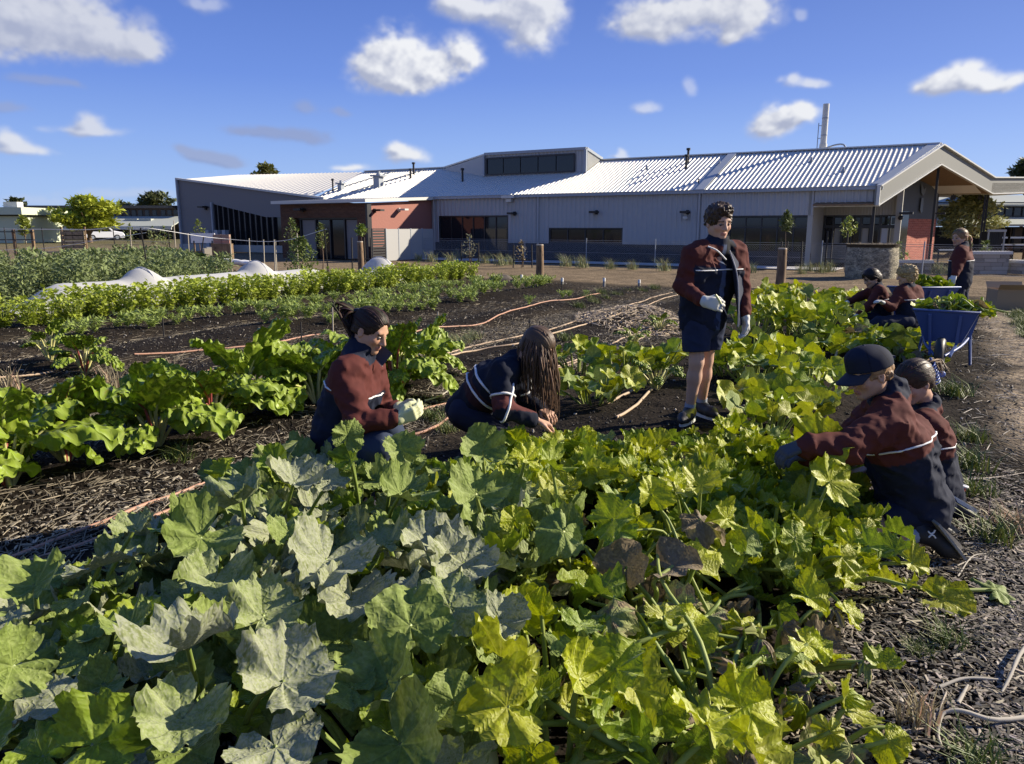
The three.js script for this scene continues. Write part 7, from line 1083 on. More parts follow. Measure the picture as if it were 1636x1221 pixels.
// ---------- things in the garden and beyond ----------
const pxX = (px, f) => ((px - 818) / 1249) * f;                       // sideways position of a pixel column at eye level
const woodTex = dataTex(128, 256, (u, v) => { const g = 0.62 + 0.3 * pfbm(u, v, 4, 2) + 0.22 * (pnoise(u, v * 0.25, 32, 6) - 0.5), k = pnoise(u, v, 8, 8) > 0.86 ? 0.75 : 1; return [g * k, g * k * 0.95, g * k * 0.88]; });
const M_POST = std([0.3, 0.22, 0.15], 0.9, { map: woodTex }), M_PICKET = std([0.02, 0.018, 0.016], 0.7), M_WIRE = std([0.3, 0.3, 0.3], 0.5, { metalness: 0.4 }), M_BLUE = std([0.045, 0.085, 0.24], 0.5), M_CARD = std([0.36, 0.25, 0.14], 0.85);
{
  // round wooden posts across the garden
  for (const [px, py0, py1, r, t] of [[862, 450, 391, 0.115, 'round wooden post standing alone left of the standing person'], [1246, 460, 397, 0.12, 'square-topped wooden post behind the right squash clump'], [577, 440, 386, 0.1, 'round wooden post right of the tall leafy bush behind the row cover'], [341, 408, 381, 0.11, 'short round wooden post standing behind the concrete block']]) {
    const b = G(px, py0), h = EYE - ((py1 - 362) / 1249) * -b.z * 1.0, o = thing('wooden_post', t, 'post', b); obj('trunk', tube([V3(0, -0.1, 0), V3(0.01, h * 0.5, 0), V3(0, h, 0)], (q) => r * (1.05 - 0.1 * q), 14), M_POST, o); obj('post_top', new THREE.CylinderGeometry(r * 0.93, r * 0.97, 0.03, 14).translate(0, h + 0.012, 0), std([0.42, 0.36, 0.28], 0.9), o);
  }
  // chain mesh fence in front of the building
  const a = G(600, 411), b = G(1660, 446), H = 0.95, d = b.clone().sub(a), L = d.length(), t = d.clone().normalize(), f = thing('mesh_fence', 'low chain-link fence with thin steel posts in front of the grey building', 'fence', a), pos = [], idx = [], w = 0.0035;
  for (let s = -H; s < L; s += 0.085) for (const sg of [1, -1]) { let u0 = sg > 0 ? s : s + H, u1 = sg > 0 ? s + H : s, y0 = 0.04, y1 = H; if (Math.min(u0, u1) < 0 || Math.max(u0, u1) > L) continue; const P = t.clone().multiplyScalar(u0).setY(0), Q = t.clone().multiplyScalar(u1), q = pos.length / 3; pos.push(P.x - w, y0, P.z, P.x + w, y0, P.z, Q.x - w, y1, Q.z, Q.x + w, y1, Q.z); idx.push(q, q + 1, q + 2, q + 1, q + 3, q + 2); }
  stuff(obj('wire_mesh', geom(pos, idx), M_WIRE, f));
  for (const y of [0.05, 0.5, H, 1.02]) obj('wire', tube([V3(0, y, 0), t.clone().multiplyScalar(L).setY(y)], 0.006, 4), M_WIRE, f);
  for (let i = 0; i <= 9; i++) { const p = t.clone().multiplyScalar((L * i) / 9); obj('fence_post', cyl(p.clone().setY(0), p.clone().setY(1.12), 0.022, 0.022, 6), M.gutter, f); }
  // low white marker pegs and black irrigation stakes
  for (const [px, py0, py1] of [[767, 452, 439], [833, 452, 438], [898, 459, 443], [965, 458, 443], [1021, 460, 446], [448, 461, 450], [1195, 452, 441]]) { const p = G(px, py0), h = EYE - ((py1 - 362) / 1249) * -p.z, o = thing('marker_peg', 'short grey peg with a white top at the far end of the beds', 'peg', p, 0, 'white-topped pegs at the end of the beds'); obj('peg_body', cyl(V3(0, -0.05, 0), V3(0, h * 0.6, 0), 0.035, 0.035, 8), std([0.25, 0.24, 0.22], 0.8), o); obj('peg_top', cyl(V3(0, h * 0.6, 0), V3(0, h, 0), 0.037, 0.037, 8), M_WHITE, o); }
  for (const [px, py0, h] of [[694, 566, 0.2], [690, 560, 0.16], [846, 532, 0.2], [322 + 540, 528, 0.15], [1016, 477, 0.3], [942, 505, 0.25], [262, 540, 0.3], [450, 475, 0.25], [482, 548, 0.3], [558, 520, 0.3], [633, 492, 0.2], [898, 466, 0.25], [1002, 508, 0.2]]) { const p = GR(px, py0); tag(obj('irrigation_stake', cyl(V3(0, -0.03, 0), V3(0.004, h, 0), 0.011, 0.009, 6), M_PICKET), 'thin black irrigation stake standing in the beds', 'stake', 'black irrigation stakes').position.copy(p); }
  for (const [px, py0, h] of [[532, 535, 0.42], [699, 527, 0.28], [265, 622, 0.0]]) if (h) { const p = GR(px, py0); tag(obj('plant_stake', cyl(V3(0, -0.03, 0), V3(0.01, h, 0), 0.011, 0.01, 6), std([0.4, 0.36, 0.28], 0.9)), px < 600 ? 'pale wooden plant stake on the soil behind the ponytail' : 'pale wooden plant stake right of the dark ponytail', 'stake').position.copy(p); }
}
// blue wheelbarrow seen from behind its legs; x to the right, handles towards +x
function wheelbarrow(label, pos, turn) {
  const w = thing('wheelbarrow', label, 'wheelbarrow', pos, turn);
  const top = [[-0.36, 0.66, -0.32], [0.42, 0.62, -0.32], [0.42, 0.62, 0.32], [-0.36, 0.66, 0.32]], bot = [[-0.22, 0.3, -0.18], [0.2, 0.27, -0.18], [0.2, 0.27, 0.18], [-0.22, 0.3, 0.18]], q = (a) => V3(...a), s = [];
  for (let i = 0; i < 4; i++) { const j = (i + 1) % 4, n = q(bot[i]).clone().sub(V3(0, 0.3, 0)).setY(0).normalize().multiplyScalar(-0.008); s.push(slab([q(bot[i]), q(bot[j]), q(top[j]), q(top[i])], V3(0, 0.004, 0).add(n))); } s.push(slab(bot.map(q), V3(0, 0.01, 0)));
  const tray = obj('tray', merge(s), M_BLUE, w); obj('rim', tube([...top, top[0]].map(q), 0.014, 8), M_BLUE, tray);
  for (const z of [-0.24, 0.24]) { obj('handle_bar', tube(spline([V3(-0.62, 0.2, z * 0.2), V3(-0.2, 0.27, z * 0.75), V3(0.3, 0.36, z), V3(0.78, 0.6, z * 1.1)], 10), 0.016, 8), M_BLUE, w); obj('handle_grip', tube([V3(0.68, 0.54, z * 1.09), V3(0.82, 0.62, z * 1.11)], 0.021, 8), M.black, w); obj('leg', tube([V3(0.1, 0.31, z), V3(0.06, 0.02, z * 1.15), V3(0.2, 0.02, z * 1.15), V3(0.32, 0.36, z)], 0.014, 7), M_BLUE, w); obj('brace', bar(V3(0.12, 0.3, z * 0.95), V3(0.24, 0.6, z * 1.25), 0.035, 0.01), std([0.075, 0.12, 0.3], 0.5), w); }
  for (const z of [-0.13, 0.13]) { obj('front_brace', bar(V3(-0.375, 0.62, z * 1.15), V3(-0.235, 0.28, z), 0.03, 0.012), std([0.075, 0.12, 0.3], 0.5), w); obj('fork', bar(V3(-0.235, 0.28, z), V3(-0.6, 0.2, z * 0.75), 0.024), M_BLUE, w); }
  const wh = obj('wheel', new THREE.TorusGeometry(0.15, 0.05, 10, 24).translate(-0.6, 0.2, 0), M.black, w); obj('hub', new THREE.CylinderGeometry(0.1, 0.1, 0.05, 16).rotateX(Math.PI / 2).translate(-0.6, 0.2, 0), M.gutter, wh);
  return w;
}
{
  const gp = G(1512, 590), p1 = onG(gp.x, -gp.z + 0.1); const w1 = wheelbarrow('blue wheelbarrow heaped with squash leaves on the path', p1, 1.0);
  const f2 = 11.6, p2 = onG(pxX(1487, f2), f2, 0.06); wheelbarrow('blue wheelbarrow further back beside the curly-haired figure, half full of leaves', p2, 1.7);
  const heap = (label, base, n, seed, R0, dry) => { const r = rng(seed), o = thing('leaf_heap', label, 'leaf heap', base); for (let i = 0; i < n; i++) { const a = r() * 6.28, q = Math.sqrt(r()), at = V3(Math.cos(a) * q * R0, 0.0 + (1 - q * q) * 0.09 + 0.04 * r(), Math.sin(a) * q * R0 * 0.8); putLeaf(o, V3(), pick([...LG.small, ...LG.folded.slice(0, 1)], r), r() < dry ? pick(LEAF.dead, r) : pick([...LEAF.lime, ...LEAF.green], r), at, V3(Math.cos(a) + r() - 0.5, (r() - 0.4) * 0.9, Math.sin(a) + r() - 0.5), V3((r() - 0.5) * 1.4, 1, (r() - 0.5) * 1.4), 0.13 + 0.1 * r()); if (i % 3 === 0) obj('leaf_stalk', tube(spline([at, at.clone().add(V3((r() - 0.5) * 0.3, 0.05 + 0.06 * r(), (r() - 0.5) * 0.3)), at.clone().add(V3((r() - 0.5) * 0.6, 0, (r() - 0.5) * 0.5))], 6), 0.009, 5), M_STALKP, o); } return o; };
  heap('heap of cut squash leaves and stalks in the front blue wheelbarrow', p1.clone().add(V3(0.02, 0.6, 0)), 62, 5, 0.36, 0.3); heap('lettuce-green leaves heaped in the far blue wheelbarrow', p2.clone().add(V3(0.02, 0.62, 0)), 34, 6, 0.3, 0.05);
  // overhanging leaf on the right side of the barrow
  // cardboard box
  const c = G(1611, 494), bx = thing('cardboard_box', 'open brown cardboard box on the grass at the right edge', 'box', c, -0.18), W = 0.66, H = 0.4, Dp = 0.5, th = 0.008;
  for (const [w, d, x, z] of [[W, th, 0, Dp / 2], [W, th, 0, -Dp / 2], [th, Dp - th, W / 2 - th, 0], [th, Dp - th, -W / 2 + th, 0]]) obj('side_panel', box(w, H, d, x, H / 2, z), M_CARD, bx); obj('bottom_panel', box(W - 0.02, th, Dp - 0.02, 0, 0.01, 0), M_CARD, bx);
  const fl = (a, b2, out) => slab([a, b2, b2.clone().add(out), a.clone().add(out)], V3(0, 0.004, 0)); obj('flap', fl(V3(-W / 2, H, Dp / 2 + 0.006), V3(W / 2, H, Dp / 2 + 0.006), V3(-0.02, 0.1, 0.12)), M_CARD, bx); obj('flap', fl(V3(-W / 2, H, -Dp / 2 - 0.006), V3(W / 2, H, -Dp / 2 - 0.006), V3(0, 0.12, -0.1)), M_CARD, bx); obj('flap', fl(V3(W / 2 + 0.004, H, -Dp / 2), V3(W / 2 + 0.004, H, Dp / 2), V3(0.22, -0.1, 0)), M_CARD, bx);
  // round hay bale wrapped in netting
  const hb = G(1390, 444), bale = thing('hay_bale', 'round grey hay bale wrapped in wire netting in front of the porch', 'hay bale', hb), R = 0.78, Hh = 1.02, pr = rng(6), hp = [], hi = [], hu = [], n = 56, m = 16;
  for (let j = 0; j <= m; j++) for (let i = 0; i <= n; i++) { const a = (i / n) * 6.2832, y = (j / m) * Hh, r2 = R * (1 - 0.05 * ((j / m - 0.5) * 2) ** 2) + 0.035 * (fbm(Math.cos(a) * 4 + 5, y * 7, Math.sin(a) * 4 + 5, 3) - 0.5); hp.push(Math.cos(a) * r2, y, Math.sin(a) * r2); hu.push((i / n) * 3, y); } for (let j = 0; j < m; j++) for (let i = 0; i < n; i++) { const a = j * (n + 1) + i, b = a + n + 1; hi.push(a, b, a + 1, a + 1, b, b + 1); }
  const strawT = dataTex(256, 256, (u, v) => { const g = 0.55 + 0.5 * (pfbm(u, v, 16, 3) - 0.5) + 0.4 * (pnoise(u * 0.4, v, 128, 5) - 0.5); return [g, g * 0.96, g * 0.85]; }, true), M_HAY = std([1, 0.98, 0.88], 0.95, { map: strawT, bumpMap: strawT, bumpScale: 0.03 });
  obj('bale_side', geom(hp, hi, hu), M_HAY, bale); obj('bale_top', new THREE.CylinderGeometry(R * 1.03, R * 0.97, 0.1, 40).translate(0, Hh, 0), std([0.27, 0.22, 0.15], 0.95, { map: strawT, bumpMap: strawT, bumpScale: 0.04 }), bale);
  obj('bale_thatch', geomBlades(44, 420, R), std([0.3, 0.24, 0.16], 0.95), bale).position.y = Hh + 0.03;
  const np = [], ni = []; for (let i = 0; i < 90; i++) for (const sg of [1, -1]) for (let k = 0; k < 8; k++) { const A = (t) => { const a = ((i + sg * t * 5) / 90) * 6.2832; return [Math.cos(a) * (R + 0.03), t * Hh * 0.92, Math.sin(a) * (R + 0.03)]; }, p = A(k / 8), q = A((k + 1) / 8), z = np.length / 3; np.push(p[0], p[1] - 0.003, p[2], p[0], p[1] + 0.003, p[2], q[0], q[1] - 0.003, q[2], q[0], q[1] + 0.003, q[2]); ni.push(z, z + 1, z + 2, z + 1, z + 3, z + 2); } stuff(obj('wire_netting', geom(np, ni), M_WIRE, bale));
  // red and white tub on the grass
  const tp = GR(1524, 800), tub = thing('plastic_tub', 'small red plastic tub with white rim lying on the grass beside the kneeling person', 'tub', tp.add(V3(0, 0.05, 0)), 0.4); obj('tub_body', new THREE.LatheGeometry([[0.0, -0.05], [0.036, -0.05], [0.052, 0.05]].map((q) => new THREE.Vector2(...q)), 20).rotateZ(-0.25), std([0.5, 0.12, 0.1], 0.5), tub); obj('rim', new THREE.TorusGeometry(0.053, 0.008, 8, 24).rotateX(Math.PI / 2).translate(0.0, 0.05, 0).rotateZ(-0.25), M_WHITE, tub);
  // bleached branches and fallen leaves on the chips
  const stick = (label, px, r, m2) => { const P = px.map(([x, y, h]) => GR(x, y).add(V3(0, (h ?? 0.01) + r * 0.6, 0))), o = P[0].clone(), s = obj('dry_branch', tube(spline(P.map((p) => p.sub(o)), 18), (t) => r * (1.1 - 0.6 * t) * (0.85 + 0.3 * vnoise(t * 9, r * 99)), 7), m2); s.position.copy(o); tag(s, label, 'branch'); };
  const M_BONE = std([0.38, 0.345, 0.28], 0.85), M_TWIG = std([0.36, 0.31, 0.25], 0.9);
  stick('thick bleached hooked branch at the bottom right corner', [[1650, 1152], [1580, 1165, 0.03], [1530, 1160, 0.05], [1505, 1160, 0.04], [1498, 1180], [1503, 1198]], 0.0085, M_BONE); stick('bleached branch slanting at the right edge', [[1650, 1040, 0.06], [1625, 1070, 0.05], [1612, 1095, 0.03], [1600, 1112]], 0.0085, M_BONE); stick('pale split stem lying level above the hooked branch', [[1500, 1104], [1540, 1094, 0.02], [1600, 1092]], 0.007, M_BONE); stick('short pale stick in the chips left of the split stem', [[1530, 1130], [1545, 1105, 0.02]], 0.008, M_BONE); stick('thin bent twig reaching down beside the hooked branch', [[1512, 1110], [1502, 1140, 0.02], [1495, 1180]], 0.0035, M_TWIG); stick('thin pale twig lying between squash bed and fallen leaf', [[1390, 1115], [1430, 1140], [1470, 1160]], 0.004, M_TWIG); stick('straight pale stick in front of the kneeling person\'s knee', [[1370, 920], [1400, 917], [1420, 918]], 0.004, M_BONE); stick('twig lying from the fallen leaf toward the shoe', [[1530, 925, 0.01], [1555, 895, 0.02], [1580, 888]], 0.004, M_BONE); stick('pale stem lying across the path at the level of the red tub', [[1545, 770], [1600, 765], [1640, 758]], 0.006, M_TWIG); stick('curved pale root on the soil above the cap', [[1332, 580, 0.02], [1340, 560, 0.05], [1338, 548]], 0.014, M_BONE); stick('pale stick on the soil in the middle of the far squash', [[1312, 555], [1326, 533, 0.03]], 0.012, M_BONE); stick('pale twisted husk between the two kneeling people', [[678, 645, 0.02], [700, 640, 0.03], [722, 622]], 0.01, M_BONE); stick('pale dry stem near the back of the bending person', [[655, 625], [685, 632, 0.02], [722, 630]], 0.006, M_BONE);
  const fallen = (label, stalk, at2, geo, mat, tip, up, size) => { const P = stalk.map(([x, y, h]) => GR(x, y).add(V3(0, h ?? 0.015, 0))), o = P[0].clone(), l = thing('fallen_leaf', label, 'leaf', o); obj('leaf_stalk', tube(spline(P.map((p) => p.clone().sub(o)), 10), 0.009, 7), M_STALKP, l); putLeaf(l, o, geo, mat, GR(...at2).add(V3(0, 0.035, 0)), V3(...tip), V3(...up), size); };
  fallen('cut squash leaf lying flat on the chips, half yellow and half grey', [[1432, 941, 0.02], [1465, 948, 0.03], [1505, 968, 0.03]], [1505, 970], LG.flat[1], LEAF.lime[1], [0.9, 0.0, 0.5], [0.1, 1, 0.5], 0.2); fallen('cut squash leaf with pale stalk at the right edge, upper side shaded', [[1478, 940, 0.03], [1500, 950, 0.03], [1590, 953, 0.03]], [1590, 953], LG.droopy[0], LEAF.sage[0], [0.9, 0.1, -0.4], [-0.5, 0.9, 0.3], 0.2);
  // straw-coloured clippings heap and a rock
  const hp2 = GR(1010, 505); scatter('dry_clippings', 'heap of pale dry clippings on the soil left of the standing person', 'clippings', sliver(0.012, 0.006, 0.09, 0.3), std([1, 1, 1], 0.9), 1400, 31, (r) => { const a = r() * 6.28, q = Math.sqrt(r()), x = hp2.x + Math.cos(a) * q * 1.0, f = -hp2.z + Math.sin(a) * q * 1.9; return { p: onG(x, f, 0.02 + 0.13 * (1 - q)), s: 0.7 + 0.8 * r(), tilt: 0.9 }; }, (r) => { const k = 0.28 + 0.3 * r(); return [k, k * 0.8, k * 0.55]; });
  const rk = G(800, 452); const rock = new THREE.IcosahedronGeometry(1, 3), rp = rock.attributes.position; for (let i = 0; i < rp.count; i++) { const k = 0.75 + 0.5 * fbm(rp.getX(i) * 1.5 + 4, rp.getY(i) * 1.5 + 4, rp.getZ(i) * 1.5 + 4, 3); rp.setXYZ(i, rp.getX(i) * 0.38 * k, rp.getY(i) * 0.16 * k, rp.getZ(i) * 0.25 * k); } rock.computeVertexNormals(); tag(obj('rock', rock, std([0.09, 0.075, 0.06], 0.95)), 'low dark rock at the far end of the celery row', 'rock').position.copy(rk).add(V3(0, 0.08, 0));
}
function geomBlades(seed, n, R) { const r = rng(seed), pos = [], idx = []; for (let i = 0; i < n; i++) { const a = r() * 6.28, q = R * (0.2 + 0.84 * Math.sqrt(r())), c = V3(Math.cos(a) * q, 0, Math.sin(a) * q), d = V3(r() - 0.5, r() * 0.35, r() - 0.5).multiplyScalar(0.22), s = V3(-d.z, 0, d.x).normalize().multiplyScalar(0.006), z = pos.length / 3; pos.push(c.x - s.x, 0, c.z - s.z, c.x + s.x, 0, c.z + s.z, c.x + d.x, d.y + 0.02, c.z + d.z); idx.push(z, z + 1, z + 2); } return geom(pos, idx); }
// white row covers over hoops
function rowCover(label, s0, l0, hoops, l1) {
  const [ox, of] = SL(s0, l0), o = thing('row_cover', label, 'row cover', onG(ox, of)), pos = [], idx = [], nu = 60, nv = 16, W = 0.52;
  const H = (l) => { let h = 0.02; for (let i = 0; i < hoops.length; i++) h = Math.max(h, 0.7 * Math.max(0.66 * smoothstep(l, l0, l0 + 1.1) * (1 - smoothstep(l, l1 - 1, l1)), Math.exp(-(((l - hoops[i]) / 0.6) ** 2)) )); return h + 0.04; };
  for (let i = 0; i <= nu; i++) for (let j = 0; j <= nv; j++) { const l = lerp(l0, l1, i / nu), a = (j / nv) * Math.PI, h = H(l), [x, f] = SL(s0 + Math.cos(a) * W * (0.7 + 0.3 * h / 0.65) + 0.03 * (vnoise(l * 3, j * 0.4, 2) - 0.5), l), g = onG(x, f), p = g.add(V3(0, h * Math.pow(Math.sin(a), 0.7) + 0.02 * (vnoise(l * 4, j * 0.7, 9) - 0.5), 0)).sub(o.position); pos.push(p.x, p.y, p.z); }
  for (let i = 0; i < nu; i++) for (let j = 0; j < nv; j++) { const a = i * (nv + 1) + j, b = a + nv + 1; idx.push(a, b, a + 1, a + 1, b, b + 1); }
  obj('net', geom(pos, idx), leafy([0.62, 0.62, 0.6], 0.4, 0.9), o);
  for (const l of hoops) { const P = []; for (let j = 0; j <= 16; j++) { const a = (j / 16) * Math.PI, [x, f] = SL(s0 + Math.cos(a) * W, l); P.push(onG(x, f).add(V3(0, (H(l) + 0.015) * Math.pow(Math.sin(a), 0.7), 0)).sub(o.position)); } obj('hoop', tube(P, 0.012, 6), std([0.5, 0.5, 0.52], 0.5), o); }
}
rowCover('long white net row cover over two hoops behind the celery row', -15.2, 7.6, [10.4, 13.5], 16.4); rowCover('short white net row cover hump near the wooden post at the row end', -14.3, 15.9, [17.2], 18.3);
// star-picket fence, wires and odds and ends at the left
{
  const picket = (px, f, yTop, t, lean = 0) => { const x = pxX(px, f), h = EYE - ((yTop - 362) / 1249) * f, o = obj('star_picket', merge([bar(V3(0, -0.1, 0), V3(lean, h, 0), 0.035, 0.012), bar(V3(0, -0.1, 0), V3(lean, h, 0), 0.012, 0.035)]), M_PICKET); o.position.set(x, 0, -f); tag(o, t, 'post', 'dark steel pickets at the left'); return V3(x + lean, h, -f); };
  const T = [[6, 30, 363], [22, 30, 366], [66, 30, 363], [100, 30, 366], [131, 31, 366], [180, 31, 364], [268, 30, 368]].map(([px, f, y]) => picket(px, f, y, 'dark steel star picket in the left fence line'));
  picket(233, 19.5, 363, 'leaning dark steel picket in front of the left bushes', -0.14); picket(522, 22, 366, 'dark steel picket right of the tall leafy bush', -0.08); picket(310, 27, 378, 'dark slanting picket behind the concrete block', 0.3);
  const w = thing('fence_wire', 'thin wires strung along the left picket fence', 'wire', V3(0, 0, 0)); for (const k of [0.98, 0.7, 0.42]) obj('wire', tube(T.map((p) => V3(p.x, p.y * k, p.z)), 0.006, 4), M_WIRE, w);
  const sag = thing('trellis_wire', 'drooping pale trellis wire running from the left pickets to the tall bush', 'wire', V3(0, 0, 0)); obj('wire', tube(spline([D(0, 366, 27), D(130, 367, 25), D(230, 364, 19.5), D(350, 381, 22), D(450, 385, 22), D(522, 366, 22)], 40), 0.008, 4), std([0.6, 0.6, 0.6], 0.5), sag); obj('wire', tube(spline([D(0, 400, 27), D(80, 396, 26), D(150, 385, 25), D(233, 372, 19.5)], 24), 0.008, 4), std([0.5, 0.5, 0.5], 0.5), sag);
  for (const [px, f, y0, y1] of [[365, 27, 402, 378], [395, 27, 406, 380], [418, 27, 408, 382], [435, 27, 408, 382], [437, 24, 0, 382], [472, 24, 0, 372], [277, 33, 395, 352], [206, 33, 0, 366], [298, 33, 0, 372]]) { const x = pxX(px, f), h = EYE - ((y1 - 362) / 1249) * f, o = obj('garden_stake', cyl(V3(0, -0.05, 0), V3(0.03, h, 0), 0.022, 0.018, 6), std([0.4, 0.36, 0.28], 0.85)); o.position.set(x, 0, -f); tag(o, 'pale wooden stake beyond the left vegetable patch', 'stake', 'pale stakes beyond the left patch'); }
  // timber rails and stacked sleepers
  const rf = thing('rail_fence', 'dark timber rail fence at the far left in front of the pale green building', 'fence', V3(0, 0, 0)); for (const y of [0.95, 1.35]) obj('rail', bar(V3(pxX(-40, 40), y, -40), V3(pxX(52, 40), y, -40), 0.16, 0.05), M_PICKET, rf); for (const px of [-10, 20, 50]) obj('fence_post', bar(V3(pxX(px, 40.1), 0, -40.1), V3(pxX(px, 40.1), 1.5, -40.1), 0.12), M_POST, rf);
  const st = thing('timber_screen', 'pale stacked timber planks left of the white car', 'timber stack', V3(pxX(114, 44), 0, -44)); for (let i = 0; i < 5; i++) obj('plank', box(1.35, 0.2, 0.08, 0, 0.25 + i * 0.25, 0), std([0.42, 0.36, 0.26], 0.9, { map: woodTex }), st); for (const x of [-0.66, 0.66]) obj('post', box(0.1, 1.6, 0.1, x, 0.8, -0.1), M_POST, st);
  const cb = thing('concrete_block', 'square cream concrete block with rounded hollow on the brown ground', 'block', G(342, 418), 0.5); obj('block_body', box(0.85, 0.62, 0.6, 0, 0.31, 0), std([0.5, 0.45, 0.33], 0.9), cb); obj('block_lip', box(0.6, 0.05, 0.4, 0, 0.645, 0), std([0.3, 0.29, 0.27], 0.9), cb);
  const wb = thing('white_board', 'white board panel leaning behind the garden at left', 'board', V3(pxX(330, 34), 0, -34)); obj('panel', box(1.05, 0.42, 0.05, -0.2, 1.12, 0), M_WHITE, wb); obj('leg', box(0.06, 1, 0.05, -0.6, 0.5, 0), M_POST, wb); obj('leg', box(0.06, 1, 0.05, 0.2, 0.5, 0), M_POST, wb);
  const sb = thing('red_brick_stack', 'small stack of red bricks beside the white board', 'brick stack', V3(pxX(353, 34), 0, -34)); for (let i = 0; i < 3; i++) for (let k = 0; k < 2; k++) obj('brick', box(0.34, 0.12, 0.2, -0.18 + k * 0.36, 0.95 + i * 0.13, 0), std([0.4 - 0.05 * i, 0.2, 0.15], 0.9), sb); obj('pallet', box(0.8, 0.88, 0.4, 0, 0.44, 0), M_POST, sb);
  const rc = thing('cloth_roll', 'crumpled white cloth lying on the ground behind the row cover', 'cloth', G(385, 424)); const rg = new THREE.CylinderGeometry(0.12, 0.12, 1.5, 12, 10).rotateZ(Math.PI / 2 - 0.08), rp = rg.attributes.position; for (let i = 0; i < rp.count; i++) rp.setY(i, rp.getY(i) + 0.05 * vnoise(rp.getX(i) * 6, rp.getZ(i) * 9)); rg.computeVertexNormals(); obj('roll', rg.translate(0, 0.1, 0), M_WHITE, rc);
  const gt = (px, f, h, t) => { const x = pxX(px, f), o = thing('tree_guard', t, 'tree guard', V3(x, 0, -f)); for (const [a, b] of [[-0.35, 0.25], [0.05, -0.25], [0.4, 0.25]]) obj('stake', cyl(V3(a, 0, b), V3(a * 0.95, h, b), 0.03, 0.028, 6), M_PICKET, o); obj('crossbar', bar(V3(-0.35, h * 0.33, 0.25), V3(0.4, h * 0.33, 0.25), 0.04), M_PICKET, o); };
  gt(1334, 28, 1.45, 'three dark stakes guarding the sunlit young tree by the porch'); gt(750, 33, 0.95, 'dark stakes guarding the spindly pale sapling'); gt(834, 31, 0.9, 'dark stakes guarding the brownish sapling'); gt(577, 29.8, 1.2, 'dark stakes guarding the round-topped sapling'); gt(1262, 27.4, 1.1, 'dark stakes guarding the olive sapling by the wooden post');
}
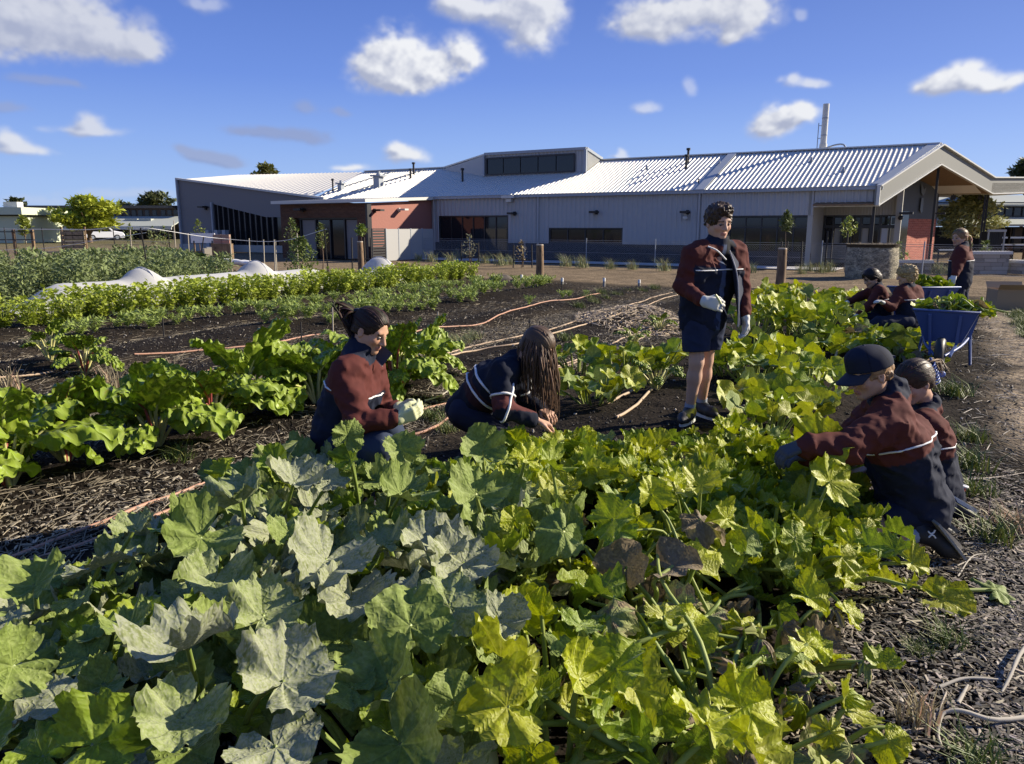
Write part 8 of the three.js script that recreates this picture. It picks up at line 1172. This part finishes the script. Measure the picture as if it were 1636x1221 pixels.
// low stone walls and yard furniture at the right
{
  const sw = (label, x0, y0, x1, y1, h, n) => { const a = G(x0, y0), b = G(x1, y1), L = a.distanceTo(b), o = thing('stone_wall', label, 'wall', a, Math.atan2(-(b.z - a.z), b.x - a.x)), r = rng(x0); obj('wall_core', box(L, h - 0.1, 0.24, L / 2, (h - 0.1) / 2, -0.02), std([0.2, 0.18, 0.16], 0.95), o); const c = [0.22, 0.3, 0.38].map((k) => std([k, k * 0.9, k * 0.78], 0.9)); for (let j = 0; j < n; j++) { let x = 0; while (x < L) { const w = Math.min(0.25 + 0.4 * r(), L - x), hh = (h - 0.1) / n; obj('stone', box(w - 0.02, hh - 0.018, 0.28 + 0.03 * r(), x + w / 2, (j + 0.5) * hh, 0), pick(c, r), o); x += w; } } obj('coping', box(L + 0.1, 0.1, 0.42, L / 2, h - 0.05, 0), std([0.6, 0.58, 0.53], 0.85), o); };
  sw('stone wall with white coping between the fair-haired standing figure and the red brick pier', 1548, 438, 1606, 438, 0.78, 5); sw('lower stone wall with white coping at the right edge', 1608, 437, 1660, 440, 0.48, 3); sw('low stone wall in front of the red brick pier', 1424, 436, 1486, 437, 0.46, 3);
  const rl = thing('hand_rail', 'steel hand rail by the low stone wall right of the brick pier', 'rail', G(1496, 436)); obj('rail', bar(V3(0, 0.8, 0), V3(1.4, 0.8, -0.5), 0.05), M.gutter, rl); for (const x of [0, 0.7, 1.4]) obj('post', bar(V3(x, 0, -0.5 * x / 1.4), V3(x, 0.8, -0.5 * x / 1.4), 0.04), M.black, rl); obj('kerb_block', box(0.6, 0.36, 0.5, -0.1, 0.18, 0.1), M.black, rl);
  const ac = thing('barred_cage', 'pale framed metal cage standing behind the stone wall', 'cage', V3(pxX(1594, 31), 0, -31)); obj('cage_frame', merge([bar(V3(-0.32, 0.3, 0), V3(-0.32, 1.45, 0), 0.05), bar(V3(0.32, 0.3, 0), V3(0.32, 1.45, 0), 0.05), bar(V3(-0.36, 1.45, 0), V3(0.36, 1.45, 0), 0.09), bar(V3(-0.32, 0.3, 0), V3(0.32, 0.3, 0), 0.05)]), std([0.4, 0.38, 0.33], 0.7), ac); for (let i = 1; i < 7; i++) obj('bar', bar(V3(-0.32 + i * 0.091, 0.3, 0), V3(-0.32 + i * 0.091, 1.42, 0), 0.02), M.black, ac); obj('cage_back', box(0.6, 1.1, 0.4, 0, 0.86, -0.3), M.black, ac);
  for (const [px, y] of [[1606, 1.05], [1632, 1.25]]) { const o = thing('garden_bench', px < 1610 ? 'pale slatted bench behind the stone wall' : 'second pale bench further right behind the low wall', 'bench', V3(pxX(px, 33), 0, -33)); obj('seat', box(0.8, 0.06, 0.4, 0, 0.85, 0), std([0.5, 0.49, 0.45], 0.8), o); obj('backrest', box(0.8, 0.07, 0.05, 0, 1.15, -0.2), std([0.5, 0.49, 0.45], 0.8), o); for (const x of [-0.35, 0.35]) obj('leg', box(0.05, 0.82, 0.4, x, 0.41, 0), M.black, o); }
  const sh = (label, px, f, h, w, seed, c) => { const o = thing('garden_shrub', label, 'shrub', V3(pxX(px, f), 0, -f)); obj('foliage', leafCloud(seed, 240, (q) => { const a = q() * 6.28, t = q(), rr = w * Math.sqrt(q()) * Math.sin(Math.PI * (0.2 + 0.75 * t)); return V3(Math.cos(a) * rr, h * t, Math.sin(a) * rr); }, 0.13), vleaf(c, 0.35), o); obj('stem', cyl(V3(0, 0, 0), V3(0, h * 0.6, 0), 0.02, 0.01, 5), M_STEMB, o); };
  sh('lime shrub beside the hay bale in front of the entry door', 1440, 28, 1.0, 0.4, 71, [0.22, 0.28, 0.05]); sh('grey-green shrub right of the standing fair-haired figure\'s head', 1578, 30.5, 1.05, 0.25, 72, [0.2, 0.26, 0.06]);
}
// ---------- buildings, trees and a car in the distance ----------
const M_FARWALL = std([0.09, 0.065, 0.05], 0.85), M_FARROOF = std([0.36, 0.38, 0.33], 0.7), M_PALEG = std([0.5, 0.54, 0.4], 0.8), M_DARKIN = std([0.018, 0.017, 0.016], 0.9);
{
  const yAt = (py, f) => EYE - ((py - 362) / 1249) * f;
  // long two-storey block behind the left garden
  const f = 105, b = thing('classroom_block', 'long two-storey classroom block with grey-green verandah roof behind the lime tree', 'building', V3(0, 0, -f)), x0 = pxX(20, f), x1 = pxX(300, f), rY = yAt(333, f), mY = yAt(347, f), vY = yAt(362.5, f);
  obj('wall', box(x1 - x0, rY, 8, (x0 + x1) / 2, rY / 2, -4.2), M_FARWALL, b); obj('roof', box(x1 - x0 + 1, 0.35, 9.5, (x0 + x1) / 2, rY + 0.17, -4.2), std([0.1, 0.09, 0.075], 0.8), b);
  obj('verandah_roof', slab([V3(x0, vY, 5), V3(x1, vY, 5), V3(x1, mY, 0), V3(x0, mY, 0)], V3(0, 0.15, 0)), M_FARROOF, b); obj('verandah_fascia', box(x1 - x0, 0.28, 0.15, (x0 + x1) / 2, vY - 0.16, 5.1), M.trim, b);
  for (let i = 0; i < 14; i++) { const px = [44, 54, 63, 72, 182, 192, 205, 215, 225, 236, 248, 262, 272, 282][i], w = obj('window', box(0.62, 0.85, 0.12, pxX(px, f), rY - 0.62, -0.2), M.frame, b); obj('pane', box(0.5, 0.7, 0.04, pxX(px, f), rY - 0.62, -0.12), M.glass, w); }
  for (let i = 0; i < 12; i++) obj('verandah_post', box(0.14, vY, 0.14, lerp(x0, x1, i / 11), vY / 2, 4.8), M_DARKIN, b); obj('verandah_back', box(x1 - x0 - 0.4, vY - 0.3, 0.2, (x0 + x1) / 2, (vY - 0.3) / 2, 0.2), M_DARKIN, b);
  for (const px of [58, 213, 235]) obj('skylight', box(1.6, 0.25, 1, pxX(px, f - 2), mY - 0.35, 2), M_FARROOF, b);
  // pale green low building at the far left
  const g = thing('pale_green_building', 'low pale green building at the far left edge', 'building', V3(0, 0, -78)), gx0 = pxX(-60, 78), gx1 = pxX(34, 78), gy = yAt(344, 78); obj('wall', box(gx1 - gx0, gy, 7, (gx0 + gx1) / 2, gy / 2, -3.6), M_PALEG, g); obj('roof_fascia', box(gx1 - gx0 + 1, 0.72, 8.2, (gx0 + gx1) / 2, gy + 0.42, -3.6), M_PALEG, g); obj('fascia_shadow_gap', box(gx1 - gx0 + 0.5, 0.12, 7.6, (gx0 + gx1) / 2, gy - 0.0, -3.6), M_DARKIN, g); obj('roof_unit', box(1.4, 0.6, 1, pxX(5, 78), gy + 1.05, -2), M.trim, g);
  // right-hand building beyond the gable
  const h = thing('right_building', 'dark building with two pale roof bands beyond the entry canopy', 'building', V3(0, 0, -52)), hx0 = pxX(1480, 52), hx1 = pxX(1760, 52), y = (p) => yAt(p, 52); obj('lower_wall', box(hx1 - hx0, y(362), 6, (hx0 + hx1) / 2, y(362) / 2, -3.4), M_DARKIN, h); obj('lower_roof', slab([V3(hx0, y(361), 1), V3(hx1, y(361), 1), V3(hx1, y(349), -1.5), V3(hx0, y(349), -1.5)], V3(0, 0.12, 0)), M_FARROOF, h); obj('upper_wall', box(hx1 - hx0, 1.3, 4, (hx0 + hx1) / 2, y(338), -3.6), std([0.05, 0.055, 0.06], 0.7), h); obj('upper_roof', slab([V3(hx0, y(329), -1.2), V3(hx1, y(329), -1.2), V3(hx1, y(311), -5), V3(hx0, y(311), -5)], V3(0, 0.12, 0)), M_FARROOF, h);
  for (let i = 0; i < 6; i++) { const px = 1590 + i * 14, w = obj('window', box(0.5, 0.62, 0.08, pxX(px, 52), y(338), -1.57), M.frame, h); obj('pane', box(0.42, 0.5, 0.04, pxX(px, 52), y(338), -1.52), M.glass, w); } for (let i = 0; i < 5; i++) obj('verandah_post', box(0.14, y(362), 0.14, pxX(1575 + i * 18, 52), y(362) / 2, 0.6), M_DARKIN, h); for (const px of [1600, 1628]) obj('brick_pier', box(0.8, y(364), 0.2, pxX(px, 52), y(364) / 2, -0.28), std([0.12, 0.09, 0.06], 0.9), h);
  // trees
  const tree = (label, px, f2, top, wide, lo, n, c, seed, leaf, lean = 0) => {
    const o = thing('tree', label, 'tree', V3(pxX(px, f2), 0, -f2)), r = rng(seed), R = (wide / 1249) * f2 * 0.5, H = yAt(top, f2), L = yAt(lo, f2), limbs = []; obj('trunk', merge([tube(spline([V3(lean, -0.1, 0), V3(lean * 0.5, L * 0.7, 0), V3(0, lerp(L, H, 0.45), 0)], 8), (t) => R * 0.07 * (1.3 - t), 7), ...Array.from({ length: 7 }, (_, i) => { const a = i * 0.9 + r(), e = V3(Math.cos(a) * R * 0.75, lerp(L, H, 0.35 + 0.45 * r()), Math.sin(a) * R * 0.75); limbs.push(e); return tube(spline([V3(lean * 0.4, L * 0.8, 0), e.clone().multiplyScalar(0.5).setY(lerp(L, e.y, 0.6)), e], 6), (t) => R * 0.035 * (1.2 - t), 5, false); })]), M_STEMB, o);
    const clumps = Array.from({ length: 26 }, () => { const a = r() * 6.28, v = r() * 2 - 0.85, q = Math.cbrt(r()) * 0.85, ph = Math.sqrt(Math.max(0, 1 - v * v * 0.9)); return V3(Math.cos(a) * R * q * ph, lerp(L, H, 0.5 + 0.42 * v * 0.95), Math.sin(a) * R * q * ph); });
    obj('crown', leafCloud(seed, n, (q) => { const k = pick(clumps, q), s = R * 0.36; let d = V3(q() - 0.5, q() - 0.5, q() - 0.5).normalize().multiplyScalar(s * Math.cbrt(q())); d.y *= 0.75 * (H - L) / (2 * R); return k.clone().add(d); }, leaf), vleaf(c, 0.35), o);
  };
  tree('round lime-green tree in front of the long classroom block', 141, 82, 318, 104, 372, 4200, [0.42, 0.46, 0.05], 81, 0.5); tree('dark evergreen showing over the roof of the classroom block, largest of its row', 252, 150, 309, 54, 340, 1500, [0.11, 0.13, 0.05], 82, 0.8); tree('low dark tree top left of the largest one over the classroom roof', 198, 150, 326, 44, 345, 700, [0.1, 0.12, 0.05], 83, 0.8); tree('small dark tree over the roofs at the far left', 26, 140, 320, 34, 340, 600, [0.1, 0.12, 0.05], 84, 0.8); tree('tree top peeping over the white roof of the grey building', 428, 75, 268, 40, 300, 700, [0.2, 0.2, 0.05], 85, 0.45); tree('leaning olive tree under the entry canopy at right', 1548, 42, 312, 104, 392, 3000, [0.42, 0.43, 0.2], 86, 0.24, -1.2); tree('dark tree over the canopy at the right edge', 1632, 75, 262, 70, 300, 1200, [0.08, 0.1, 0.04], 87, 0.5); tree('bright bush between the pale green building and the classroom block', 38, 76, 348, 18, 378, 300, [0.3, 0.34, 0.06], 88, 0.4);
  // white car
  const cf = 96, c = thing('white_car', 'white station-wagon style car parked in front of the lime tree', 'car', V3(pxX(164, cf), 0, -cf), 0.62), W = std([0.75, 0.76, 0.78], 0.25), prof = [[-2.1, 0.35], [-2.15, 0.75], [-1.95, 1.0], [-1.55, 1.52], [-0.6, 1.64], [0.45, 1.58], [1.05, 1.05], [2.0, 0.88], [2.15, 0.6], [2.1, 0.32]], shp = new THREE.Shape(prof.map((q) => new THREE.Vector2(...q)));
  obj('body', new THREE.ExtrudeGeometry(shp, { depth: 1.6, bevelEnabled: true, bevelSize: 0.08, bevelThickness: 0.1, bevelSegments: 2, steps: 1 }).translate(0, 0, -0.8), W, c);
  const gl = (pts, z) => slab(pts.map(([x, y2]) => V3(x, y2, z)), V3(0, 0, 0.02)); for (const z of [0.905, -0.925]) { obj('side_window', gl([[-1.6, 1.08], [-1.35, 1.45], [-0.4, 1.5], [-0.4, 1.06]], z), M.glass, c); obj('side_window', gl([[-0.3, 1.06], [-0.3, 1.5], [0.4, 1.48], [0.85, 1.06]], z), M.glass, c); } obj('rear_window', slab([V3(-2.09, 1.08, -0.65), V3(-2.09, 1.08, 0.65), V3(-1.77, 1.46, 0.6), V3(-1.77, 1.46, -0.6)], V3(-0.02, 0.015, 0)), M.glass, c); for (const z of [0.72, -0.72]) obj('tail_light', box(0.06, 0.3, 0.22, -2.22, 0.88, z), std([0.4, 0.02, 0.02], 0.3), c); for (const [x, z] of [[-1.35, 0.84], [1.35, 0.84], [-1.35, -0.84], [1.35, -0.84]]) { const w = obj('wheel', new THREE.CylinderGeometry(0.34, 0.34, 0.22, 20).rotateX(Math.PI / 2).translate(x, 0.34, z), M.black, c); obj('rim', new THREE.CylinderGeometry(0.2, 0.2, 0.24, 12).rotateX(Math.PI / 2).translate(x, 0.34, z), M.gutter, w); }
}
renderer.render(scene, camera);
